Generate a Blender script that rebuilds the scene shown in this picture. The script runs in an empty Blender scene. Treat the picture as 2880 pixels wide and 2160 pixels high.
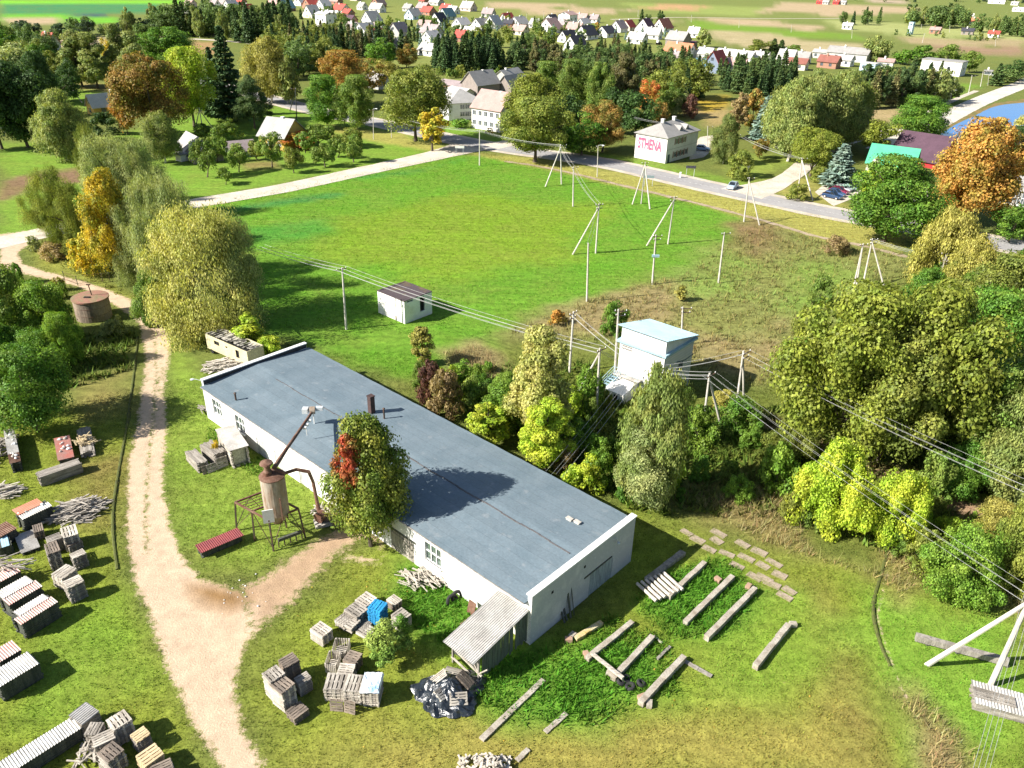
import bpy, bmesh, math, random
import numpy as np
from mathutils import Vector, Matrix

SC = bpy.context.scene
COL = SC.collection
R = math.radians

# ---------------------------------------------------------------- camera
CAM_F, CAM_H = 2240.0, 45.0          # focal length in pixels of the 2880 px frame, metres above ground
NX, NY = 1333.0, 5228.0              # where the verticals meet (nadir)
_dx, _dy = NX - 1440, NY - 1080
_p = math.atan2(CAM_F, math.hypot(_dx, _dy)); _a = math.atan2(-_dx, _dy)
FWD = Vector((0, math.cos(_p), -math.sin(_p)))
_u0 = Vector((0, math.sin(_p), math.cos(_p))); _r0 = Vector((1, 0, 0))
RGT = _r0 * math.cos(_a) + _u0 * math.sin(_a)
UPV = -_r0 * math.sin(_a) + _u0 * math.cos(_a)
EYE = Vector((0, 0, CAM_H))
cam_d = bpy.data.cameras.new('camera'); cam = bpy.data.objects.new('camera', cam_d); COL.objects.link(cam)
cam_d.sensor_width = 36.0; cam_d.lens = 36.0 * CAM_F / 2880.0
cam_d.clip_start = 0.5; cam_d.clip_end = 20000
m3 = Matrix((RGT, UPV, -FWD)).transposed().to_4x4(); m3.translation = EYE
cam.matrix_world = m3
SC.camera = cam

# ---------------------------------------------------------------- world, sun, exposure
SUN_AZ, SUN_EL = R(19.0), R(35.5)    # shadows fall towards SUN_AZ (from +X)
SDIR = Vector((-math.cos(SUN_AZ) * math.cos(SUN_EL), -math.sin(SUN_AZ) * math.cos(SUN_EL), math.sin(SUN_EL)))
W = bpy.data.worlds.new('World'); SC.world = W; W.use_nodes = True
nt = W.node_tree; bg = nt.nodes['Background']
sky = nt.nodes.new('ShaderNodeTexSky'); sky.sky_type = 'NISHITA'; sky.sun_disc = False
sky.sun_elevation = SUN_EL; sky.sun_rotation = math.atan2(SDIR.x, SDIR.y)
sky.air_density = 1.0; sky.dust_density = 1.0
nt.links.new(sky.outputs[0], bg.inputs[0]); bg.inputs[1].default_value = 0.062
sun_d = bpy.data.lights.new('sun', 'SUN'); sun_d.energy = 5.0; sun_d.angle = R(0.5); sun_d.color = (1.0, 0.95, 0.86)
sun = bpy.data.objects.new('sun', sun_d); COL.objects.link(sun); sun.location = SDIR * 300
sun.rotation_euler = SDIR.to_track_quat('Z', 'Y').to_euler()
SC.view_settings.view_transform = 'Standard'; SC.view_settings.look = 'None'
SC.view_settings.exposure = 1.08; SC.view_settings.gamma = 1.0; SC.view_settings.use_curve_mapping = False
SC.render.engine = 'CYCLES'
SC.cycles.use_denoising = True
SC.cycles.max_bounces = 6; SC.cycles.diffuse_bounces = 3; SC.cycles.glossy_bounces = 2
SC.cycles.transmission_bounces = 3; SC.cycles.transparent_max_bounces = 4
SC.cycles.use_adaptive_sampling = True; SC.cycles.adaptive_threshold = 0.02

# ---------------------------------------------------------------- photo measures -> places on the ground
KD = 2880.0 / 2212.0                 # measures below are in a 2212 px wide copy of the photo
def at(x, y, z=0.0):
    d = FWD * CAM_F + RGT * (x * KD - 1440) - UPV * (y * KD - 1080)
    if d.z > -1e-3 * CAM_F: d.z = -1e-3 * CAM_F
    return EYE + d * ((z - CAM_H) / d.z)
def pix(P):
    v = Vector(P) - EYE; w = v.dot(FWD)
    return (1440 + CAM_F * v.dot(RGT) / w) / KD, (1080 - CAM_F * v.dot(UPV) / w) / KD
def hgt(P, ytop):
    lo, hi = 0.0, 120.0
    for _ in range(40):
        m = (lo + hi) / 2
        if pix((P[0], P[1], m))[1] > ytop: lo = m
        else: hi = m
    return lo
def mpp(P):                          # metres per pixel (of the 2212 px frame) at P
    return (Vector(P) - EYE).dot(FWD) / CAM_F * KD

# ---------------------------------------------------------------- labels
_labels = []
def tag(o, label=None, cat=None, group=None, kind=None):
    if kind: o['kind'] = kind
    if label: o['label'] = label; _labels.append(o)
    if cat: o['category'] = cat
    if group: o['group'] = group
    return o
def thing(name, label, cat, loc=(0, 0, 0), rz=0.0, group=None):
    o = bpy.data.objects.new(name, None); COL.objects.link(o)
    o.empty_display_size = 0.3
    o.location = loc; o.rotation_euler = (0, 0, rz)
    return tag(o, label, cat, group)
def link(name, me, parent=None, loc=None, rz=None):
    o = bpy.data.objects.new(name, me); COL.objects.link(o)
    if parent is not None: o.parent = parent
    if loc is not None: o.location = loc
    if rz is not None: o.rotation_euler = (0, 0, rz)
    return o
def dup(root, loc, rz=0.0, label=None, group=None, scale=None):
    r = root.copy(); COL.objects.link(r); r.location = loc; r.rotation_euler = (0, 0, rz)
    if scale: r.scale = scale
    if label: r['label'] = label; _labels.append(r)
    if group: r['group'] = group
    for ch in list(root.children):
        c = ch.copy(); COL.objects.link(c); c.parent = r
        for g in list(ch.children):
            d = g.copy(); COL.objects.link(d); d.parent = c
    return r

# ---------------------------------------------------------------- mesh builder
class MB:
    def __init__(s): s.v = []; s.f = []; s.m = []
    def add(s, vs, fs, mi=0):
        b = len(s.v); s.v += [tuple(v) for v in vs]
        for f in fs: s.f.append(tuple(b + i for i in f)); s.m.append(mi)
    def box(s, c, size, rz=0.0, mi=0, rx=0.0, ry=0.0):
        M = Matrix.Translation(Vector(c)) @ Matrix.Rotation(rz, 4, 'Z') @ Matrix.Rotation(ry, 4, 'Y') @ Matrix.Rotation(rx, 4, 'X')
        x, y, z = size[0] / 2, size[1] / 2, size[2] / 2
        vs = [M @ Vector(p) for p in ((-x, -y, -z), (x, -y, -z), (x, y, -z), (-x, y, -z), (-x, -y, z), (x, -y, z), (x, y, z), (-x, y, z))]
        s.add(vs, [(0, 3, 2, 1), (4, 5, 6, 7), (0, 1, 5, 4), (1, 2, 6, 5), (2, 3, 7, 6), (3, 0, 4, 7)], mi); return s
    def beam(s, a, b, w, h, mi=0, up=Vector((0, 0, 1))):
        a, b = Vector(a), Vector(b); d = (b - a).normalized()
        if abs(d.dot(up)) > .98: up = Vector((1, 0, 0))
        sx = d.cross(up).normalized() * w / 2; sy = sx.cross(d).normalized() * h / 2
        vs = [a - sx - sy, a + sx - sy, a + sx + sy, a - sx + sy, b - sx - sy, b + sx - sy, b + sx + sy, b - sx + sy]
        s.add(vs, [(0, 1, 2, 3), (7, 6, 5, 4), (0, 4, 5, 1), (1, 5, 6, 2), (2, 6, 7, 3), (3, 7, 4, 0)], mi); return s
    def tube(s, pts, rad, n=8, mi=0, caps=True):
        pts = [Vector(p) for p in pts]
        if not hasattr(rad, '__len__'): rad = [rad] * len(pts)
        b = len(s.v); prev = None
        for i, p in enumerate(pts):
            d = (pts[min(i + 1, len(pts) - 1)] - pts[max(i - 1, 0)]).normalized()
            ref = Vector((0, 0, 1)) if abs(d.z) < .9 else Vector((1, 0, 0))
            if prev is None: sx = d.cross(ref).normalized()
            else:
                sx = (prev - d * prev.dot(d))
                sx = sx.normalized() if sx.length > 1e-6 else d.cross(ref).normalized()
            prev = sx; sy = d.cross(sx)
            for k in range(n):
                t = 2 * math.pi * k / n
                s.v.append(tuple(p + (sx * math.cos(t) + sy * math.sin(t)) * rad[i]))
        for i in range(len(pts) - 1):
            for k in range(n):
                k2 = (k + 1) % n
                s.f.append((b + i * n + k, b + i * n + k2, b + (i + 1) * n + k2, b + (i + 1) * n + k)); s.m.append(mi)
        if caps:
            s.f.append(tuple(b + k for k in reversed(range(n)))); s.m.append(mi)
            e = b + (len(pts) - 1) * n
            s.f.append(tuple(e + k for k in range(n))); s.m.append(mi)
        return s
    def lathe(s, prof, n=16, c=(0, 0, 0), mi=0):
        return s.tube([Vector(c) + Vector((0, 0, z)) for r, z in prof], [max(r, .001) for r, z in prof], n, mi)
    def prism(s, poly, z0, z1, mi=0):
        n = len(poly)
        vs = [(p[0], p[1], z0) for p in poly] + [(p[0], p[1], z1) for p in poly]
        s.add(vs, [tuple(reversed(range(n))), tuple(range(n, 2 * n))] + [(i, (i + 1) % n, n + (i + 1) % n, n + i) for i in range(n)], mi); return s
    def mesh(s, name, mats):
        me = bpy.data.meshes.new(name); me.from_pydata(s.v, [], s.f)
        if not isinstance(mats, (list, tuple)): mats = [mats]
        for m in mats: me.materials.append(m)
        if len(mats) > 1: me.polygons.foreach_set('material_index', s.m)
        me.update(); return me
    def build(s, name, mats, parent=None, loc=None, rz=None, smooth=False):
        me = s.mesh(name, mats)
        if smooth: me.polygons.foreach_set('use_smooth', [True] * len(me.polygons))
        return link(name, me, parent, loc, rz)
def wavy(L, Wd, pitch=0.15, amp=0.03, n_seg=2, per=6):
    """corrugated sheet, waves run across X, ribs along Y, centred, thin but solid"""
    n = max(4, int(L / pitch * per)); vs = []; fs = []
    for th in (0.0, -0.012):
        for j in range(n_seg + 1):
            for i in range(n + 1):
                x = -L / 2 + L * i / n
                vs.append((x, -Wd / 2 + Wd * j / n_seg, amp * math.sin(2 * math.pi * x / pitch) + th))
    N = (n + 1) * (n_seg + 1)
    for k in (0, 1):
        for j in range(n_seg):
            for i in range(n):
                a = k * N + j * (n + 1) + i
                q = (a, a + 1, a + n + 2, a + n + 1)
                fs.append(q if k == 0 else tuple(reversed(q)))
    for i in range(n):
        for a, fl in ((i, 0), (n_seg * (n + 1) + i, 1)):
            q = (a, a + N, a + N + 1, a + 1)
            fs.append(q if not fl else tuple(reversed(q)))
    return vs, fs

# ---------------------------------------------------------------- materials
def ramp_mix(nt, fac, c1, c2):
    m = nt.nodes.new('ShaderNodeMix'); m.data_type = 'RGBA'
    nt.links.new(fac, m.inputs['Factor']) if not isinstance(fac, float) else None
    m.inputs['A'].default_value = (*c1, 1); m.inputs['B'].default_value = (*c2, 1)
    return m
def new_mat(name):
    m = bpy.data.materials.new(name); m.use_nodes = True
    nt = m.node_tree; bs = nt.nodes['Principled BSDF']
    return m, nt, bs
def node(nt, t, **kw):
    n = nt.nodes.new(t)
    for k, v in kw.items(): setattr(n, k, v)
    return n
def noise(nt, scale, detail=5, rough=.6, vec=None, dist=0.0):
    n = nt.nodes.new('ShaderNodeTexNoise'); n.inputs['Scale'].default_value = scale
    n.inputs['Detail'].default_value = detail; n.inputs['Roughness'].default_value = rough; n.inputs['Distortion'].default_value = dist
    if vec is not None: nt.links.new(vec, n.inputs['Vector'])
    return n
def mr(nt, src, a, b, c=0.0, d=1.0):
    n = nt.nodes.new('ShaderNodeMapRange'); nt.links.new(src, n.inputs[0])
    for i, v in zip((1, 2, 3, 4), (a, b, c, d)): n.inputs[i].default_value = v
    return n.outputs[0]
def mixc(nt, fac, A, B, blend='MIX'):
    m = nt.nodes.new('ShaderNodeMix'); m.data_type = 'RGBA'; m.blend_type = blend
    if isinstance(fac, (int, float)): m.inputs[0].default_value = fac
    else: nt.links.new(fac, m.inputs[0])
    for i, c in ((6, A), (7, B)):
        if isinstance(c, tuple): m.inputs[i].default_value = (*c, 1)
        else: nt.links.new(c, m.inputs[i])
    return m.outputs[2]
def M(name, c1, c2=None, scale=1.5, lo=.4, hi=.6, rough=.85, bump=0.0, bscale=20, fine=0.25, spec=.3, metal=0.0, stretch=None, rand=0.0):
    """weathered surface: two colours broken up by noise, fine grain, optional bump"""
    m, nt, bs = new_mat(name)
    tc = node(nt, 'ShaderNodeTexCoord'); vec = tc.outputs['Object']
    if stretch:
        mp = node(nt, 'ShaderNodeMapping'); mp.inputs['Scale'].default_value = stretch
        nt.links.new(vec, mp.inputs[0]); vec = mp.outputs[0]
    n1 = noise(nt, scale, 6, .65, vec, .3)
    col = mixc(nt, mr(nt, n1.outputs[0], lo, hi), c1, c2 if c2 else tuple(c * .75 for c in c1))
    n2 = noise(nt, scale * 9, 3, .6, vec)
    g = node(nt, 'ShaderNodeCombineXYZ')
    f = mr(nt, n2.outputs[0], .25, .75, 1 - fine, 1 + fine)
    for i in range(3): nt.links.new(f, g.inputs[i])
    col = mixc(nt, 1.0, col, g.outputs[0], 'MULTIPLY')
    if rand:
        oi = node(nt, 'ShaderNodeObjectInfo'); g2 = node(nt, 'ShaderNodeCombineXYZ')
        f2 = mr(nt, oi.outputs['Random'], 0, 1, 1 - rand, 1 + rand)
        for i in range(3): nt.links.new(f2, g2.inputs[i])
        col = mixc(nt, 1.0, col, g2.outputs[0], 'MULTIPLY')
    nt.links.new(col, bs.inputs['Base Color'])
    bs.inputs['Roughness'].default_value = rough; bs.inputs['Metallic'].default_value = metal
    bs.inputs['Specular IOR Level'].default_value = spec
    if bump:
        nb = noise(nt, bscale, 4, .6, vec); b = node(nt, 'ShaderNodeBump'); b.inputs['Strength'].default_value = bump; b.inputs['Distance'].default_value = .05
        nt.links.new(nb.outputs[0], b.inputs['Height']); nt.links.new(b.outputs[0], bs.inputs['Normal'])
    return m

# ================================================================= GROUND
def wpoly(pts): return np.array([tuple(at(x, y))[:2] for x, y in pts])
def sdf(poly, P):
    """signed distance in metres (negative inside), only near the polygon"""
    out = np.full(len(P), 1e6)
    mn, mx = poly.min(0) - 60, poly.max(0) + 60
    idx = np.nonzero((P[:, 0] > mn[0]) & (P[:, 0] < mx[0]) & (P[:, 1] > mn[1]) & (P[:, 1] < mx[1]))[0]
    if not len(idx): return out
    Q = P[idx]; n = len(poly); d = np.full(len(Q), 1e12); ins = np.zeros(len(Q), bool)
    for i in range(n):
        a, b = poly[i], poly[(i + 1) % n]; e = b - a; w = Q - a
        t = np.clip((w @ e) / max(e @ e, 1e-9), 0, 1)
        dd = w - t[:, None] * e; d = np.minimum(d, (dd * dd).sum(1))
        c = ((a[1] <= Q[:, 1]) & (Q[:, 1] < b[1])) | ((b[1] <= Q[:, 1]) & (Q[:, 1] < a[1]))
        if c.any():
            xi = a[0] + (Q[:, 1] - a[1]) * e[0] / (e[1] if abs(e[1]) > 1e-9 else 1e-9)
            ins ^= c & (Q[:, 0] < xi)
    out[idx] = np.sqrt(d) * np.where(ins, -1, 1)
    return out
def strip(path, w):
    """polygon along a pixel path with a width in metres (one value or one per point)"""
    P = np.array([tuple(at(x, y))[:2] for x, y in path]); n = len(P)
    ws = np.full(n, w) if np.isscalar(w) else np.array(w)
    T = np.array([P[min(i + 1, n - 1)] - P[max(i - 1, 0)] for i in range(n)]); T /= np.linalg.norm(T, axis=1)[:, None]
    N = np.stack([-T[:, 1], T[:, 0]], 1)
    return np.concatenate([P + N * ws[:, None] / 2, (P - N * ws[:, None] / 2)[::-1]])
def smooth_path(path, k=6):
    """Catmull-Rom through pixel points"""
    out = []; p = [path[0]] + list(path) + [path[-1]]
    for i in range(1, len(p) - 2):
        for j in range(k):
            t = j / k; a, b, c, d = [np.array(q, float) for q in p[i - 1:i + 3]]
            out.append(tuple(.5 * (2 * b + (c - a) * t + (2 * a - 5 * b + 4 * c - d) * t * t + (3 * b - a - 3 * c + d) * t ** 3)))
    out.append(tuple(path[-1])); return out

MEADOW = (.074, .172, .014); LAWN = (.10, .18, .02); YARD = (.125, .155, .02); DRY = (.27, .215, .10)
VERGE = (.21, .20, .05); WILD = (.085, .105, .02); WEED = (.065, .165, .015); TAN = (.44, .33, .21); PLOUGH = (.20, .125, .075)
FARG = (.165, .205, .055); DEEP = (.03, .14, .055); CREAM = (.50, .40, .26)
ZONES = [  # (colour, edge softness in metres, polygon)
 ((.13, .15, .04), 10, [(480, 20), (1000, 6), (1300, 30), (1530, 60), (1560, 170), (1100, 190), (600, 150)]),
 (TAN, 8, [(1060, 5), (1180, 8), (1262, 14), (1180, 18), (1060, 16)]),
 (TAN, 8, [(1130, 21), (1250, 18), (1375, 23), (1300, 30), (1150, 31)]),
 (FARG, 8, [(1330, 5), (1500, 8), (1659, 20), (1640, 34), (1480, 30), (1380, 18)]),
 ((.48, .28, .15), 8, [(1375, 15), (1450, 10), (1552, 17), (1500, 21), (1400, 18)]),
 (TAN, 6, [(1430, 41), (1600, 41), (1690, 48), (1800, 62), (1750, 66), (1600, 52), (1440, 44)]),
 (LAWN, 6, [(1480, 44), (1600, 53), (1740, 67), (1860, 78), (1868, 85), (1740, 80), (1500, 62)]),
 ((.40, .33, .19), 6, [(1520, 64), (1680, 75), (1750, 90), (1870, 96), (1860, 116), (1750, 118), (1600, 100), (1540, 85)]),
 (TAN, 8, [(1640, 28), (1690, 4), (1800, 5), (1985, 18), (1960, 29), (1800, 34), (1700, 26)]),
 ((.45, .34, .26), 8, [(1880, 1), (2010, 1), (2000, 5), (1880, 5)]),
 ((.22, .24, .09), 8, [(1790, 45), (2212, 62), (2212, 86), (1960, 78), (1800, 60)]),
 ((.36, .28, .16), 6, [(1950, 80), (2212, 88), (2212, 100), (2050, 98), (1950, 92)]),
 ((.30, .19, .13), 6, [(2010, 99), (2212, 103), (2212, 120), (2060, 113), (2000, 106)]),
 ((.12, .34, .02), 5, [(0, 0), (330, 0), (480, 2), (300, 9), (0, 12)]),
 (DEEP, 6, [(0, 11), (200, 8), (340, 9), (360, 28), (240, 29), (100, 33), (0, 36)]),
 ((.02, .05, .07), 4, [(100, 31), (180, 28), (240, 29), (220, 34), (130, 38)]),
 ((.09, .27, .02), 5, [(0, 34), (80, 30), (250, 36), (260, 50), (0, 46)]),
 (TAN, 4, [(8, 41), (85, 36), (140, 44), (115, 51), (20, 50)]),
 (CREAM, 4, [(30, 86), (200, 78), (340, 72), (420, 74), (350, 90), (150, 104), (40, 100)]),
 ((.36, .22, .11), 3, [(415, 86), (470, 92), (468, 116), (415, 114)]),
 (LAWN, 3, [(120, 180), (270, 180), (265, 235), (200, 240), (120, 225)]),
 ((.27, .22, .08), 3, [(120, 170), (270, 186), (240, 200), (150, 190)]),
 (LAWN, 3, [(0, 310), (200, 305), (210, 480), (0, 515)]),
 (PLOUGH, 1.5, [(0, 388), (80, 372), (200, 360), (200, 392), (90, 405), (0, 433)]),
 (LAWN, 3, [(210, 300), (420, 250), (660, 220), (960, 300), (985, 318), (800, 360), (440, 432), (360, 430), (340, 350)]),
 ((.20, .17, .06), 2, [(520, 352), (600, 345), (612, 362), (530, 366)]),
 (VERGE, 2, [(700, 268), (880, 290), (985, 318), (930, 328), (840, 312), (730, 290)]),
 (LAWN, 3, [(900, 235), (1120, 310), (1100, 318), (900, 300)]),
 (LAWN, 3, [(1110, 320), (1370, 340), (1640, 400), (1620, 410), (1300, 345), (1080, 318)]),
 ((.13, .17, .03), 3, [(1590, 335), (1760, 330), (1690, 368), (1640, 395), (1580, 390)]),
 ((.18, .17, .045), 2, [(1650, 400), (1720, 375), (1790, 410), (1850, 455), (1760, 440), (1680, 418)]),
 ((.34, .25, .11), 4, [(1480, 215), (1570, 225), (1600, 260), (1540, 275), (1490, 250)]),
 ((.38, .26, .03), 3, [(1500, 205), (1568, 208), (1572, 235), (1520, 240), (1495, 225)]),
 ((.36, .27, .14), 3, [(1860, 232), (1960, 236), (1955, 262), (1870, 260)]),
 (LAWN, 3, [(1960, 190), (2120, 180), (2030, 240), (1970, 255)]),
 (MEADOW, 2, [(440, 442), (620, 407), (800, 369), (990, 335), (1060, 338), (1300, 388), (1500, 434), (1640, 474), (1600, 506), (1485, 590), (1240, 662), (1150, 690), (1090, 735), (1075, 790), (960, 790), (880, 830), (660, 745), (560, 720), (540, 560)]),
 ((.11, .18, .014), 6, [(700, 480), (1000, 420), (1300, 440), (1250, 560), (900, 600), (720, 560)]),
 ((.035, .14, .03), 1.5, [(478, 452), (600, 432), (745, 414), (748, 421), (610, 442), (490, 463)]), ((.04, .15, .025), 2, [(760, 385), (900, 365), (1000, 345), (900, 375)]),
 (VERGE, 1.5, [(1020, 332), (1150, 338), (1400, 384), (1600, 432), (1825, 474), (1960, 505), (1940, 540), (1780, 522), (1640, 478), (1500, 440), (1250, 382), (1060, 342)]),
 ((.135, .145, .045), 6, [(1640, 480), (1780, 524), (1940, 545), (2000, 580), (1850, 650), (1740, 760), (1640, 830), (1450, 780), (1250, 740), (1100, 720), (1150, 690), (1240, 660), (1485, 588), (1600, 506)]),
 ((.13, .19, .04), 5, [(1560, 530), (1640, 520), (1650, 600), (1580, 640), (1480, 640), (1500, 600)]),
 ((.12, .18, .035), 5, [(1730, 560), (1880, 590), (1850, 640), (1740, 700), (1690, 680), (1680, 610)]),
 ((.05, .165, .02), 3, [(480, 500), (700, 470), (720, 500), (520, 540)]),
 (DRY, 4, [(1230, 660), (1440, 620), (1480, 680), (1400, 720), (1100, 735), (1120, 700)]),
 (DRY, 4, [(1600, 740), (1690, 690), (1720, 760), (1640, 820), (1540, 800), (1500, 720)]),
 ((.22, .15, .075), 4, [(1560, 490), (1640, 480), (1700, 530), (1640, 560), (1590, 540)]),
 (WILD, 4, [(1075, 790), (880, 830), (1366, 1118), (1480, 1170), (1900, 1240), (2212, 1290), (2212, 560), (1990, 580), (1850, 660), (1740, 770), (1640, 840), (1450, 800), (1250, 750), (1100, 730)]),
 (DRY, 2, [(960, 760), (1030, 745), (1075, 775), (1060, 830), (990, 800)]),
 ((.30, .19, .13), 2, [(1660, 900), (1760, 950), (1900, 1000), (2000, 1020), (2150, 1120), (2110, 1130), (1980, 1050), (1750, 980), (1640, 920)]),
 ((.26, .21, .085), 3, [(1500, 1080), (1680, 1040), (1760, 1200), (1960, 1260), (2212, 1290), (2212, 1340), (1900, 1250), (1640, 1180)]),
 (YARD, 3, [(1366, 1118), (1490, 1180), (1640, 1180), (1900, 1245), (2212, 1310), (2260, 1700), (560, 1700), (530, 1560), (560, 1400), (820, 1180), (1140, 1400)]),
 ((.21, .17, .05), 3, [(1680, 1280), (1760, 1290), (1850, 1420), (1920, 1560), (1960, 1690), (1700, 1690), (1780, 1560), (1740, 1420)]),
 ((.19, .165, .04), 4, [(1240, 1560), (1800, 1500), (1900, 1700), (600, 1700), (700, 1560), (900, 1560)]),
 ((.12, .19, .022), 3, [(1500, 1330), (1720, 1290), (1790, 1420), (1700, 1520), (1480, 1500)]),
 (WEED, 1.5, [(1390, 1250), (1560, 1205), (1650, 1280), (1560, 1380), (1450, 1380), (1370, 1320)]),
 (WEED, 2, [(1030, 1440), (1200, 1390), (1330, 1330), (1440, 1380), (1470, 1490), (1300, 1560), (1130, 1560), (1040, 1520)]),
 (WEED, 2, [(860, 1220), (900, 1210), (1030, 1330), (960, 1400), (880, 1330)]),
 ((.10, .19, .02), 3, [(1880, 1280), (2100, 1300), (2212, 1330), (2212, 1660), (1980, 1660), (1900, 1470)]),
 (DRY, 1.5, [(1940, 1500), (1985, 1500), (2080, 1600), (2110, 1700), (2000, 1700), (1985, 1600)]),
 ((.30, .25, .09), 2, [(1900, 1180), (1990, 1170), (2010, 1230), (1950, 1290), (1900, 1250)]),
 (YARD, 2, [(-120, 900), (270, 880), (262, 1010), (255, 1150), (270, 1260), (310, 1370), (470, 1700), (-200, 1700)]),
 ((.20, .165, .05), 3, [(170, 1000), (250, 1000), (245, 1140), (180, 1130)]),
 ((.11, .175, .02), 3, [(100, 1330), (270, 1290), (330, 1450), (200, 1500), (60, 1540)]),
 ((.24, .20, .07), 3, [(150, 830), (280, 790), (285, 880), (180, 900)]),
 ((.12, .175, .025), 2, [(365, 720), (440, 830), (700, 1085), (650, 1185), (550, 1250), (430, 1245), (365, 1130), (350, 1050), (357, 850)]),
 ((.15, .16, .03), 2, [(45, 540), (150, 500), (220, 600), (330, 670), (360, 720), (340, 690), (200, 615), (100, 588)]),
]
DIRT = (.56, .42, .295)
TRACK = [(-60, 528), (0, 520), (0, 575), (60, 592), (150, 612), (220, 642), (302, 698), (312, 760), (300, 900), (282, 1010), (272, 1150), (284, 1250), (322, 1340), (352, 1420), (390, 1500), (430, 1590), (492, 1700),
 (598, 1700), (560, 1620), (524, 1560), (506, 1500), (512, 1440), (532, 1390), (545, 1330), (520, 1280), (490, 1257), (430, 1247), (390, 1192), (365, 1130), (352, 1050), (356, 950), (358, 850), (367, 745), (350, 690), (290, 650), (200, 612), (100, 587), (50, 570), (40, 545), (80, 517), (155, 500), (140, 488), (-60, 515)]
DIRTS = [  # colour, softness, strength, polygon in world metres
 (DIRT, 1.0, 1.0, wpoly(TRACK)),
 ((.42, .29, .185), 1.3, .74, wpoly([(530, 1400), (585, 1350), (640, 1300), (690, 1245), (730, 1200), (790, 1165), (830, 1195), (838, 1155), (760, 1128), (700, 1152), (640, 1184), (560, 1242), (500, 1262)])),
 ((.50, .38, .26), .8, .6, wpoly([(740, 1190), (830, 1205), (828, 1225), (735, 1212)])),
 ((.27, .16, .07), .9, 1.0, wpoly([(405, 1262), (470, 1258), (530, 1275), (540, 1300), (500, 1322), (440, 1308), (408, 1285)])),
 (DIRT, .6, .62, wpoly([(500, 1330), (560, 1300), (560, 1370), (515, 1420), (495, 1400)])),
]
RUT = strip([(333, 715), (338, 790), (331, 900), (320, 1010), (313, 1120), (318, 1200)], .85)
RUT2 = strip([(1920, 1230), (1895, 1330), (1915, 1400), (1945, 1480), (1985, 1560)], .5)
ROADP = [wpoly([(0, 0), (1, 0), (1, 1)])]

def ground_eval(P):
    n = len(P); tint = np.tile(np.array(FARG), (n, 1)); dirt = np.zeros(n); dcol = np.tile(np.array(DIRT), (n, 1))
    far = np.clip((np.hypot(P[:, 0], P[:, 1]) - 300) / 500, 0, 1)[:, None]
    tint = tint * far + np.array((.12, .15, .035)) * (1 - far)
    wob = (np.sin(P[:, 0] * .21 + 1.3 * np.sin(P[:, 1] * .13)) + np.sin(P[:, 1] * .27 + 1.7 * np.sin(P[:, 0] * .17)) + .6 * np.sin(P[:, 0] * .9 + P[:, 1] * .7) + .6 * np.sin(P[:, 0] * .63 - P[:, 1] * 1.1)) / 3.2
    for col, soft, poly in ZW:
        w = np.clip(.5 - (sdf(poly, P) + wob * soft * .8) / (2 * soft), 0, 1)[:, None]
        w = w * w * (3 - 2 * w); tint = tint * (1 - w) + np.array(col) * w
    for col, soft, st, poly in DIRTS:
        w = np.clip(.5 - (sdf(poly, P) + wob * .35) / (2 * soft), 0, 1)
        dcol = dcol * (1 - w[:, None]) + np.array(col) * w[:, None]; dirt = np.maximum(dirt, w * st)
    w = np.clip(.5 - sdf(RUT, P) / 1.0, 0, 1); dirt = dirt * (1 - .55 * w)
    w = np.clip(.5 - sdf(RUT2, P) / .6, 0, 1); dirt = np.maximum(dirt, w * .55)
    return tint, dirt, dcol
ZW = [(tuple(v * (1.5 if c[1] > c[0] * .85 else 1.0) for v in c), s, wpoly(p)) for c, s, p in ZONES]

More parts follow.
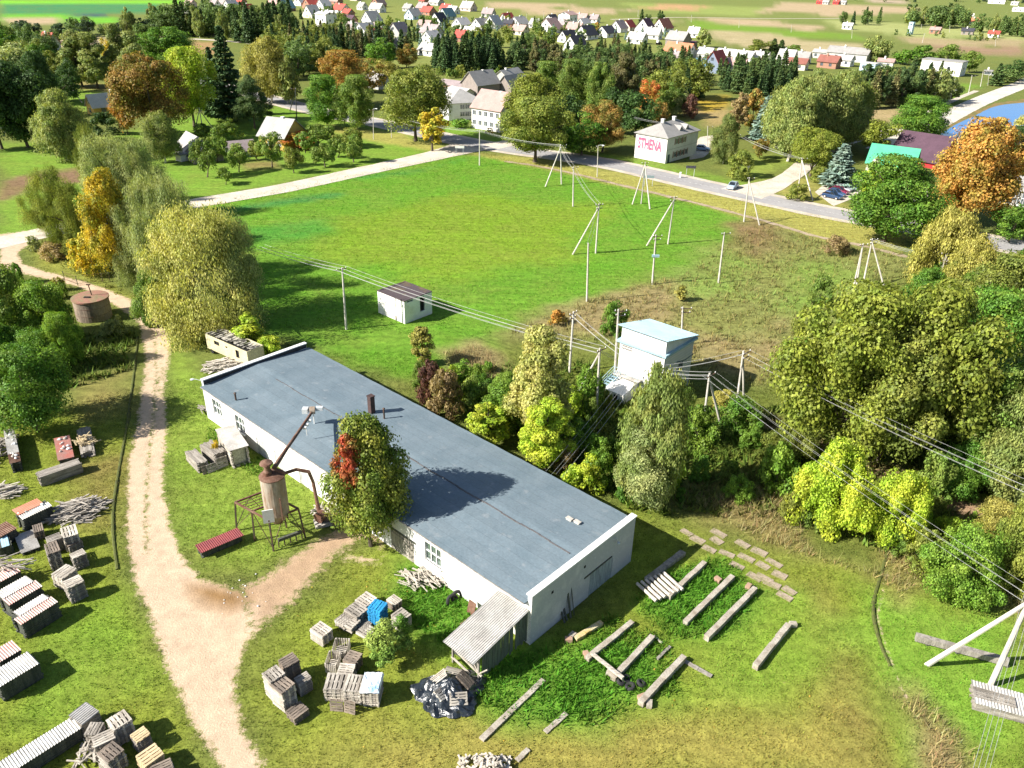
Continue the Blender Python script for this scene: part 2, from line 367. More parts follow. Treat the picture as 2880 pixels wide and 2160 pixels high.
def ground_material():
    m, nt, bs = new_mat('grassland')
    geo = node(nt, 'ShaderNodeNewGeometry'); pos = geo.outputs['Position']
    a1 = node(nt, 'ShaderNodeAttribute', attribute_name='tint'); a2 = node(nt, 'ShaderNodeAttribute', attribute_name='dirt'); a3 = node(nt, 'ShaderNodeAttribute', attribute_name='dcol')
    n1 = noise(nt, .12, 7, .62, pos, .6); n2 = noise(nt, 1.1, 6, .7, pos, .4); n3 = noise(nt, 7, 4, .7, pos)
    # hue drift: yellower and greener patches
    c = mixc(nt, mr(nt, n1.outputs[0], .35, .65), a1.outputs[0], (.20, .185, .045))
    c = mixc(nt, .32, a1.outputs[0], c)
    v = node(nt, 'ShaderNodeMath', operation='MULTIPLY'); nt.links.new(mr(nt, n2.outputs[0], .28, .72, .62, 1.38), v.inputs[0]); nt.links.new(mr(nt, n3.outputs[0], .25, .75, .6, 1.4), v.inputs[1])
    g = node(nt, 'ShaderNodeCombineXYZ')
    for i in range(3): nt.links.new(v.outputs[0], g.inputs[i])
    c = mixc(nt, 1.0, c, g.outputs[0], 'MULTIPLY')
    nb = noise(nt, 2.2, 6, .7, pos, .5)
    c = mixc(nt, mr(nt, nb.outputs[0], .63, .78), c, (.27, .23, .09))
    mpw = node(nt, 'ShaderNodeMapping'); mpw.inputs['Rotation'].default_value = (0, 0, R(-62)); mpw.inputs['Scale'].default_value = (.03, .9, 1); nt.links.new(pos, mpw.inputs[0])
    nw = noise(nt, 1.0, 3, .6, mpw.outputs[0]); gw = node(nt, 'ShaderNodeCombineXYZ'); fw = mr(nt, nw.outputs[0], .3, .7, .86, 1.14)
    for i in range(3): nt.links.new(fw, gw.inputs[i])
    c = mixc(nt, 1.0, c, gw.outputs[0], 'MULTIPLY')
    # bare soil, its edge frayed by noise
    nd = noise(nt, 1.6, 7, .72, pos); nd2 = noise(nt, 11, 4, .7, pos)
    s = node(nt, 'ShaderNodeMath', operation='MULTIPLY_ADD'); nt.links.new(nd.outputs[0], s.inputs[0]); s.inputs[1].default_value = 1.1; nt.links.new(a2.outputs['Fac'], s.inputs[2])
    s2 = node(nt, 'ShaderNodeMath', operation='MULTIPLY_ADD'); nt.links.new(nd2.outputs[0], s2.inputs[0]); s2.inputs[1].default_value = .5; nt.links.new(s.outputs[0], s2.inputs[2])
    fac = mr(nt, s2.outputs[0], 1.22, 1.42)
    dn = noise(nt, .9, 7, .7, pos); dn2 = noise(nt, 14, 3, .7, pos)
    dv = node(nt, 'ShaderNodeMath', operation='MULTIPLY'); nt.links.new(mr(nt, dn.outputs[0], .3, .7, .8, 1.15), dv.inputs[0]); nt.links.new(mr(nt, dn2.outputs[0], .3, .7, .82, 1.15), dv.inputs[1])
    dg = node(nt, 'ShaderNodeCombineXYZ')
    for i in range(3): nt.links.new(dv.outputs[0], dg.inputs[i])
    dc = mixc(nt, 1.0, a3.outputs[0], dg.outputs[0], 'MULTIPLY')
    col = mixc(nt, fac, c, dc)
    nt.links.new(col, bs.inputs['Base Color']); bs.inputs['Roughness'].default_value = .95; bs.inputs['Specular IOR Level'].default_value = .1
    b = node(nt, 'ShaderNodeBump'); b.inputs['Strength'].default_value = .55; b.inputs['Distance'].default_value = .12
    nt.links.new(n3.outputs[0], b.inputs['Height']); nt.links.new(b.outputs[0], bs.inputs['Normal'])
    return m
MGROUND = ground_material()

def make_ground():
    px = 2.6 / 796.0
    rs = [3.0]
    while rs[-1] < 9000: rs.append(rs[-1] + max(.5, (rs[-1] ** 2 + CAM_H ** 2) / CAM_H * px) if rs[-1] < 2500 else rs[-1] * 1.35)
    rs = np.array(rs); th = np.concatenate([np.linspace(-1.45, -.72, 40)[:-1], np.arange(-.72, .72, px * 1.15), np.linspace(.72, 1.45, 40)])
    nr, nth = len(rs), len(th)
    X = np.outer(rs, np.sin(th)); Y = np.outer(rs, np.cos(th))
    P = np.stack([X.ravel(), Y.ravel()], 1)
    back = np.array([[-9000, -9000], [9000, -9000]])
    co = np.zeros((len(P), 3)); co[:, :2] = P
    d = np.hypot(P[:, 0], P[:, 1])
    co[:, 2] = -.03 + .03 * np.sin(P[:, 0] * .8) * np.sin(P[:, 1] * .7) * (d < 300)
    i = np.arange(nr - 1)[:, None] * nth + np.arange(nth - 1)[None, :]
    F = np.stack([i, i + nth, i + nth + 1, i + 1], -1).reshape(-1, 4)
    F = F[:, ::-1]
    me = bpy.data.meshes.new('ground')
    me.vertices.add(len(co)); me.vertices.foreach_set('co', co.ravel())
    me.loops.add(F.size); me.loops.foreach_set('vertex_index', F.ravel().astype(np.int32))
    me.polygons.add(len(F)); me.polygons.foreach_set('loop_start', np.arange(0, F.size, 4, dtype=np.int32))
    me.update(calc_edges=True); me.validate()
    tint, dirt, dcol = ground_eval(P)
    for nm, arr in (('tint', tint), ('dcol', dcol)):
        at_ = me.color_attributes.new(nm, 'FLOAT_COLOR', 'POINT'); at_.data.foreach_set('color', np.concatenate([arr, np.ones((len(arr), 1))], 1).ravel())
    a_ = me.attributes.new('dirt', 'FLOAT', 'POINT'); a_.data.foreach_set('value', dirt)
    me.materials.append(MGROUND)
    tag(link('ground', me), kind='structure')
    # surroundings behind the camera
    b = MB(); b.add([(-9000, -9000, -.12), (9000, -9000, -.12), (9000, 1100, -.12), (-9000, 1100, -.12)], [(0, 1, 2, 3)])
    tag(b.build('ground_beyond', M('far_grass', (.14, .19, .04), (.2, .19, .06), .05)), kind='structure')
make_ground()

def sheet(name, poly, z, mat, jag=0.0, seg=2.0):
    """flat sheet from a world polygon, edge cut into short wavering pieces"""
    rnd = random.Random(len(poly)); pts = []
    n = len(poly)
    for i in range(n):
        a, b = np.array(poly[i]), np.array(poly[(i + 1) % n]); L = np.linalg.norm(b - a); k = max(1, int(L / seg)) if jag else 1
        for j in range(k):
            p = a + (b - a) * j / k
            pts.append((p[0] + rnd.uniform(-jag, jag), p[1] + rnd.uniform(-jag, jag), z))
    bm = bmesh.new(); vs = [bm.verts.new(p) for p in pts]; bm.faces.new(vs); bmesh.ops.triangulate(bm, faces=bm.faces)
    for f in bm.faces:
        if f.normal.z < 0: f.normal_flip()
    me = bpy.data.meshes.new(name); bm.to_mesh(me); bm.free(); me.materials.append(mat)
    return tag(link(name, me), kind='structure')

# ---- roads
ASPH = M('asphalt', (.36, .345, .335), (.27, .26, .26), .12, .3, .7, .9, .15, 30, .12)
SHOULD = M('gravel_shoulder', (.56, .49, .40), (.44, .38, .30), .4, rough=.95)
GRAV = M('gravel', (.60, .53, .44), (.48, .42, .34), .25, rough=.95, bump=.2, bscale=6)
WHITE_LINE = M('road_paint', (.75, .75, .73), (.55, .55, .53), 2)
PATHM = M('worn_path', (.40, .31, .22), (.30, .24, .15), .5)
main = smooth_path([(380, 165), (500, 190), (583, 214), (700, 243), (830, 268), (985, 302), (1100, 322), (1300, 351), (1500, 396), (1700, 440), (1825, 465), (2070, 508), (2212, 538), (2420, 590)])
sheet('road_shoulder', strip(main, 10.4), .012, SHOULD, .12)
sheet('asphalt_road', strip(main, 6.8), .02, ASPH, .06)
side = smooth_path([(1010, 318), (930, 338), (800, 366), (620, 405), (440, 436), (300, 462), (140, 493), (0, 524), (-200, 570)])
sheet('gravel_road', strip(side, [6.5 + 5 * math.exp(-i / 5) for i in range(len(side))]), .016, GRAV, .15)
right = smooth_path([(1600, 418), (1660, 402), (1705, 382), (1745, 350), (1790, 322), (1850, 300), (1920, 285), (1990, 272)])
sheet('gravel_lane', strip(right, [11 - 6 * min(1, i / 10) for i in range(len(right))]), .024, GRAV, .12)
emb = smooth_path([(1900, 325), (1975, 290), (2030, 262), (2110, 222), (2212, 181), (2330, 135)])
sheet('embankment_road', strip(emb, 8.0), .028, M('concrete_road', (.60, .55, .48), (.52, .47, .4), .1), .1)
sheet('footpath', strip(smooth_path([(1960, 268), (2020, 236), (2070, 212), (2110, 196)]), 2.2), .02, SHOULD, .05)
foot = smooth_path([(1090, 348), (1200, 366), (1350, 402), (1500, 438), (1640, 474), (1770, 512), (1860, 530), (1960, 555)])
sheet('worn_footpath', strip(foot, [1.1 + .5 * math.sin(i * 1.7) ** 2 for i in range(len(foot))]), .012, PATHM, .25, 1.2)
sheet('house_drive', wpoly([(1040, 312), (1150, 293), (1218, 295), (1222, 300), (1165, 303), (1075, 322)]), .03, GRAV, .1)
sheet('yard_drive', wpoly([(1490, 325), (1512, 296), (1540, 292), (1545, 318), (1520, 340), (1490, 345)]), .022, GRAV, .1)
sheet('car_park', wpoly([(1760, 415), (1790, 392), (1850, 380), (1880, 395), (1840, 430), (1800, 445)]), .026, GRAV, .1)
sheet('side_yard', wpoly([(1960, 420), (1975, 398), (1993, 385), (2004, 402), (2005, 430), (1975, 436)]), .022, GRAV, .1)
sheet('far_street', strip(smooth_path([(560, 95), (480, 88), (415, 84)]), 5), .02, GRAV, .1)
sheet('field_track', strip(smooth_path([(1320, 42), (1440, 38), (1500, 38), (1659, 40), (1820, 40)]), 4), .02, SHOULD, .1)
# edge lines worn on the asphalt
P_ = np.array([tuple(at(x, y))[:2] for x, y in main])
T_ = np.gradient(P_, axis=0); T_ /= np.linalg.norm(T_, axis=1)[:, None]; N_ = np.stack([-T_[:, 1], T_[:, 0]], 1)
mk = MB()
for i in range(20, len(P_) - 1):
    for k in range(3):
        a = P_[i] + (P_[i + 1] - P_[i]) * k / 3; b = P_[i] + (P_[i + 1] - P_[i]) * (k + .5) / 3; nn = N_[i]
        q = [a + nn * .05, a - nn * .05, b - nn * .05, b + nn * .05]
        mk.add([(p[0], p[1], .026) for p in q], [(0, 1, 2, 3)] if np.cross(q[1] - q[0], q[2] - q[1]) > 0 else [(3, 2, 1, 0)])
tag(mk.build('road_marking', WHITE_LINE), kind='structure')

# ---- pond
wm, nt, bs = new_mat('pond_water')
bs.inputs['Base Color'].default_value = (.03, .17, .48, 1); bs.inputs['Roughness'].default_value = .06; bs.inputs['Specular IOR Level'].default_value = .6  # vivid blue base colour stands in for the missing sky reflection
nn_ = noise(nt, 1.2, 3, .6); bb = node(nt, 'ShaderNodeBump'); bb.inputs['Strength'].default_value = .12; nt.links.new(nn_.outputs[0], bb.inputs['Height']); nt.links.new(bb.outputs[0], bs.inputs['Normal'])
POND = smooth_path([(2018, 300), (2060, 272), (2110, 248), (2150, 230), (2212, 222), (2330, 215), (2330, 260), (2212, 290), (2180, 310), (2120, 330), (2060, 325), (2018, 300)], 4)[:-1]
sheet('pond_bank', wpoly([(2004, 304), (2050, 268), (2105, 240), (2150, 223), (2212, 214), (2340, 205), (2340, 275), (2190, 318), (2120, 340), (2040, 335)]), .02, M('reed_bank', (.26, .16, .06), (.14, .14, .04), .3), .4)
sheet('pond', wpoly(POND), .05, wm, .1)

# ================================================================= VEGETATION
def leaf_material(name, trans=.36, spec=.25):
    m, nt, bs = new_mat(name)
    oi = node(nt, 'ShaderNodeObjectInfo'); tip = node(nt, 'ShaderNodeAttribute', attribute_name='tip', attribute_type='OBJECT')
    geo = node(nt, 'ShaderNodeNewGeometry'); r = node(nt, 'ShaderNodeAttribute', attribute_name='rnd')
    n1 = noise(nt, .45, 3, .6, geo.outputs['Position'])
    c = mixc(nt, mr(nt, n1.outputs[0], .42, .62), oi.outputs['Color'], tip.outputs['Color'])
    f = mr(nt, r.outputs['Fac'], 0, 1, .45, 1.55); g = node(nt, 'ShaderNodeCombineXYZ')
    for i in range(3): nt.links.new(f, g.inputs[i])
    c = mixc(nt, 1.0, c, g.outputs[0], 'MULTIPLY')
    nt.links.new(c, bs.inputs['Base Color']); bs.inputs['Roughness'].default_value = .55; bs.inputs['Specular IOR Level'].default_value = spec
    tr = node(nt, 'ShaderNodeBsdfTranslucent'); mx = node(nt, 'ShaderNodeMixShader'); mx.inputs[0].default_value = trans
    c2 = mixc(nt, 1.0, c, (1.15, 1.15, .6), 'MULTIPLY'); nt.links.new(c2, tr.inputs['Color'])
    nt.links.new(bs.outputs[0], mx.inputs[1]); nt.links.new(tr.outputs[0], mx.inputs[2])
    nt.links.new(mx.outputs[0], nt.nodes['Material Output'].inputs['Surface'])
    return m
LEAF = leaf_material('leaves'); NEEDLE = leaf_material('needles', .10, .15)
BARK = M('bark', (.13, .10, .075), (.07, .055, .045), 3, stretch=(1, 1, .25), bump=.4)
BIRCHBARK = M('birch_bark', (.62, .58, .50), (.25, .22, .19), 4, lo=.5, hi=.62, stretch=(1, 1, 2.5))

def leaf_mesh(name, parts, mats, tubes=None):
    """parts: list of (centres, long axis, cross axis) arrays; tubes: MB with wood (second material)"""
    V = []; rn = []
    rng = np.random.default_rng(len(name) + sum(len(p[0]) for p in parts))
    for c, a, b in parts:
        k = rng.uniform(.25, .75, (len(c), 1))
        V.append(np.stack([c - a * .5, c + b * .5 + a * (k - .5) * .6, c + a * .5, c - b * .5 + a * (k - .5) * .6], 1)); rn.append(rng.random(len(c)))
    V = np.concatenate(V).reshape(-1, 3); nq = len(V) // 4; rn = np.concatenate(rn)
    F = [] ; mi = []
    me = bpy.data.meshes.new(name)
    tv = np.array(tubes.v).reshape(-1, 3) if tubes else np.zeros((0, 3)); tf = tubes.f if tubes else []
    co = np.concatenate([V, tv]); me.vertices.add(len(co)); me.vertices.foreach_set('co', co.ravel())
    li = list(range(nq * 4)); ls = list(range(0, nq * 4, 4))
    for f in tf:
        ls.append(len(li)); li += [nq * 4 + i for i in f]
    me.loops.add(len(li)); me.loops.foreach_set('vertex_index', np.array(li, np.int32))
    me.polygons.add(len(ls)); me.polygons.foreach_set('loop_start', np.array(ls, np.int32))
    for m in mats: me.materials.append(m)
    me.polygons.foreach_set('material_index', np.array([0] * nq + [1] * len(tf), np.int32) if len(mats) > 1 else np.zeros(len(ls), np.int32))
    me.update(calc_edges=True)
    a = me.attributes.new('rnd', 'FLOAT', 'FACE'); a.data.foreach_set('value', np.concatenate([rn, np.zeros(len(tf))]))
    return me
def unit(v): return v / np.maximum(np.linalg.norm(v, axis=-1, keepdims=True), 1e-9)
def perp(n, rng):
    r = rng.normal(size=n.shape); t = unit(r - n * (r * n).sum(-1, keepdims=True)); return t, np.cross(n, t)

ASP = dict(egg=.78, round=.8, tall=.5, birch=.5, willow=1.0, spruce=.42, pine=.55, apple=1.15, bush=1.3, oak=.9, poplar=.38)
LODN = {'hi': (64, 620, .62), 'mid': (38, 160, 1.2), 'lo': (24, 55, 2.45), 'far': (12, 26, 4.1)}
def profile(kind, t):
    """crown half-width at height t (0 ground, 1 top), as a fraction of the full half-width"""
    if kind in ('round', 'oak', 'apple'):
        t0 = {'round': .14, 'oak': .22, 'apple': .24}[kind]; u = np.clip((t - t0) / (1 - t0), 0, 1)
        return np.sqrt(np.clip(1 - (2 * u - .86) ** 2 / (1.14 ** 2 if True else 1), 0, 1)) * np.where(u < .08, u / .08, 1)
    if kind == 'bush': return np.sqrt(np.clip(1 - (t * 1.0) ** 2.2, 0, 1))
    if kind == 'egg': u = np.clip((t - .2) / .8, 0, 1); return np.clip(np.sin(np.pi * u ** .66), 0, 1) ** .62
    if kind == 'tall': u = np.clip((t - .12) / .88, 0, 1); return np.clip(np.sin(np.pi * u ** .75), 0, 1) ** .6
    if kind == 'poplar': u = np.clip((t - .06) / .94, 0, 1); return np.clip(np.sin(np.pi * u ** .6), 0, 1) ** .7
    if kind == 'willow': u = np.clip((t - .03) / .97, 0, 1); return np.sqrt(np.clip(1 - np.abs(2 * u - .95) ** 2.3 / 1.05 ** 2.3, 0, 1)) * np.where(u < .1, .6 + 4 * u, 1)
    if kind == 'birch': u = np.clip((t - .15) / .85, 0, 1); return np.clip(np.sin(np.pi * u ** .74), 0, 1) ** .6
    if kind == 'pine': u = np.clip((t - .15) / .85, 0, 1); return np.clip(1.05 - u ** 1.6, 0, 1) * np.clip(u / .12, 0, 1)
    return np.clip(1 - t, 0, 1)
def crown(kind, lod, seed):
    rng = np.random.default_rng(seed * 101 + len(kind)); nb, nl, sc = LODN[lod]; A = ASP[kind] / 2
    parts = []
    if kind in ('spruce', 'pine') and kind == 'spruce':
        n = {'hi': 5200, 'mid': 2200, 'lo': 900, 'far': 330}[lod]; s = {'hi': 1, 'mid': 1.4, 'lo': 2.1, 'far': 3.3}[lod]
        t = rng.random(n) ** 1.35 * .95 + .04; nw = 17
        t = np.round(t * nw + rng.normal(0, .16, n)) / nw + rng.normal(0, .006, n); t = np.clip(t, .02, .99)
        ang = rng.random(n) * 2 * np.pi; k = np.floor(ang / (2 * np.pi) * 9)
        rr = A * (1 - t) ** .85 * (.82 + .36 * np.sin(k * 12.9 + np.round(t * nw) * 7.3) ** 2) + .01
        u = np.sqrt(rng.random(n)) * .95 + .05; r = rr * u
        z = t + .03 - .16 * rr * u + .035 * u * u
        c = np.stack([r * np.cos(ang), r * np.sin(ang), z], 1)
        rad = np.stack([np.cos(ang), np.sin(ang), -.45 + .3 * rng.normal(size=n)], 1); rad = unit(rad + rng.normal(0, .35, (n, 3)))
        side, _ = perp(rad, rng)
        side = unit(side * np.array([1, 1, .5])); L = (.050 * s) * rng.uniform(.6, 1.4, n)[:, None]
        parts.append((c, rad * L, side * L * .55))
        n2 = int(30 * {'hi': 3, 'mid': 2, 'lo': 1, 'far': .5}[lod])
        c = np.stack([rng.normal(0, .006, n2), rng.normal(0, .006, n2), rng.uniform(.9, 1.0, n2)], 1)
        parts.append((c, np.tile([0, 0, .03 * s], (n2, 1)), perp(np.tile([0, 0, 1.], (n2, 1)), rng)[0] * .012 * s))
        return parts, None
    # lobes
    t = rng.uniform(.05 if kind == 'bush' else .12, .97, nb * 6); pr = profile(kind, t)
    keep = rng.random(nb * 6) < pr ** 1.2; t = t[keep][:nb]; pr = pr[keep][:nb]; n = len(t)
    ang = rng.random(n) * 2 * np.pi; rad = A * pr * np.sqrt(rng.uniform(.22, 1.0, n)) * .9
    lob = 1 + .20 * np.sin(ang * 2 + seed) + .18 * np.sin(ang * 3 + seed * 2.1 + t * 4); rad = rad * (lob if kind != 'egg' else 1 + .35 * (lob - 1))
    C = np.stack([rad * np.cos(ang), rad * np.sin(ang), t], 1)
    rb = rng.uniform(.06, .165, n) * (1.15 if kind in ('round', 'oak', 'bush', 'apple', 'egg') else .95) * (ASP[kind] / .8) ** .5 * (1.15 if kind == 'willow' else 1) * (1.25 if lod in ('lo', 'far') else 1)
    for i in range(n):
        m = int(nl * rng.uniform(.6, 1.4) * (1.5 if kind in ('willow', 'birch') and lod == 'hi' else 1))
        d = unit(rng.normal(size=(m, 3)) + np.array([0, 0, .35])); q = rng.uniform(.55, 1.05, m)[:, None]
        if kind in ('birch', 'willow'):
            d[:, 2] = np.abs(d[:, 2]) * rng.choice([1, 1, -.4], m)
            drop = rng.random(m) ** 1.3 * rb[i] * (1.25 if kind == 'willow' else 1.7)
            c = C[i] + d * rb[i] * q * np.array([1.1, 1.1, .75]); c[:, 2] -= drop; c[:, 2] = np.maximum(c[:, 2], .015)
            out = unit(d * np.array([1, 1, .3]) + rng.normal(0, .3, (m, 3))); dn = unit(np.stack([d[:, 0] * .25, d[:, 1] * .25, -np.ones(m)], 1) + rng.normal(0, .22, (m, 3)))
            side = unit(np.cross(dn, out)); L = (.034 if lod == 'hi' else .042) * sc * rng.uniform(.6, 1.5, m)[:, None] * (.9 if kind == 'willow' else 1)
            parts.append((c, dn * L, side * L * .42))
        else:
            c = C[i] + d * rb[i] * q * np.array([1.08, 1.08, .86]); c[:, 2] = np.clip(c[:, 2], .01, 1.02)
            nrm = unit(d * np.array([1, 1, .9]) + np.array([0, 0, .25]) + rng.normal(0, .40, (m, 3)))
            t1, t2 = perp(nrm, rng); L = .034 * sc * rng.uniform(.55, 1.5, m)[:, None] * {'bush': 1.35, 'apple': 1.3, 'pine': .9}.get(kind, 1)
            w = .45 if kind == 'pine' else .78
            parts.append((c, t1 * L, t2 * L * w))
    return parts, C
def wood(kind, C, seed, thick=1.0):
    rng = np.random.default_rng(seed); mb = MB(); A = ASP[kind] / 2
    tr = {'spruce': .013, 'pine': .014, 'birch': .012, 'poplar': .014, 'apple': .035, 'bush': .012, 'oak': .026, 'willow': .035}.get(kind, .019) * thick
    top = {'spruce': .93, 'pine': .9, 'apple': .42, 'oak': .5, 'willow': .45, 'bush': .3, 'round': .55, 'egg': .7}.get(kind, .85)
    lean = rng.normal(0, .03, 2) * (3 if kind == 'apple' else 1); n = 6
    pts = [(lean[0] * (i / n) + rng.normal(0, .004), lean[1] * (i / n) + rng.normal(0, .004), top * i / n - (.02 if i == 0 else 0)) for i in range(n + 1)]
    mb.tube(pts, [tr * (1.35 if i == 0 else 1 - .75 * i / n) for i in range(n + 1)], 7)
    if C is not None:
        idx = rng.choice(len(C), min(len(C), 9 if kind != 'bush' else 6), replace=False)
        for j in idx:
            e = np.array(C[j]); z0 = max(.08, min(top * .9, e[2] * rng.uniform(.45, .75)))
            s = np.array([lean[0] * z0 / top, lean[1] * z0 / top, z0]); mid = (s + e) / 2 + np.array([0, 0, .03])
            mb.tube([s, mid, s + (e - s) * .92], [tr * .5, tr * .33, tr * .1], 5)
    return mb
_lib = {}
def tree_lib(kind, lod, var, joined):
    key = (kind, lod, var, joined)
    if key not in _lib:
        parts, C = crown(kind, lod, var + 1); wd = wood(kind, C, var + 7); lm = NEEDLE if kind in ('spruce', 'pine') else LEAF
        bk = BIRCHBARK if kind == 'birch' else BARK
        if joined: _lib[key] = (leaf_mesh('foliage', parts, [lm, bk], wd), None)
        else: _lib[key] = (leaf_mesh('foliage', parts, [lm]), wd.mesh('timber', bk))
    return _lib[key]
NAMES = dict(egg='broadleaf_tree', round='broadleaf_tree', tall='broadleaf_tree', birch='birch_tree', willow='willow_tree', spruce='spruce_tree', pine='pine_tree', apple='apple_tree', bush='bush', oak='oak_tree', poplar='poplar_tree')
COLS = dict(green=((.05, .11, .014), (.085, .14, .018)), dark=((.026, .055, .014), (.042, .072, .018)), mid=((.07, .115, .02), (.11, .14, .028)), lime=((.15, .215, .018), (.22, .24, .025)), olive=((.085, .11, .02), (.135, .145, .028)),
 oliveY=((.15, .145, .03), (.21, .19, .05)), yellow=((.30, .22, .02), (.17, .18, .025)), orange=((.24, .125, .03), (.15, .125, .025)), rust=((.19, .115, .03), (.10, .11, .022)), red=((.45, .07, .03), (.36, .14, .03)), flame=((.34, .10, .035), (.24, .17, .03)),
 greyg=((.13, .16, .06), (.19, .20, .08)), bluesp=((.10, .15, .125), (.14, .18, .14)), palew=((.185, .195, .055), (.27, .25, .085)), purple=((.06, .03, .025), (.10, .05, .03)), sprD=((.026, .05, .018), (.036, .06, .02)), sprM=((.035, .062, .02), (.055, .078, .022)), sprB=((.085, .075, .03), (.06, .07, .022)),
 brown=((.14, .10, .05), (.18, .14, .06)), bushG=((.07, .13, .016), (.11, .16, .022)), birchG=((.095, .125, .034), (.15, .16, .045)), goldol=((.13, .145, .022), (.095, .125, .018)), maple=((.085, .125, .02), (.16, .165, .03)), farG=((.055, .09, .026), (.075, .105, .028)), farD=((.03, .05, .025), (.04, .06, .03)))
_tn = [0]
def tree(kind, xb, yb, yt, w, col, label, group=None, cat=None, name=None, P=None, lod=None, Wm=None, Hm=None):
    P = at(xb, yb) if P is None else P
    H = hgt(P, yt) if Hm is None else Hm
    Wd = w * mpp((P.x, P.y, H * .6)) if Wm is None else Wm
    hp = (yb - yt)
    lod = lod or ('hi' if max(hp, w) > 105 else 'mid' if max(hp, w) > 46 else 'lo' if hp > 20 else 'far')
    _tn[0] += 1; rnd = random.Random(_tn[0] * 7 + int(xb)); var = rnd.randrange(3 if lod != 'hi' else 2)
    joined = lod in ('lo', 'far')
    fo, wo = tree_lib(kind, lod, var, joined); c1, c2 = COLS[col] if isinstance(col, str) else col
    sc = (Wd / ASP[kind], Wd / ASP[kind], H); rz = rnd.random() * 6.28
    k = rnd.uniform(.86, 1.14) * 2.1
    def paint(o): o.color = (c1[0] * k, c1[1] * k, c1[2] * k, 1); o['tip'] = (c2[0] * k, c2[1] * k, c2[2] * k)
    nm = name or NAMES[kind]; cat = cat or ('bush' if nm in ('bush', 'shrub') else 'tree')
    if joined:
        o = link(nm, fo, None, P, rz); o.scale = sc; paint(o); return tag(o, label, cat, group)
    root = thing(nm, label, cat, P, rz, group)
    root.scale = sc
    c = link('crown', fo, root); paint(c); link('trunk', wo, root)
    return root

T = tree
# ---- near trees
t = T('egg', 803, 1178, 906, 176, 'maple', 'round maple with a red patch growing against the front of the long warehouse')
t.rotation_euler = (0, 0, 0); _fo = tree_lib('tall', 'mid', 1, False)[0]
rb = link('red_branch', _fo, t, (-.11, -.22, .54)); rb.scale = (.50, .40, .44); rb.color = (.50, .10, .05, 1); rb['tip'] = (.16, .20, .04)
T('willow', 455, 712, 450, 236, 'palew', 'big pale yellow willow at the meadow corner behind the warehouse')
T('willow', 500, 700, 478, 150, 'greyg', 'grey green willow hidden behind the big pale willow')  # darker grey green crown paints the pale willow's shaded side
T('willow', 395, 600, 400, 120, 'greyg', 'grey green willow left behind the big pale willow')
T('willow', 372, 640, 376, 140, 'greyg', 'tall grey green willow between the yellow maple and the big pale willow')
T('round', 258, 602, 372, 100, 'yellow', 'golden yellow maple standing among grey green willows')
T('bush', 200, 590, 505, 95, 'yellow', 'low spreading yellow maple branches beside the gravel road', name='maple_bush')
T('willow', 165, 545, 388, 92, 'olive', 'olive willow with orange tips left of the golden maple')
T('willow', 118, 500, 364, 88, 'olive', 'sparse olive willow leaning over the gravel road edge')
T('willow', 262, 470, 292, 120, 'greyg', 'silvery willow above the golden maple')
T('willow', 215, 440, 272, 62, 'olive', 'slim olive willow left of the silvery willow')
T('willow', 318, 470, 300, 92, 'greyg', 'dull green willow right of the silvery willow')
T('willow', 345, 530, 385, 95, 'olive', 'shaded willow behind the pale yellow willow')
T('willow', 300, 610, 440, 90, 'greyg', 'grey willow hanging behind the golden maple')
T('bush', 345, 700, 585, 90, 'mid', 'green undergrowth bush under the pale yellow willow')
T('bush', 420, 722, 640, 100, 'palew', 'low hanging yellow willow branches at the track side', name='willow_bush')
T('round', 82, 930, 755, 165, 'green', 'dense round green bush tree above the plank piles')
for x, y, yt, w, c, l in [(30, 740, 585, 130, 'mid', 'tall green thicket at the left edge below the gravel road'), (105, 745, 615, 120, 'bushG', 'green thicket left of the round concrete tank'), (20, 790, 690, 110, 'green', 'dark thicket at the left edge under the tank level'), (150, 790, 680, 80, 'bushG', 'yellow green thicket in front of the round concrete tank'), (90, 800, 720, 110, 'green', 'low green thicket between the tank and the round bush tree'), (250, 725, 682, 48, 'greyg', 'small grey green bush right of the concrete tank'), (75, 540, 512, 30, 'greyg', 'small sapling by the gravel junction'), (115, 560, 525, 60, 'brown', 'brown weedy bush beside the gravel junction')]:
    T('bush', x, y, yt, w, c, l)
T('poplar', 545, 760, 676, 62, 'lime', 'bright lime sapling growing through the old cabin')
T('bush', 590, 772, 728, 60, 'lime', 'lime shrub at the back corner of the warehouse roof')
T('pine', 832, 1428, 1346, 92, 'mid', 'young pine beside the covered pallet stack'); T('pine', 872, 1396, 1330, 52, 'green', 'small dark pine behind the young pine')
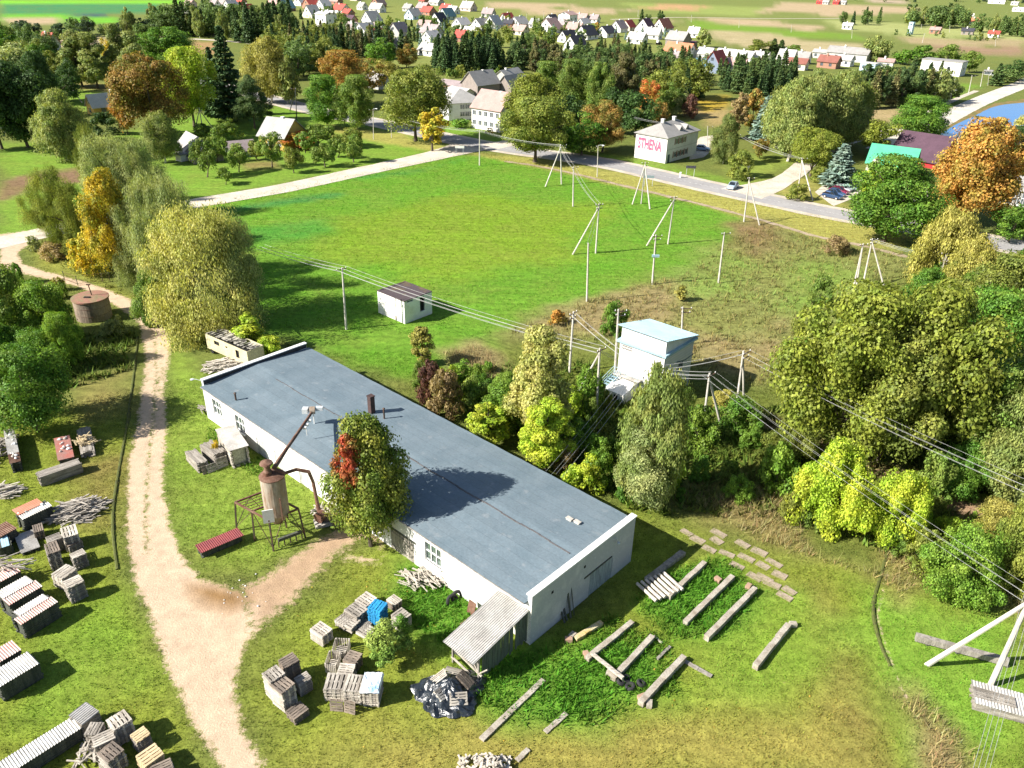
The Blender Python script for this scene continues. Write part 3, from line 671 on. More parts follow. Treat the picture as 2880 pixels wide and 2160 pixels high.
# behind the warehouse
T('tall', 1160, 965, 716, 118, 'palew', 'pale yellow sallow behind the warehouse left of the substation')
for x, y, yt, w, c, l, k in [(1055, 965, 862, 86, 'lime', 'lime green maple sapling against the back of the warehouse', 'tall'), (1178, 1015, 862, 98, 'lime', 'taller lime maple sapling behind the middle of the warehouse', 'tall'), (1100, 925, 815, 110, 'bushG', 'green bush between the two lime saplings', 'round'), (1258, 1062, 985, 92, 'lime', 'low lime shrub behind the warehouse near the wires', 'bush'), (930, 880, 780, 62, 'purple', 'dark reddish shrub behind the warehouse', 'bush'), (962, 905, 800, 80, 'brown', 'brownish shrub next to the dark reddish one', 'bush'), (912, 790, 704, 52, 'oliveY', 'slim lime topped shrub on the meadow edge', 'tall'), (1325, 722, 655, 68, 'green', 'round green shrub behind the wire pole by the substation', 'bush'), (1400, 1085, 782, 132, 'birchG', 'tall grey green birch in front of the substation', 'birch'), (1380, 1092, 930, 110, 'greyg', 'low leafy willow at the foot of the grey green birch', 'round'), (1270, 880, 785, 80, 'bushG', 'leafy bush left of the substation steps', 'bush'), (1500, 960, 880, 90, 'bushG', 'nettle green bush under the first twin pole', 'bush'), (1590, 930, 860, 100, 'green', 'green bush under the second twin pole', 'bush'), (1720, 780, 735, 80, 'bushG', 'low green bush left of the great lime trees', 'bush'), (1470, 650, 618, 22, 'oliveY', 'yellowish sapling on the rough grass', 'tall'), (1560, 880, 845, 60, 'oliveY', 'yellowish bush right of the substation', 'bush'), (1205, 700, 672, 40, 'orange', 'small orange shrub on the meadow edge', 'bush')]:
    T(k, x, y, yt, w, c, l)
# right-hand copse
for a in [('round', 1800, 985, 640, 232, 'goldol', 'huge yellow green lime tree, left half of the great pair'), ('round', 1965, 985, 626, 240, 'goldol', 'huge yellow green lime tree, right half of the great pair'), ('round', 1890, 1000, 720, 200, 'olive', 'dense lime tree in front of the great pair'),
 ('birch', 2012, 660, 442, 120, 'oliveY', 'drooping yellow green birch at the bend of the asphalt road'), ('birch', 2065, 690, 505, 112, 'oliveY', 'second drooping birch right of the road bend'), ('round', 2105, 590, 520, 52, 'yellow', 'small yellow maple by the asphalt road'), ('round', 2130, 770, 560, 150, 'olive', 'olive tree at the top of the right copse'), ('round', 2195, 740, 548, 100, 'mid', 'green tree at the right edge by the asphalt road'), ('round', 2088, 880, 640, 170, 'green', 'green tree behind the great lime pair'), ('tall', 2195, 900, 690, 150, 'birchG', 'grey green birch crown at the right edge'), ('round', 2120, 1020, 790, 190, 'mid', 'broad green tree right of the great lime pair'), ('birch', 2160, 1065, 840, 150, 'birchG', 'leaning white trunk birch at the right edge'), ('bush', 2060, 1060, 960, 130, 'green', 'dark bush under the right copse'),
 ('bush', 1790, 1135, 962, 170, 'lime', 'broad lime coloured maple thicket under the wires'), ('bush', 1740, 1120, 1015, 100, 'lime', 'smaller lime coloured thicket left of the broad one'), ('bush', 1930, 1165, 1012, 140, 'lime', 'lime coloured thicket right of the broad one'), ('bush', 1670, 1060, 960, 90, 'bushG', 'green bush where the wires cross the clearing'), ('bush', 1590, 1080, 1025, 60, 'bushG', 'small green bush beside the dry grass'), ('bush', 2060, 1285, 1150, 160, 'bushG', 'green bush right of the dry grass'), ('bush', 2170, 1275, 1090, 130, 'olive', 'olive bush at the right edge under the wires'), ('bush', 2130, 1190, 1090, 110, 'oliveY', 'yellowish bush above the olive one'), ('bush', 1990, 1230, 1150, 90, 'olive', 'olive bush by the narrow rut'), ('bush', 2200, 1170, 1040, 90, 'greyg', 'grey green bush at the right edge'), ('bush', 1700, 1000, 905, 110, 'olive', 'olive bush left of the great lime pair'), ('bush', 2005, 1080, 985, 90, 'mid', 'green bush at the foot of the right copse')]:
    T(*a)
# ---- upper left
for a in [('round', 62, 318, 136, 130, 'dark', 'huge dark green tree at the left edge of the lawn'), ('round', 5, 322, 120, 120, 'dark', 'dark tree cut by the left edge of the photo'), ('round', 100, 250, 112, 70, 'dark', 'shaded tree behind the huge dark green one'), ('round', 30, 190, 95, 95, 'greyg', 'grey green tree above the huge dark one'), ('round', 14, 105, 54, 42, 'mid', 'small round green tree at the left edge'),
 ('birch', 146, 346, 190, 98, 'birchG', 'weeping birch with a bare white stem on the left lawn'), ('poplar', 180, 188, 64, 62, 'birchG', 'olive poplar, left of the twin poplars'), ('poplar', 212, 190, 72, 56, 'birchG', 'olive poplar, right of the twin poplars'), ('poplar', 268, 186, 54, 48, 'birchG', 'tall narrow poplar above the rust coloured maple'), ('poplar', 302, 192, 70, 52, 'birchG', 'narrow poplar right of the tallest one'), ('round', 238, 140, 82, 28, 'yellow', 'small yellow tree between the poplars'), ('round', 368, 165, 60, 110, 'green', 'round green tree above the rust coloured maple'),
 ('oak', 338, 300, 118, 140, 'rust', 'large rust coloured maple on the farm lawn'), ('round', 276, 290, 200, 45, 'orange', 'small orange tree left of the rust coloured maple'), ('oak', 420, 275, 105, 104, 'lime', 'bright lime tree between rust maple and dark spruce'), ('spruce', 500, 262, 68, 88, 'sprD', 'tall black green spruce above the yellow farmhouse'), ('spruce', 470, 250, 110, 60, 'sprD', 'shaded spruce left of the tall black green one'), ('pine', 550, 278, 160, 76, 'sprM', 'round topped pine behind the yellow farmhouse'), ('birch', 586, 222, 74, 86, 'oliveY', 'pale weeping birch by the upper road'), ('birch', 622, 224, 122, 62, 'birchG', 'lower weeping birch right of the pale one'),
 ('round', 668, 158, 104, 54, 'olive', 'round olive tree near the forest edge'), ('round', 708, 276, 165, 84, 'green', 'round green tree beside the upper road'), ('round', 742, 232, 112, 100, 'orange', 'orange and green maple behind the roadside trees'), ('round', 772, 282, 166, 72, 'mid', 'green roadside tree with a clear stem'), ('round', 795, 200, 128, 70, 'rust', 'rust maple behind the old oak'), ('round', 820, 148, 83, 58, 'green', 'round green tree at the village forest edge'), ('round', 878, 146, 96, 42, 'rust', 'small rust topped tree on the village lawn'), ('round', 838, 178, 130, 62, 'oliveY', 'yellow green tree above the old oak'),
 ('oak', 898, 304, 140, 132, 'olive', 'old oak standing at the road bend'), ('tall', 934, 326, 222, 62, 'yellow', 'young yellow tree at the road junction'), ('bush', 996, 276, 253, 40, 'green', 'clipped round green bush beside the pink roofed house'), ('bush', 1058, 287, 277, 20, 'rust', 'little rust bush in front of the pink roofed house'),
 ('oak', 1154, 350, 212, 138, 'olive', 'roadside lime tree with a thick bare stem'), ('round', 1150, 298, 163, 116, 'goldol', 'golden olive tree behind the roadside lime'), ('round', 1180, 250, 135, 64, 'mid', 'green tree left of the three behind the roadside'), ('round', 1232, 262, 131, 66, 'mid', 'green tree in the middle of the three behind the roadside'), ('round', 1290, 268, 138, 56, 'mid', 'green tree right of the three behind the roadside'), ('tall', 1346, 262, 106, 66, 'sprB', 'tall brownish tree in the middle of the wood'), ('round', 1398, 242, 172, 42, 'flame', 'small orange topped tree left of the goldenrod field'), ('round', 1442, 250, 180, 58, 'mid', 'bright green tree left of the goldenrod field'),
 ('round', 1300, 328, 221, 92, 'rust', 'orange brown maple left of the painted house'), ('round', 1256, 336, 248, 98, 'green', 'green bushy tree at the road left of the painted house'), ('round', 1372, 296, 200, 80, 'dark', 'dark tree behind the painted house'), ('round', 1422, 285, 220, 38, 'rust', 'narrow rust tree behind the painted house'), ('round', 1330, 290, 190, 70, 'dark', 'dark tree behind the orange brown maple'), ('round', 1220, 300, 210, 80, 'dark', 'dark tree between the roadside lime and the maples'), ('bush', 1470, 250, 195, 50, 'greyg', 'grey green bush by the goldenrod field'), ('bush', 1490, 255, 205, 34, 'purple', 'dark purple bush by the goldenrod field'),
 ('birch', 357, 352, 236, 66, 'birchG', 'olive birch in front of the farm barn'), ('bush', 232, 290, 244, 60, 'dark', 'dark bush beside the small white roofed hut'), ('bush', 490, 305, 256, 68, 'mid', 'leafy bush behind the low farm shed'), ('bush', 440, 300, 268, 40, 'mid', 'small bush above the farm barn')]:
    T(*a)
for x, y, yt, w in [(448, 382, 302, 50), (516, 371, 313, 46), (588, 361, 288, 56), (635, 373, 318, 42), (702, 360, 312, 50), (488, 398, 362, 34), (690, 318, 268, 60), (764, 350, 290, 48), (757, 318, 276, 60), (555, 345, 305, 40), (730, 340, 300, 45), (660, 330, 285, 40), (470, 350, 296, 44)]:
    T('apple', x, y, yt, w, 'olive' if x % 2 else 'mid', 'small apple tree on the orchard lawn beside the gravel road', 'apple trees of the orchard')
T('round', 645, 322, 285, 60, 'flame', 'flame red and orange tree by the yellow farmhouse'); T('bush', 618, 325, 298, 26, 'yellow', 'small yellow bush beside the yellow farmhouse')
# ---- upper right
for a in [('birch', 1700, 348, 160, 104, 'birchG', 'large weeping birch, leftmost of the tall roadside group'), ('birch', 1745, 330, 148, 112, 'birchG', 'large weeping birch in the middle of the tall roadside group'), ('birch', 1800, 320, 150, 112, 'birchG', 'large dark weeping birch right in the tall roadside group'), ('birch', 1830, 312, 168, 80, 'olive', 'shaded weeping birch at the right end of the roadside group'), ('birch', 1562, 354, 245, 50, 'birchG', 'narrow weeping birch right of the painted house'), ('tall', 1588, 300, 200, 44, 'brown', 'thin brownish birch above the painted house'), ('tall', 1620, 285, 188, 40, 'rust', 'narrow rust tree beside the blue spruce'), ('spruce', 1646, 305, 212, 62, 'bluesp', 'blue spruce left of the tall weeping birches'), ('birch', 1670, 310, 195, 50, 'birchG', 'birch between the blue spruce and tall birches'), ('bush', 1596, 384, 328, 64, 'olive', 'round bush right of the painted house'), ('round', 1640, 342, 300, 36, 'rust', 'small bronze tree under the birches'), ('oak', 1750, 380, 274, 96, 'goldol', 'yellow green maple in front of the tall birches'), ('spruce', 1808, 404, 316, 78, 'bluesp', 'silver blue spruce beside the car park'), ('bush', 1786, 380, 334, 36, 'dark', 'dark bush behind the silver blue spruce'), ('round', 1892, 340, 262, 86, 'goldol', 'olive maple above the green roofed house'), ('round', 1980, 300, 211, 112, 'green', 'round green tree by the embankment road'), ('round', 1908, 522, 346, 162, 'green', 'big green maple in front of the green roofed house'), ('tall', 1880, 440, 350, 60, 'lime', 'lime coloured tree in front of the green roofed house'), ('round', 2085, 492, 262, 168, 'orange', 'great bronze and orange maple beside the purple roof'), ('round', 2165, 420, 280, 76, 'dark', 'dark green tree right of the great bronze maple'), ('round', 2208, 305, 250, 58, 'oliveY', 'yellow green willow at the pond edge'), ('round', 2195, 425, 356, 52, 'greyg', 'grey green tree in front of the pale house'), ('round', 2178, 522, 446, 82, 'green', 'dark green bush tree by the road at the right edge'), ('bush', 1806, 547, 507, 64, 'brown', 'lone brown bush on the verge'), ('bush', 1722, 432, 398, 50, 'olive', 'low bush on the corner before the car park'), ('bush', 1770, 392, 362, 50, 'olive', 'bush under the yellow green maple'), ('round', 2040, 470, 350, 70, 'goldol', 'olive tree at the left foot of the bronze maple')]:
    T(*a)
for a in [('round', 1640, 124, 86, 56, 'olive', 'brownish round tree at the field edge'), ('spruce', 1668, 124, 86, 30, 'sprM', 'spruce beside the brownish round tree'), ('spruce', 1684, 125, 88, 28, 'sprM', 'second spruce beside the brownish round tree'), ('round', 1710, 121, 97, 40, 'mid', 'green round tree at the field edge'), ('round', 1736, 123, 108, 18, 'brown', 'small brown tree at the field edge'), ('birch', 1518, 102, 60, 30, 'birchG', 'willow beside the grey wooden barn'), ('birch', 1890, 135, 70, 50, 'birchG', 'tall birch at the end of the long grey barn'), ('round', 1950, 140, 108, 46, 'green', 'green tree above the pale flat roofed house'), ('round', 1990, 140, 98, 44, 'green', 'dark tree above the pale flat roofed house'), ('round', 2042, 143, 95, 54, 'mid', 'broad green tree above the long flat block'), ('round', 2092, 157, 110, 42, 'mid', 'green tree right of the long flat block'), ('tall', 2060, 160, 132, 18, 'orange', 'small orange tree by the long flat block'), ('birch', 2012, 225, 140, 76, 'birchG', 'weeping birch in front of the long flat block'), ('birch', 2048, 220, 160, 44, 'birchG', 'smaller weeping birch by the street'), ('round', 2200, 175, 130, 60, 'dark', 'dark tree at the right edge by the road'), ('spruce', 2150, 185, 140, 30, 'sprM', 'spruce by the road at the right'), ('round', 2175, 180, 150, 40, 'farG', 'low tree by the road at the right')]:
    T(*a)

# ---- woods: every tree its own object
def inpoly(poly, x, y):
    c = False; n = len(poly)
    for i in range(n):
        (x1, y1), (x2, y2) = poly[i], poly[(i + 1) % n]
        if (y1 > y) != (y2 > y) and x < x1 + (y - y1) * (x2 - x1) / (y2 - y1): c = not c
    return c
_r = random.Random(5)
def wood_of(poly, n, h, kinds, label, group, cat='tree', wf=(.34, .5), gap=.55):
    """n trees on the ground inside a polygon, heights h metres"""
    xs = [p[0] for p in poly]; ys = [p[1] for p in poly]; got = []; tries = 0
    while len(got) < n and tries < n * 60:
        tries += 1; x, y = _r.uniform(min(xs), max(xs)), _r.uniform(min(ys), max(ys))
        if not inpoly(poly, x, y): continue
        P = at(x, y); H = _r.uniform(*h); 
        if any((P - q).length < H * gap * .5 for q in got): continue
        got.append(P); kind, col = _r.choice(kinds); wm = H * (_r.uniform(*wf) if kind in ('spruce', 'poplar', 'tall', 'birch') else _r.uniform(.6, .95))
        T(kind, x, y, y - H / mpp(P), 30, col, label.replace('#', NAMES[kind].replace('_tree', '')), group, cat, P=P, Hm=H, Wm=wm, lod=None)
S = ('spruce', 'sprM'); SD = ('spruce', 'sprD'); SB = ('spruce', 'sprB'); G = ('round', 'farG'); O = ('round', 'olive'); BI = ('birch', 'birchG'); GG = ('round', 'mid'); TL = ('tall', 'farG')
wood_of([(230, 78), (300, 75), (610, 62), (640, 85), (560, 100), (420, 82), (330, 78), (240, 84)], 55, (12, 19), [S, S, SD, G, BI], '# tree in the wood below the deep green field', 'trees below the deep green field')
wood_of([(330, 55), (600, 42), (600, 62), (330, 72)], 14, (9, 13), [S, BI, G], '# tree in the row before the far village', 'trees before the far village')
wood_of([(560, 105), (660, 95), (850, 110), (900, 118), (830, 130), (600, 128)], 75, (8.5, 12.5), [S, S, SD, SB, O], '# tree in the wood left below the village', 'trees left below the village')
wood_of([(940, 142), (1075, 140), (1080, 160), (945, 160)], 40, (11, 15), [SD, SD, SD, S], 'black green # tree in the dense stand above the wooden barns', 'dense spruce stand')
wood_of([(1070, 142), (1170, 132), (1300, 148), (1420, 155), (1500, 165), (1490, 190), (1330, 205), (1180, 175), (1080, 165)], 110, (8.5, 13), [S, S, SB, ('tall', 'sprB'), ('pine', 'sprM'), G], '# tree in the wood above the painted house', 'trees above the painted house')
wood_of([(1200, 120), (1340, 112), (1400, 128), (1300, 140), (1210, 138)], 18, (6, 9.5), [S, SB, ('pine', 'sprM'), ('birch', 'birchG')], '# tree on the wood edge below the gabled houses', 'trees below the gabled houses')
wood_of([(1560, 185), (1700, 178), (1720, 205), (1600, 215), (1560, 205)], 26, (9, 13), [S, SD, S], '# tree in the stand above the blue spruce', 'spruces above the blue spruce')
wood_of([(1850, 215), (1990, 205), (2000, 230), (1870, 236)], 20, (10, 14), [S, SB, ('tall', 'sprM')], '# tree in the stand by the embankment road', 'spruces by the embankment road')
wood_of([(1440, 200), (1500, 190), (1540, 205), (1480, 235), (1400, 240)], 9, (9, 15), [G, O, SD], '# tree behind the goldenrod field', 'trees behind the goldenrod field')
wood_of([(20, 78), (160, 74), (355, 72), (360, 84), (150, 96), (30, 86)], 34, (6, 9), [('round', 'farD'), ('round', 'farD'), ('round', 'farG')], 'dark # tree in the hedge row above the stubble field', 'hedge row above the stubble field')
wood_of([(-20, 100), (120, 128), (140, 180), (60, 200), (-30, 210)], 16, (9, 14), [('round', 'farG'), ('round', 'green'), O], '# tree at the left edge above the lawn', 'trees at the left edge')
wood_of([(110, 190), (160, 190), (150, 240), (115, 240)], 4, (8, 12), [('round', 'dark')], 'dark # tree beside the small lawn on the left', 'trees beside the small left lawn')
wood_of([(760, 60), (1000, 40), (1280, 75), (1300, 95), (1000, 110), (780, 90), (620, 40), (740, 20)], 160, (4, 7.5), [G, S, O, ('spruce', 'bluesp'), GG], 'garden # tree between the village houses', 'garden trees of the village')
wood_of([(1250, 60), (1480, 72), (1500, 90), (1270, 95)], 16, (3.5, 6), [G, S, ('spruce', 'bluesp'), ('round', 'orange')], 'garden # tree at the right end of the village', 'garden trees at the village end')
wood_of([(1380, 50), (1430, 52), (1430, 60), (1380, 60)], 5, (8, 12), [G, S], '# tree at the upper right corner of the village', 'trees at the village corner')
wood_of([(1820, 48), (1925, 45), (1925, 54), (1800, 56)], 9, (8, 13), [SD, G, ('spruce', 'farG')], '# tree in the hedge on the far fields', 'hedge on the far fields')
wood_of([(1950, 50), (2090, 52), (2085, 64), (1960, 58)], 24, (10, 17), [('spruce', 'farG'), G, BI], '# tree in the far wood behind the blue tower', 'far wood behind the blue tower')
wood_of([(2100, 62), (2230, 66), (2230, 82), (2120, 76)], 24, (8, 13), [G, BI, ('spruce', 'farG')], '# tree in the far wood at the right edge', 'far wood at the right edge')
wood_of([(1780, 2), (2212, 2), (2212, 8), (1780, 4)], 22, (7, 12), [('round', 'farG'), ('spruce', 'farD')], '# tree in the far row near the horizon', 'far row near the horizon')
wood_of([(1870, 160), (2000, 155), (2060, 170), (1900, 190)], 14, (4, 7), [G, S, BI], '# tree between the pale terraces and street', 'trees between terraces and street')
wood_of([(1520, 140), (1700, 150), (1720, 180), (1580, 178)], 14, (5, 8), [S, G, SB], '# tree in front of the white terraces', 'trees in front of the white terraces')
wood_of([(560, 125), (740, 130), (720, 165), (620, 175)], 24, (8, 13), [O, G, BI, SD], '# tree between the wood and upper road', 'trees between wood and upper road')
wood_of([(940, 160), (1080, 160), (1070, 170), (945, 170)], 14, (2.5, 4.5), [('bush', 'olive'), ('bush', 'mid')], 'low # in the hedge above the wooden barns', 'hedge above the wooden barns', 'bush')
wood_of([(1880, 70), (2010, 76), (2212, 90), (2212, 96), (1900, 84)], 12, (2.5, 5), [('bush', 'farG'), ('bush', 'olive')], 'lone # on the rough far field', 'bushes on the rough far field', 'bush')
wood_of([(1640, 200), (1780, 250), (1850, 300), (1760, 300), (1620, 250)], 8, (3, 6), [('bush', 'mid'), ('bush', 'olive')], 'low # beneath the weeping birches', 'bushes beneath the birches', 'bush')
wood_of([(1100, 760), (1260, 800), (1500, 940), (1660, 880), (1690, 980), (1480, 1110), (1300, 1020), (1120, 900), (930, 830)], 34, (.9, 2.0), [('bush', 'bushG'), ('bush', 'green'), ('bush', 'olive')], 'low # in the undergrowth between warehouse and substation', 'undergrowth behind the warehouse', 'bush', gap=1.2)
wood_of([(1700, 1020), (2000, 1090), (2212, 1130), (2212, 1280), (1960, 1220), (1720, 1130)], 22, (1.0, 2.4), [('bush', 'bushG'), ('bush', 'olive'), ('bush', 'oliveY')], 'low # in the undergrowth below the right copse', 'undergrowth below the right copse', 'bush', gap=1.2)
wood_of([(1690, 650), (2212, 600), (2212, 1060), (1700, 950)], 24, (2.5, 5), [('bush', 'mid'), ('bush', 'green'), ('bush', 'olive')], 'shaded # beneath the trees of the right copse', 'undergrowth of the right copse', 'bush', gap=1.0)

wood_of([(880, 830), (1000, 800), (1150, 860), (1290, 900), (1400, 960), (1480, 1080), (1400, 1110), (1200, 1010), (1000, 890)], 34, (1.8, 4.2), [('bush', 'bushG'), ('bush', 'green'), ('bush', 'mid'), ('round', 'bushG'), ('bush', 'lime'), ('bush', 'brown')], 'leafy # in the dense scrub along the back of the warehouse', 'scrub along the warehouse back', 'bush', gap=.75)
wood_of([(1300, 880), (1560, 880), (1700, 930), (1690, 1020), (1500, 1060), (1400, 1000)], 18, (1.2, 3.0), [('bush', 'bushG'), ('bush', 'green'), ('bush', 'mid')], 'leafy # around the two legged poles', 'scrub around the two legged poles', 'bush', gap=.8)
wood_of([(1960, 600), (2230, 580), (2230, 1050), (2030, 960)], 16, (6, 10), [('round', 'mid'), ('round', 'green'), ('birch', 'birchG'), ('round', 'olive')], '# tree filling the right copse at the edge', 'trees filling the right copse', 'tree', gap=.7)
wood_of([(1700, 1080), (1900, 1110), (2230, 1190), (2230, 1290), (1950, 1210), (1700, 1140)], 22, (1.6, 3.6), [('bush', 'bushG'), ('bush', 'lime'), ('bush', 'olive'), ('bush', 'mid')], 'leafy # in the scrub below the wires', 'scrub below the wires', 'bush', gap=.7)
wood_of([(-20, 600), (130, 610), (170, 760), (120, 830), (-20, 800)], 20, (1.5, 3.6), [('bush', 'bushG'), ('bush', 'green'), ('bush', 'mid'), ('bush', 'oliveY')], 'leafy # in the thicket left of the concrete tank', 'thicket left of the tank', 'bush', gap=.7)
wood_of([(170, 560), (330, 640), (360, 700), (340, 600), (280, 540)], 12, (1.2, 3.0), [('bush', 'olive'), ('bush', 'bushG'), ('bush', 'greyg')], 'low # under the willow row', 'bushes under the willow row', 'bush', gap=.8)

# ================================================================= BUILDINGS NEAR THE CAMERA
def wall_boxes(mb, L, H, th, openings, mi=0):
    """wall along +X from 0 to L, outer face at y=0, inner at y=th, with rectangular holes (x0,x1,z0,z1)"""
    xs = sorted({0, L, *[v for o in openings for v in o[:2]]})
    for a, b in zip(xs, xs[1:]):
        if b - a < 1e-4: continue
        m = (a + b) / 2; z = 0; 
        for o in sorted([o for o in openings if o[0] <= m <= o[1]], key=lambda o: o[2]):
            if o[2] > z + 1e-4: mb.box(((a + b) / 2, th / 2, (z + o[2]) / 2), (b - a, th, o[2] - z), mi=mi)
            z = o[3]
        if H > z + 1e-4: mb.box(((a + b) / 2, th / 2, (z + H) / 2), (b - a, th, H - z), mi=mi)
def brick_mat(name, c, mortar, bump=.25, blotch=None, rot=None):
    m, nt, bs = new_mat(name); tc = node(nt, 'ShaderNodeTexCoord'); mp = node(nt, 'ShaderNodeMapping'); mp.inputs['Rotation'].default_value = rot or (R(90), 0, 0)
    nt.links.new(tc.outputs['Object'], mp.inputs[0])
    bk = node(nt, 'ShaderNodeTexBrick'); nt.links.new(mp.outputs[0], bk.inputs['Vector'])
    bk.inputs['Color1'].default_value = (*c, 1); bk.inputs['Color2'].default_value = (*[v * .86 for v in c], 1); bk.inputs['Mortar'].default_value = (*mortar, 1)
    bk.inputs['Scale'].default_value = 1.0; bk.inputs['Brick Width'].default_value = .5; bk.inputs['Row Height'].default_value = .18; bk.inputs['Mortar Size'].default_value = .022
    n = noise(nt, .5, 6, .65, tc.outputs['Object']); n2 = noise(nt, 5, 4, .6, tc.outputs['Object'])
    col = mixc(nt, mr(nt, n.outputs[0], .52, .75), bk.outputs[0], blotch or tuple(v * .7 for v in c)); col = mixc(nt, mr(nt, n2.outputs[0], .55, .8), col, tuple(v * .8 for v in c))
    nt.links.new(col, bs.inputs['Base Color']); bs.inputs['Roughness'].default_value = .85; bs.inputs['Specular IOR Level'].default_value = .2
    b = node(nt, 'ShaderNodeBump'); b.inputs['Strength'].default_value = bump; b.inputs['Distance'].default_value = .02; b.invert = True
    nt.links.new(bk.outputs['Fac'], b.inputs['Height']); nt.links.new(b.outputs[0], bs.inputs['Normal'])
    return m
def glass_mat(name, c=(.02, .03, .035)):
    m, nt, bs = new_mat(name); bs.inputs['Base Color'].default_value = (*c, 1); bs.inputs['Roughness'].default_value = .08; bs.inputs['Specular IOR Level'].default_value = .8
    n = noise(nt, 1.5, 2); col = mixc(nt, mr(nt, n.outputs[0], .4, .7), c, tuple(v * 2.2 + .02 for v in c)); nt.links.new(col, bs.inputs['Base Color'])
    return m
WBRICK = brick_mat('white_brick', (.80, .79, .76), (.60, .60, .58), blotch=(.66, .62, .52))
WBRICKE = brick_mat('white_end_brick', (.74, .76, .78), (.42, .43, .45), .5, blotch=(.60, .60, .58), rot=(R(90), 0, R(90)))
PLASTER = M('whitewash', (.82, .80, .76), (.68, .64, .56), .6, .5, .75, fine=.08)
WHITE = M('white_paint', (.80, .80, .80), (.68, .68, .66), .8, fine=.08)
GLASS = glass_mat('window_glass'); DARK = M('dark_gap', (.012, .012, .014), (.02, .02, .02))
OLDWOOD = M('grey_wood', (.34, .31, .27), (.20, .18, .155), 2.2, stretch=(1, 1, .2), fine=.4, bump=.4, rand=.15)
OLDWOODH = M('grey_planks', (.42, .38, .33), (.22, .195, .165), 2.5, stretch=(.25, 2, 2), fine=.45, bump=.4, rand=.22)
DKWOOD = M('dark_wood', (.10, .105, .085), (.055, .06, .05), 2, stretch=(2, 2, .2), fine=.4, bump=.4)
GREENWOOD = M('green_grey_boards', (.13, .155, .125), (.08, .09, .075), 3, stretch=(2.5, 2.5, .2), fine=.4, bump=.5)
SHUTTER = M('faded_white_boards', (.58, .58, .56), (.34, .34, .34), 3, stretch=(3, 3, .25), fine=.25, bump=.4)
RUST = M('rust', (.12, .055, .035), (.22, .135, .095), 1.2, .4, .65, rough=.75, fine=.35, bump=.3)
RUSTPALE = M('rust_streaked_steel', (.36, .31, .25), (.22, .13, .08), .8, .42, .62, rough=.7, stretch=(1, 1, .3), fine=.25)
STEEL = M('dark_steel', (.06, .05, .045), (.13, .07, .045), 2, rough=.6, fine=.3)
CONC = M('old_concrete', (.52, .49, .44), (.36, .33, .29), .8, fine=.25, bump=.3)
CONCD = M('stained_concrete', (.17, .135, .105), (.32, .25, .19), .7, .4, .6, fine=.3, bump=.3, stretch=(1, 1, .4))
POLEC = M('pole_concrete', (.60, .56, .50), (.46, .43, .38), 1, fine=.12)
ASB = M('grey_asbestos', (.52, .50, .47), (.36, .34, .31), .7, .4, .65, fine=.2)
BLUEMETAL = M('pale_blue_metal', (.36, .52, .60), (.30, .45, .53), .5, rough=.45, spec=.5, fine=.05)
TIN = M('galvanised_tin', (.55, .58, .60), (.42, .45, .47), .6, rough=.4, spec=.6, fine=.08)

def roof_felt():
    m, nt, bs = new_mat('roof_felt'); tc = node(nt, 'ShaderNodeTexCoord'); o = tc.outputs['Object']
    sp = node(nt, 'ShaderNodeSeparateXYZ'); nt.links.new(o, sp.inputs[0])
    n1 = noise(nt, .25, 7, .7, o, .8); n2 = noise(nt, 5, 5, .7, o); n3 = noise(nt, .9, 5, .6, o)
    c = mixc(nt, mr(nt, n1.outputs[0], .35, .68), (.13, .175, .205), (.175, .22, .25)); c = mixc(nt, mr(nt, n3.outputs[0], .6, .75), c, (.23, .26, .28))
    def grid(src, step, w, off=0.0):
        a = node(nt, 'ShaderNodeMath', operation='MULTIPLY_ADD'); nt.links.new(src, a.inputs[0]); a.inputs[1].default_value = 1 / step; a.inputs[2].default_value = off
        f = node(nt, 'ShaderNodeMath', operation='FRACT'); nt.links.new(a.outputs[0], f.inputs[0])
        l = node(nt, 'ShaderNodeMath', operation='LESS_THAN'); nt.links.new(f.outputs[0], l.inputs[0]); l.inputs[1].default_value = w / step
        return l.outputs[0], a.outputs[0]
    s1, a1 = grid(sp.outputs[1], .98, .05)
    fl = node(nt, 'ShaderNodeMath', operation='FLOOR'); nt.links.new(a1, fl.inputs[0])
    wn = node(nt, 'ShaderNodeTexWhiteNoise', noise_dimensions='1D'); nt.links.new(fl.outputs[0], wn.inputs['W'])
    tone = mr(nt, wn.outputs[0], 0, 1, .95, 1.05); g = node(nt, 'ShaderNodeCombineXYZ')
    for i in range(3): nt.links.new(tone, g.inputs[i])
    c = mixc(nt, 1.0, c, g.outputs[0], 'MULTIPLY')
    c = mixc(nt, .30, c, mixc(nt, s1, c, (.07, .09, .11)))
    v = node(nt, 'ShaderNodeCombineXYZ'); f2 = mr(nt, n2.outputs[0], .3, .7, .86, 1.14)
    for i in range(3): nt.links.new(f2, v.inputs[i])
    c = mixc(nt, 1.0, c, v.outputs[0], 'MULTIPLY')
    nt.links.new(c, bs.inputs['Base Color']); bs.inputs['Roughness'].default_value = .62; bs.inputs['Specular IOR Level'].default_value = .35
    b = node(nt, 'ShaderNodeBump'); b.inputs['Strength'].default_value = .25; b.inputs['Distance'].default_value = .02; nt.links.new(n2.outputs[0], b.inputs['Height']); nt.links.new(b.outputs[0], bs.inputs['Normal'])
    return m
FELT = roof_felt()

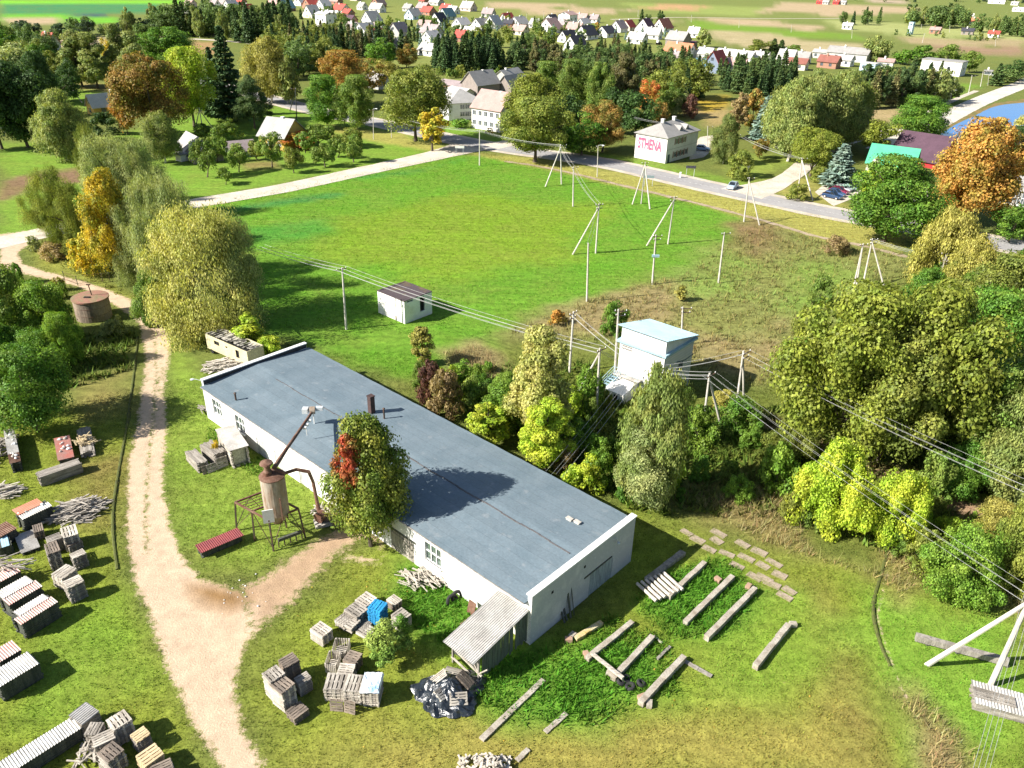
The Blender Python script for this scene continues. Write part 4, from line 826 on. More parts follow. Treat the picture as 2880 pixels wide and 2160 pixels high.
# ---------------- warehouse: x from A (far left) to B (near corner), y from the front wall back
WA, WB, WC = at(449.3, 902.5), at(1144.4, 1393.3), at(1357.1, 1209.7)
ux = (WB - WA).normalized(); WL = (WB - WA).length; uy = Vector((-ux.y, ux.x, 0)); WW = (WC - WB).dot(uy)
wrz = math.atan2(ux.y, ux.x)
def on_front(x, y, off=0.0):
    d = at(x, y) - EYE; n = uy; t = (WA + uy * off - EYE).dot(n) / d.dot(n); P = EYE + d * t
    return (P - WA).dot(ux), P.z
def on_end(x, y):
    d = at(x, y) - EYE; t = (WB - EYE).dot(ux) / d.dot(ux); P = EYE + d * t
    return (P - WB).dot(uy), P.z
def wloc(x, y, z):                   # pixel at height z -> warehouse coordinates
    P = at(x, y, z); return Vector(((P - WA).dot(ux), (P - WA).dot(uy), z))
wh = thing('warehouse', 'long white brick warehouse with flat blue grey felt roof', 'building', WA, wrz)
EH, RH = 3.95, 4.35
def rect(p, q, fn):
    a, b = fn(*p), fn(*q); return (min(a[0], b[0]), max(a[0], b[0]), max(0.0, min(a[1], b[1])), min(EH - .2, max(a[1], b[1])))
def opening(xl, yl, w, h, fn=on_front):    # pixel of the upper left corner, size in metres
    x, z = fn(xl, yl); return (x, x + w, max(.0, z - h), min(z, EH - .25))
op_win = [opening(457, 860, 1.75, 1.75), opening(506, 894, 1.75, 1.75), opening(917, 1168, 1.9, 1.85)]
op_sh = [opening(553, 944, 1.6, 2.2), opening(592, 972, 1.5, 2.2), opening(645, 1011, 1.6, 2.2)]
op_gate = [opening(843, 1139, 3.0, 2.75)]
op_gate = [(a, b, 0.0, d) for a, b, c, d in op_gate]
mb = MB(); wall_boxes(mb, WL, EH, .38, op_win + op_sh + op_gate); mb.build('wall', WBRICK, wh)
mb = MB(); mb.box((WL / 2, WW - .19, EH / 2), (WL, .38, EH)); mb.build('wall', WBRICK, wh)
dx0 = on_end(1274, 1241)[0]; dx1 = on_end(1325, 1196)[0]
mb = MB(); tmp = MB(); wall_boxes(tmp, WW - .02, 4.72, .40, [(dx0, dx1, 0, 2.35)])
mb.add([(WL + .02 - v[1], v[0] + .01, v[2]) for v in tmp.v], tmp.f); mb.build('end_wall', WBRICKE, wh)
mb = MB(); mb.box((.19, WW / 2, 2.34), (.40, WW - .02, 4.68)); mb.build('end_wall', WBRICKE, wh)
mb = MB(); mb.box((WL - .19, WW / 2, 4.78), (.56, WW + .16, .10)); mb.build('parapet_cap', WHITE, wh); mb = MB(); mb.box((.19, WW / 2, 4.74), (.5, WW + .14, .10)); mb.build('parapet_cap', WHITE, wh)
mb = MB(); mb.box((.415, WW / 2, 4.45), (.04, WW - .1, .46)); mb.build('parapet_inner', M('near_black', (.03, .035, .04), (.05, .05, .055)), wh)  # inner face of the far parapet, coloured near black
# roof: two gentle slopes with eaves
mb = MB(); x0, x1 = .40, WL - .385; e = .35; n = 40
prof = [(-e, EH + .02), (-e, EH + .16), (WW / 2, RH + .12), (WW + e, EH + .16), (WW + e, EH + .02)]
vs = []
for i in range(n + 1):
    x = x0 + (x1 - x0) * i / n
    for j, (y, z) in enumerate(prof):
        jz = (.02 * math.sin(i * 2.1 + j) if 0 < j < 4 else 0); vs.append((x, y, z + jz))
fs = []
for i in range(n):
    for j in range(5):
        a, b = i * 5 + j, i * 5 + (j + 1) % 5; fs.append((a, a + 5, b + 5, b))
fs += [tuple(range(5)), tuple(reversed(range(n * 5, n * 5 + 5)))]
mb.add(vs, [tuple(reversed(f)) for f in fs]); rf = mb.build('roof', FELT, wh)
mb = MB()
mb.tube([(x, -e - .05, EH + .10 + .015 * math.sin(x)) for x in np.linspace(x0, x1, 30)], .05, 6); mb.build('eaves_trim', M('eaves_wood', (.30, .28, .26), (.18, .16, .14), 2), wh)
sx = wloc(905, 1022, 4.4).x
mb = MB(); zc = RH + .155
xs = np.linspace(wloc(590, 822, 4.4).x, WL - 1.2, 40)
for i in range(39):
    y = WW / 2 - .6 + .05 * math.sin(i * 1.3); mb.box(((xs[i] + xs[i + 1]) / 2, y, zc - .04), (xs[i + 1] - xs[i] - .01, .06 if i < 18 else .12, .05))
mb.build('roof_strip', M('weathered_batten', (.13, .13, .135), (.10, .09, .09), 3), wh)
def window(parent, o, nx=3, nz=2, y=.14, broken=0):
    a, b, c, d = o; f = MB(); w, h = b - a, d - c
    for k in range(nx + 1): f.box((a + w * k / nx, y, (c + d) / 2), (.075, .08, h))
    for k in range(nz + 1): f.box(((a + b) / 2, y, c + h * k / nz), (w, .085, .09))
    f.box(((a + b) / 2, y - .2, c - .03), (w + .2, .28, .06))
    win = f.build('window', WHITE, parent)
    g = MB(); g.box(((a + b) / 2, y + .06, (c + d) / 2), (w, .02, h)); g.build('pane', glass_mat('dusty_glass', (.05, .075, .06)), win)
for o in op_win: window(wh, o)
def board_door(parent, o, mat, n=8, y=.08, name='shutter', leaves=1):
    a, b, c, d = o; rnd = random.Random(int(a * 10)); w = (b - a) / leaves
    for l in range(leaves):
        f = MB()
        for k in range(n):
            x = a + w * l + w * (k + .5) / n
            f.box((x, y + rnd.uniform(-.012, .012), (c + d) / 2 - rnd.uniform(0, .05)), (w / n - .012, .05, d - c - .03), ry=0)
        for z in (c + .35, d - .4): f.box((a + w * (l + .5), y - .045, z), (w - .1, .035, .14))
        f.build(name, mat, parent)
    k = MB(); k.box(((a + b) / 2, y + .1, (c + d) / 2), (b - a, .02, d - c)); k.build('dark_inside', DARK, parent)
for o in op_sh: board_door(wh, o, SHUTTER)
board_door(wh, op_gate[0], OLDWOOD, 7, .05, 'gate_leaf', 2)
mb = MB(); a, b, c, d = op_gate[0]; mb.box(((a + b) / 2, -.01, d + .09), (b - a + .5, .05, .2)); mb.build('lintel', DKWOOD, wh)
# end wall door, vents, lamp, brick band lines
f = MB()
for k in range(11): f.box((WL - .04, dx0 + (dx1 - dx0) * (k + .5) / 11, 1.17 - .01 * (k % 3)), (.05, (dx1 - dx0) / 11 - .015, 2.3))
f.build('door', M('blue_grey_boards', (.34, .40, .42), (.20, .23, .24), 3, stretch=(3, 3, .25), fine=.3, bump=.4), wh)
f = MB(); f.box((WL + .03, (dx0 + dx1) / 2 - .5, 2.42), (.10, (dx1 - dx0) + .5, .12)); f.build('door_beam', DKWOOD, wh)
for p in ((1193, 1279), (1263, 1224)):
    y, z = on_end(*p); f = MB(); f.box((WL + .015, y, z), (.03, .24, .26)); f.build('vent_hole', DARK, wh)
y, z = on_end(1328, 1167); f = MB(); f.tube([(WL, y - .5, z + .35), (WL + .15, y, z + .3), (WL + .35, y + .05, z)], .025, 6); f.lathe([(.03, 0), (.13, -.06), (.15, -.14), (.1, -.22)], 10, (WL + .35, y + .05, z)); f.build('wall_lamp', TIN, wh)
mb = MB(); mb.box((WL - .55, -.02, 2.0), (.22, .03, 3.9)); mb.build('corner_joint', WHITE, wh)
def on_roof(mbx, name, p, mat, label=None):
    return mbx.build(name, mat, wh, p)
p = wloc(803, 889, 4.45); f = MB(); hh = hgt(wh.matrix_world @ p if False else at(803, 889, 4.45), 848) - 4.3
f.box((0, 0, .95), (.52, .52, 2.0)); f.box((0, 0, 1.98), (.62, .62, .10)); c_ = f.build('chimney', M('sooty_brick', (.085, .05, .045), (.05, .035, .035), 3), wh, (p.x, p.y, 4.25))
for k, (px, py, hz, r_) in enumerate([(830, 903, 1.25, .09), (509, 860, .75, .10)]):
    p = wloc(px, py, 4.4); f = MB(); f.tube([(0, 0, 0), (0, 0, hz)], r_, 8); f.lathe([(r_ * 1.8, hz + .02), (.02, hz + .14)], 8); f.build('vent_pipe', STEEL, wh, (p.x, p.y, 4.2))
for px, py in ((1230, 1120), (1247, 1127)):
    p = wloc(px, py, 4.45); f = MB(); f.box((0, 0, .1), (.5, .28, .3)); f.box((0, .02, .27), (.6, .36, .05)); f.build('roof_vent', CONC, wh, (p.x, p.y, 4.2))
f = MB(); p = wloc(430, 823, 4.2); f.tube([(.2, .1, 4.5), (-.5, -.2, 4.6), (-1.1, -.45, 4.55)], .02, 6); f.lathe([(.04, .05), (.2, 0), (.22, -.06), (.05, -.08)], 10, (-1.1, -.45, 4.52)); f.build('wall_lamp', TIN, wh)
# ---------------- lean-to at the near corner
z0, z1 = 3.3, 2.35
a_, b_, c_, d_ = wloc(1056, 1286, z0), wloc(1140, 1306, z0), wloc(1024, 1461, z1), wloc(975, 1381, z1)
lt = thing('lean_to', 'open lean-to with corrugated grey roof against the warehouse corner', 'shed', WA, wrz)
lx0, lx1 = (a_.x + d_.x) / 2, (b_.x + c_.x) / 2 - .1; ly1, ly0 = -.08, (c_.y + d_.y) / 2
Wd, Ln = lx1 - lx0, math.hypot(ly1 - ly0, z0 - z1)
vs, fs = wavy(Wd, Ln, .17, .035, 4); mb = MB(); mb.add(vs, fs); o = mb.build('roof', ASB, lt, ((lx0 + lx1) / 2, (ly0 + ly1) / 2, (z0 + z1) / 2 + .08)); o.rotation_euler = (math.atan2(z0 - z1, ly1 - ly0), 0, 0)
mb = MB(); rnd = random.Random(3); yy = ly0 + 1.0
for k in range(22):
    y = yy + (ly1 - yy) * (k + .5) / 22; zt = z1 + (z0 - z1) * (y - ly0) / (ly1 - ly0) - .12; g = rnd.uniform(.25, .55)
    if k == 15: continue
    mb.box((lx1 - .12 + rnd.uniform(-.02, .02), y, (zt + g) / 2), (.03, (ly1 - yy) / 22 - .02, zt - g), rx=rnd.uniform(-.02, .02))
mb.build('board_wall', GREENWOOD, lt)
mb = MB()
for k in range(9): mb.box((lx0 + .25 + (Wd - .5) * (k + .5) / 9, yy - .2, 1.55), ((Wd - .5) / 9 - .03, .03, 1.3))
mb.build('board_wall', DKWOOD, lt)
for px in (lx0 + .2, lx1 - .2):
    mb = MB(); mb.beam((px, ly0 + .75, -.05), (px, ly0 + .75, z1 + .05), .13, .13); mb.build('post', OLDWOOD, lt)
mb = MB(); mb.beam((lx0 + .1, ly0 + .75, 1.45), (lx1 + .1, ly0 + .75, .75), .12, .10); mb.beam((lx0 + .1, ly0 + .7, .5), (lx1 - .4, ly0 + .6, .25), .14, .05); mb.beam((lx1 - .2, ly0 + .75, .9), (lx1 - 1.0, ly0 + .75, 2.0), .1, .08); mb.beam((lx0 + .2, ly0 + .8, 2.2), (lx1 - .2, ly0 + .8, 2.2), .1, .12)
mb.beam((lx1 - .2, ly0 + .7, .8), (lx1 + .5, ly0 + .9, 1.6), .07, .07); mb.build('brace', M('pale_beam', (.55, .49, .41), (.36, .32, .27), 3), lt)
mb = MB(); mb.box((lx1 - .15, ly0 + .72, .16), (.4, .4, .34)); mb.build('footing', CONC, lt)

# ---------------- generic: box whose near vertical corner and two neighbouring top corners are seen
def frame_from(b, t, l, r, H=None):
    if b is not None: G = at(*b); H = hgt(G, t[1]) if H is None else H
    T_ = at(*t, H); Lp, Rp = at(*l, H), at(*r, H)
    if b is None: G = Vector((T_.x, T_.y, 0))
    vl, vr = Lp - T_, Rp - T_; vl.z = vr.z = 0
    return G, H, vl, vr
# ---------------- small white utility hut on the meadow
G, H, vl, vr = frame_from((875, 700), (875, 652), (817, 628.5), (936, 631))
ang = math.atan2(-vl.y, -vl.x); wl = vl.length; wd = abs(vr.dot(Vector((-math.sin(ang), math.cos(ang), 0))))
hut = thing('utility_hut', 'small white concrete hut with a dark flat roof on the meadow', 'hut', G + vl, ang)
tmp = MB(); wall_boxes(tmp, wl, H, .2, [(wl * .665, wl * .69, .5, H)]); mb = MB(); mb.add(tmp.v, tmp.f); mb.box((wl / 2, wd - .1, H / 2), (wl, .2, H)); mb.box((.1, wd / 2, H / 2), (.198, wd - .4, H)); mb.build('wall', PLASTER, hut)
tmp = MB(); wall_boxes(tmp, wd - .4, H - .02, .2, [(wd * .05, wd * .28, H - .32, H - .1), (wd * .52, wd * .70, H * .28, H - .25)]); mb = MB(); mb.add([(wl - v[1], v[0] + .2, v[2]) for v in tmp.v], tmp.f); mb.build('end_wall', PLASTER, hut)
mb = MB(); mb.box((wl / 2, wd / 2, H - .02), (wl - .3, wd - .3, .12)); mb.box((wl / 2, .1, H + .05), (wl + .1, .25, .11)); mb.box((wl / 2, wd - .1, H + .05), (wl + .1, .25, .11)); mb.box((.1, wd / 2, H + .04), (.25, wd - .3, .1)); mb.box((wl - .1, wd / 2, H + .04), (.25, wd - .3, .1))
mb.build('roof', M('mossy_felt', (.085, .065, .07), (.15, .11, .05), .5, .5, .7), hut)
mb = MB(); mb.box((wl * .675, .05, H / 2), (.08, .1, H - .1)); mb.box((wl * .675, .0, .35), (.3, .06, .6)); mb.build('pipe_box', M('weathered_slat', (.25, .22, .19), (.1, .1, .1)), hut)
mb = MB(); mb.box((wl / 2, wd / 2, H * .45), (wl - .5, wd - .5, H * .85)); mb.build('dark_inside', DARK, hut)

# ---------------- substation tower
G1 = at(1332.6, 841); HC = hgt(G1, 739)
tC, tL, tR = at(1439, 771.5, HC), at(1334, 734, HC), at(1506, 731, HC)
vl, vr = tL - tC, tR - tC; ang = math.atan2(-vl.y, -vl.x); ex = Vector((math.cos(ang), math.sin(ang), 0)); ey = Vector((-math.sin(ang), math.cos(ang), 0))
sl, sd = vl.length - .5, abs(vr.dot(ey)) - .3; o0 = Vector((tL.x, tL.y, 0)) + ex * .25 + ey * .2
ts = thing('substation_tower', 'white transformer tower with pale blue ribbed roof among bushes', 'tower', o0, ang)
mb = MB(); mb.box((sl / 2, sd / 2, HC / 2), (sl, sd, HC)); w_ = mb.build('wall', brick_mat('tower_brick', (.80, .79, .77), (.66, .65, .63)), ts)
mb = MB(); mb.box((sl / 2, sd / 2, HC + .06), (sl + .55, sd + .55, .12)); mb.box((sl / 2, -.30, HC - .05), (sl + .6, .05, .22)); mb.box((sl + .3, sd / 2, HC - .05), (.05, sd + .5, .22)); mb.build('cornice', BLUEMETAL, ts)
ut = hgt(o0 + ex * .3, 712) - HC if False else 1.75
mb = MB(); mb.add([(.05, .1, HC + .12), (sl - .05, .1, HC + .12), (sl - .05, sd - .1, HC + .12), (.05, sd - .1, HC + .12), (.05, .1, HC + ut), (sl - .05, .1, HC + ut), (sl - .05, sd - .1, HC + ut - 1.4), (.05, sd - .1, HC + ut - 1.4)], [(0, 3, 2, 1), (4, 5, 6, 7), (0, 1, 5, 4), (1, 2, 6, 5), (2, 3, 7, 6), (3, 0, 4, 7)]); mb.build('upper_wall', WHITE, ts)
mb = MB(); pth = math.atan2(-1.4, sd - .2); LL = (sd + .7) / math.cos(pth); mb.box((0, 0, 0), (sl + .7, LL, .06))
for k in range(17): mb.box((0, -LL / 2 + LL * (k + .5) / 17, .05), (sl + .7, .06, .05))
o = mb.build('roof', BLUEMETAL, ts, (sl / 2, sd / 2, HC + ut - .7 + .10)); o.rotation_euler = (pth, 0, 0)
mb = MB()
for (x, z) in ((.35, HC - .55), (.35, HC - .85), (sl * .72, HC - .35)):
    for k in range(12): mb.box((x + k * .115, -.01, z - .02 * (k % 2)), (.085, .03, .10 + .05 * ((k * 7) % 3)))
mb.build('louvre_marks', M('dark_louvre', (.10, .09, .08), (.3, .28, .25), 8), ts)
mb = MB(); mb.box((sl * .42, -.01, HC * .62), (sl * .22, .03, HC * .36)); mb.build('door', M('pale_blue_door', (.62, .70, .80), (.58, .66, .76), 2), ts)
mb = MB(); mb.box((sl + .02, sd * .6, HC * .55), (.05, .9, 1.1)); mb.tube([(sl, sd * .45, HC * .7), (sl + .5, sd * .6, HC * .72), (sl + .5, sd * .95, HC * .74)], .05, 6); mb.build('bracket', M('blue_grey_panel', (.10, .14, .17), (.07, .09, .1)), ts)
bz = hgt(at(1354, 879), 829) if False else HC * .30
mb = MB(); bx0, bx1 = sl * .06, sl * .50; by = -3.0
mb.add([(bx0, by, 0), (bx1, by, 0), (bx1, -.003, 0), (bx0, -.003, 0), (bx0, by, bz * .62), (bx1, by, bz * .62), (bx1, -.003, bz), (bx0, -.003, bz)], [(0, 3, 2, 1), (4, 5, 6, 7), (0, 1, 5, 4), (1, 2, 6, 5), (2, 3, 7, 6), (3, 0, 4, 7)]); mb.build('cellar_entrance', PLASTER, ts)
mb = MB(); mb.box(((bx0 + bx1) / 2 + .3, by - .012, bz * .3), (.5, .03, .7)); mb.build('cellar_hole', DARK, ts)  # near-black panel stands in for the unlit hole of the entrance
mb = MB(); mb.box((sl * .28, -.45, bz + .30), (sl * .6, .95, .08)); mb.build('landing', CONC, ts)
mb = MB()
for s_ in (-.45, .45):
    mb.beam((-.5 + s_, -3.3, .1), (.4 + s_, -.6, bz + .35), .06, .18); mb.beam((-.5 + s_, -3.3, 1.0), (.4 + s_, -.6, bz + 1.25), .04, .04); mb.beam((-.5 + s_, -3.3, .55), (.4 + s_, -.6, bz + .8), .03, .03)
    for q in (0, .33, .66, 1): mb.beam((-.5 + s_ + .9 * q, -3.3 + 2.7 * q, .1 + (bz + .25) * q), (-.5 + s_ + .9 * q, -3.3 + 2.7 * q, 1.0 + (bz + .25) * q), .035, .035)
for k in range(9): q = (k + .5) / 9; mb.box((-.5 + .9 * q, -3.3 + 2.7 * q, .12 + (bz + .25) * q), (.9, .24, .03))
mb.build('stair', BLUEMETAL, ts)
mb = MB()
for x in (.2, sl * .3, sl * .56): mb.beam((x, -.9, bz + .34), (x, -.9, bz + 1.25), .03, .03)
mb.beam((.2, -.9, bz + 1.25), (sl * .56, -.9, bz + 1.25), .035, .035); mb.beam((.2, -.9, bz + .8), (sl * .56, -.9, bz + .8), .03, .03); mb.build('landing_rail', BLUEMETAL, ts)
# ---------------- round concrete tank
C0 = at(204.5, 684); rr = 93 / KD / 2 * mpp((C0.x, C0.y, 2)); HT = hgt(C0, 642)
tk = thing('water_tank', 'round rust stained concrete tank beside the dirt track', 'tank', C0)
MB().lathe([(rr, -.05), (rr, HT - .1)], 40, mi=0).build('wall', CONCD, tk, smooth=False)
MB().lathe([(rr + .12, HT - .1), (rr + .12, HT + .08), (rr * .5, HT + .14), (.05, HT + .16)], 40).build('lid', M('rusty_lid', (.30, .15, .11), (.22, .18, .10), .8, .42, .6), tk)
f = MB(); f.tube([(0.1, .4, HT), (-.05, .4, HT + 1.6)], .07, 8); f.box((-.05, .4, HT + 1.65), (.5, .16, .16)); f.build('vent_pipe', STEEL, tk)
f = MB(); f.box((-.1, -.5, HT + .2), (.8, .35, .12)); f.build('hatch', DARK, tk)
f = MB()
for z_ in (HT * .3, HT * .66): f.tube([(rr * 1.006 * math.cos(a), rr * 1.006 * math.sin(a), z_) for a in np.linspace(0, 6.283, 41)], .018, 4, caps=False)
f.build('hoop', RUST, tk)
# ---------------- track gate
gt = thing('field_gate', 'rusty wire mesh gate leaf standing by the dirt track', 'gate', at(168, 616))
g0, g1, g2 = Vector((0, 0, 0)), at(238, 608) - at(168, 616), at(140, 606) - at(168, 616)
f = MB()
for p in (g0, g1, g1 * .78, g2): f.beam(p, p + Vector((0, 0, 1.5)), .08, .08)
f.build('post', M('green_post', (.08, .11, .06), (.2, .13, .08), 2), gt)
f = MB()
for a, b in ((g0, g1), (g0, g2)):
    for z in (.25, 1.4): f.beam(a + Vector((0, 0, z)), b + Vector((0, 0, z)), .035, .035)
    for k in range(1, 12): f.beam(a + (b - a) * k / 12 + Vector((0, 0, .25)), a + (b - a) * k / 12 + Vector((0, 0, 1.4)), .012, .012)
f.build('mesh_panel', RUST, gt)
# ---------------- derelict cabin on wheels
G, H, vl, vr = frame_from(None, (533, 760), (443, 721), (553, 748), hgt(at(447, 758), 720))
ang = math.atan2(-vl.y, -vl.x); wl = vl.length; wd = 2.4
cb = thing('derelict_cabin', 'cream derelict site cabin with a torn roof behind the warehouse', 'cabin', G + vl, ang)
mb = MB(); tmp = MB(); wall_boxes(tmp, wl, H - .5, .06, [(wl * .2, wl * .33, 1.0, H - .9), (wl * .48, wl * .53, 1.2, H - 1.0), (wl * .72, wl * .8, .5, H - .9)]); mb.add([(v[0], v[1], v[2] + .5) for v in tmp.v], tmp.f)
mb.box((wl - .03, wd / 2, H / 2 + .25), (.06, wd - .12, H - .5)); mb.box((.03, wd / 2, H / 2 + .25), (.06, wd - .12, H - .5)); mb.box((wl / 2, wd - .03, H / 2 + .25), (wl, .06, H - .5)); mb.box((wl / 2, wd / 2, .55), (wl - .14, wd - .14, .08)); mb.build('body', M('cream_paint', (.62, .56, .36), (.50, .44, .28), .7), cb)
mb = MB(); rnd = random.Random(8)
for k in range(16): mb.box((wl * (k + .5) / 16, wd / 2 + rnd.uniform(-.2, .2), H + .02 + rnd.uniform(0, .05)), (wl / 16 * rnd.uniform(.35, .95), wd * rnd.uniform(.5, 1.0), .04), rx=rnd.uniform(-.06, .06))
mb.build('roof', M('torn_roof', (.06, .055, .05), (.45, .42, .36), 1.3, .45, .55), cb)
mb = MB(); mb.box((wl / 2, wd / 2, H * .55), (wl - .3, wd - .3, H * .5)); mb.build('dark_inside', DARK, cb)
for x in (.9, wl - .9):
    for y in (.1, wd - .1): MB().tube([(x, y - .1, .32), (x, y + .1, .32)], .32, 14).build('wheel', DARK, cb)
# ---------------- dust silo on its frame
F1, F2, F3 = at(591, 1190), at(660, 1161), at(511, 1145); hz = hgt(F1, 1128)
q = (F2 - F1); q2 = (F3 - F1); F4 = F1 + q + q2
si = thing('dust_silo', 'rusty sawdust silo on a steel trestle beside the warehouse', 'silo', F1)
lo = lambda P: Vector(P) - F1
feet = [lo(F1), lo(F2), lo(F4), lo(F3)]
mid1, mid2 = (feet[0] + feet[3]) / 2, (feet[1] + feet[2]) / 2
for p in feet + [mid1, mid2]:
    c_ = (feet[0] + feet[2]) / 2; top = p + (c_ - p) * .10 + Vector((0, 0, hz)); MB().beam(p - Vector((0, 0, .1)), top, .12, .12).build('leg', STEEL, si)
tops = [p + ((feet[0] + feet[2]) / 2 - p) * .10 + Vector((0, 0, hz)) for p in feet]
mb = MB()
for i in range(4): mb.beam(tops[i], tops[(i + 1) % 4], .14, .14)
m1, m2 = (tops[0] + tops[3]) / 2, (tops[1] + tops[2]) / 2; mb.beam(m1, m2, .14, .14)
for k in range(1, 5): mb.beam(tops[3] + (tops[0] - tops[3]) * k / 10, tops[2] + (tops[1] - tops[2]) * k / 10, .05, .05)
mb.build('platform_frame', RUST, si)
mb = MB()
for i in range(4):
    a, b = feet[i], feet[(i + 1) % 4]; mb.beam(a + Vector((0, 0, .3)), (tops[i] + tops[(i + 1) % 4]) / 2, .05, .05); mb.beam(b + Vector((0, 0, .3)), (tops[i] + tops[(i + 1) % 4]) / 2, .05, .05)
mb.build('brace', STEEL, si)
TC = at(599, 1107, hz) - F1; TC.z = 0; rt = 69 / KD / 2 * mpp(F1 + Vector((0, 0, 4))); HTk = hgt(F1 + TC, 1028)
mb = MB(); mb.lathe([(rt * .45, hz - .9), (rt, hz + .15), (rt, HTk)], 28, TC); mb.build('tank', RUSTPALE, si)
mb = MB(); mb.lathe([(rt + .05, HTk), (rt + .05, HTk + .06), (.3, HTk + .38), (.25, HTk + .38)], 28, TC); mb.build('lid', RUST, si)
mb = MB(); mb.lathe([(.36, HTk + .3), (.36, HTk + .6), (.26, HTk + .75), (.26, HTk + 1.35)], 16, TC + Vector((-.25, -.2, 0))); mb.lathe([(.55, HTk + 1.35), (.5, HTk + 1.45), (.08, HTk + 1.62)], 16, TC + Vector((-.25, -.2, 0))); mb.build('chimney_cap', RUST, si)
mb = MB(); dcam = (EYE - (F1 + TC)); dcam.z = 0; dcam.normalize(); sd_ = Vector((-dcam.y, dcam.x, 0))
pn = TC + dcam * (rt + .05) - sd_ * .75 * 1
mb.box((pn.x, pn.y, hz + .55), (.9, .08, 1.3), rz=math.atan2(sd_.y, sd_.x)); mb.build('inspection_door', WHITE, si)
mb = MB()
for s_ in (-1, 1): mb.beam(TC + dcam * (rt + .12) + sd_ * s_ * rt * .75 + Vector((0, 0, hz + .1)), TC - dcam * rt + sd_ * s_ * rt * .8 + Vector((0, 0, hz + .1)), .12, .14)
mb.beam(TC + dcam * (rt + .15) + sd_ * .35 + Vector((0, 0, hz)), TC + dcam * (rt + .15) + sd_ * .35 + Vector((0, 0, hz + 2.2)), .10, .10); mb.build('saddle', RUST, si)
cyc = at(674, 890, 5.9); p0 = F1 + TC + Vector((.25, .1, HTk + .75))
mb = MB(); a = lo(p0); b = lo(cyc); mb.tube([a, a + (b - a) * .33 + Vector((0, 0, .05)), a + (b - a) * .66, b], [.2, .15, .14, .13], 10)
mb.build('duct', RUST, si)
mb = MB(); mb.beam(a + (b - a) * .80, lo(Vector((0, 0, 0))) * 0 + a + (b - a) * .80 + Vector((0, 0, -1.5)), .06, .06)
for q_ in (.7, .76, .84): pp = a + (b - a) * q_; mb.box((pp.x + .25, pp.y, pp.z - .1), (.3, .2, .2))
mb.box((b.x - .05, b.y + .5, b.z - .9), (.10, .10, 1.6)); mb.build('duct_support', WHITE, si)
mb = MB(); mb.tube([b + Vector((-.25, .1, .1)), b + Vector((.25, .2, .1))], .38, 14); mb.build('fan_drum', RUSTPALE, si)
mb = MB(); mb.box((b.x - .65, b.y + .1, b.z + .12), (.55, .6, .5)); mb.box((b.x + .65, b.y + .35, b.z + .22), (.7, .42, .34)); mb.build('fan_motor', TIN, si)
mb = MB(); pts = [F1 + TC + Vector((.3, .2, HTk + .55)), at(616, 1022, HTk + .35), at(640, 1014, HTk + .2), at(667, 1019, HTk - .1), at(676, 1040, 3.6), at(684, 1080, 1.9), at(689, 1104, 1.0)]
mb.tube([lo(p) for p in pts], [.15] * 5 + [.16, .2], 10); mb.build('duct', RUST, si)
bl = thing('blower', 'old rusty blower unit standing under the bent duct', 'machine', at(694, 1130))
mb = MB(); mb.tube([(-.15, -.3, .75), (.15, .3, .75)], .5, 16); mb.build('casing', RUST, bl)
mb = MB(); mb.box((.7, .3, .45), (.9, .7, .6), rz=.4); mb.box((1.5, -.2, .5), (.9, .8, .7), rz=.5); mb.build('motor_box', M('brown_box', (.17, .10, .08), (.1, .09, .08), 2), bl)
mb = MB(); mb.box((.5, .1, .1), (2.2, 1.2, .2), rz=.4); mb.build('base', CONC, bl)
# low fence rail under the silo
a, b = at(603, 1182), at(653, 1163); fr = thing('trough_rail', 'dark wooden trough rail on short legs in front of the silo', 'rail', a)
mb = MB(); mb.beam(Vector((0, 0, .75)), b - a + Vector((0, 0, .75)), .22, .28); mb.build('rail', DKWOOD, fr)
for k in range(5):
    p = (b - a) * k / 4; MB().beam(p, p + Vector((0, 0, .65)), .08, .08).build('leg', STEEL, fr)

# ================================================================= POLES AND WIRES
def crossarm(parent, z, w, rz, n=2):
    mb = MB(); c, s = math.cos(rz), math.sin(rz)
    mb.beam((-c * w / 2, -s * w / 2, z), (c * w / 2, s * w / 2, z), .09, .09); mb.build('crossarm', STEEL, parent)
    for k in range(n):
        t = -w / 2 + .08 + (w - .16) * k / max(1, n - 1)
        mb = MB(); mb.lathe([(.02, .04), (.05, .08), (.055, .18), (.03, .22)], 7, (c * t, s * t, z)); mb.build('insulator', WHITE, parent)
def pole(b, t, label, strut=None, arms=1, armz=0.0, rz=0.0, lamp=False, r=.13, mat=None, P=None, H=None, group='concrete power poles'):
    P = at(*b) if P is None else P; H = hgt(P, t[1]) if H is None else H; mat = mat or POLEC
    top = at(t[0], t[1], H) - P; top = Vector((top.x, top.y, H))
    if top.xy.length > 1.5: top = Vector((0, 0, H))
    th = thing('power_pole' if not lamp else 'street_lamp', label, 'pole' if not lamp else 'street lamp', P, 0, group if not lamp else 'street lamps')
    mb = MB(); mb.tube([(0, 0, -.1), top], [r * 1.25, r * .8], 8); mb.build('shaft', mat, th)
    for s in (strut or []):
        q = at(*s) - P; mb = MB(); mb.tube([q - Vector((0, 0, .1)), top * .93], [r * 1.15, r * .8], 8); mb.build('strut', mat, th)
    for k in range(arms):
        a = MB(); crossarm(th, H - .25 - .55 * k, 1.5 - .3 * k, rz)
    if lamp:
        mb = MB(); mb.tube([top, top + Vector((.3, -.3, .25)), top + Vector((.9, -.8, .35))], .04, 6); mb.build('bracket', TIN, th)
        mb = MB(); mb.box(top + Vector((1.05, -.95, .33)), (.6, .25, .14), rz=-.7); mb.build('lamp_head', WHITE, th)
    return P + top
PL = {}
PL['A'] = pole((748, 711), (739, 578), 'slim concrete power pole standing in the willow shade on the meadow', rz=.7)
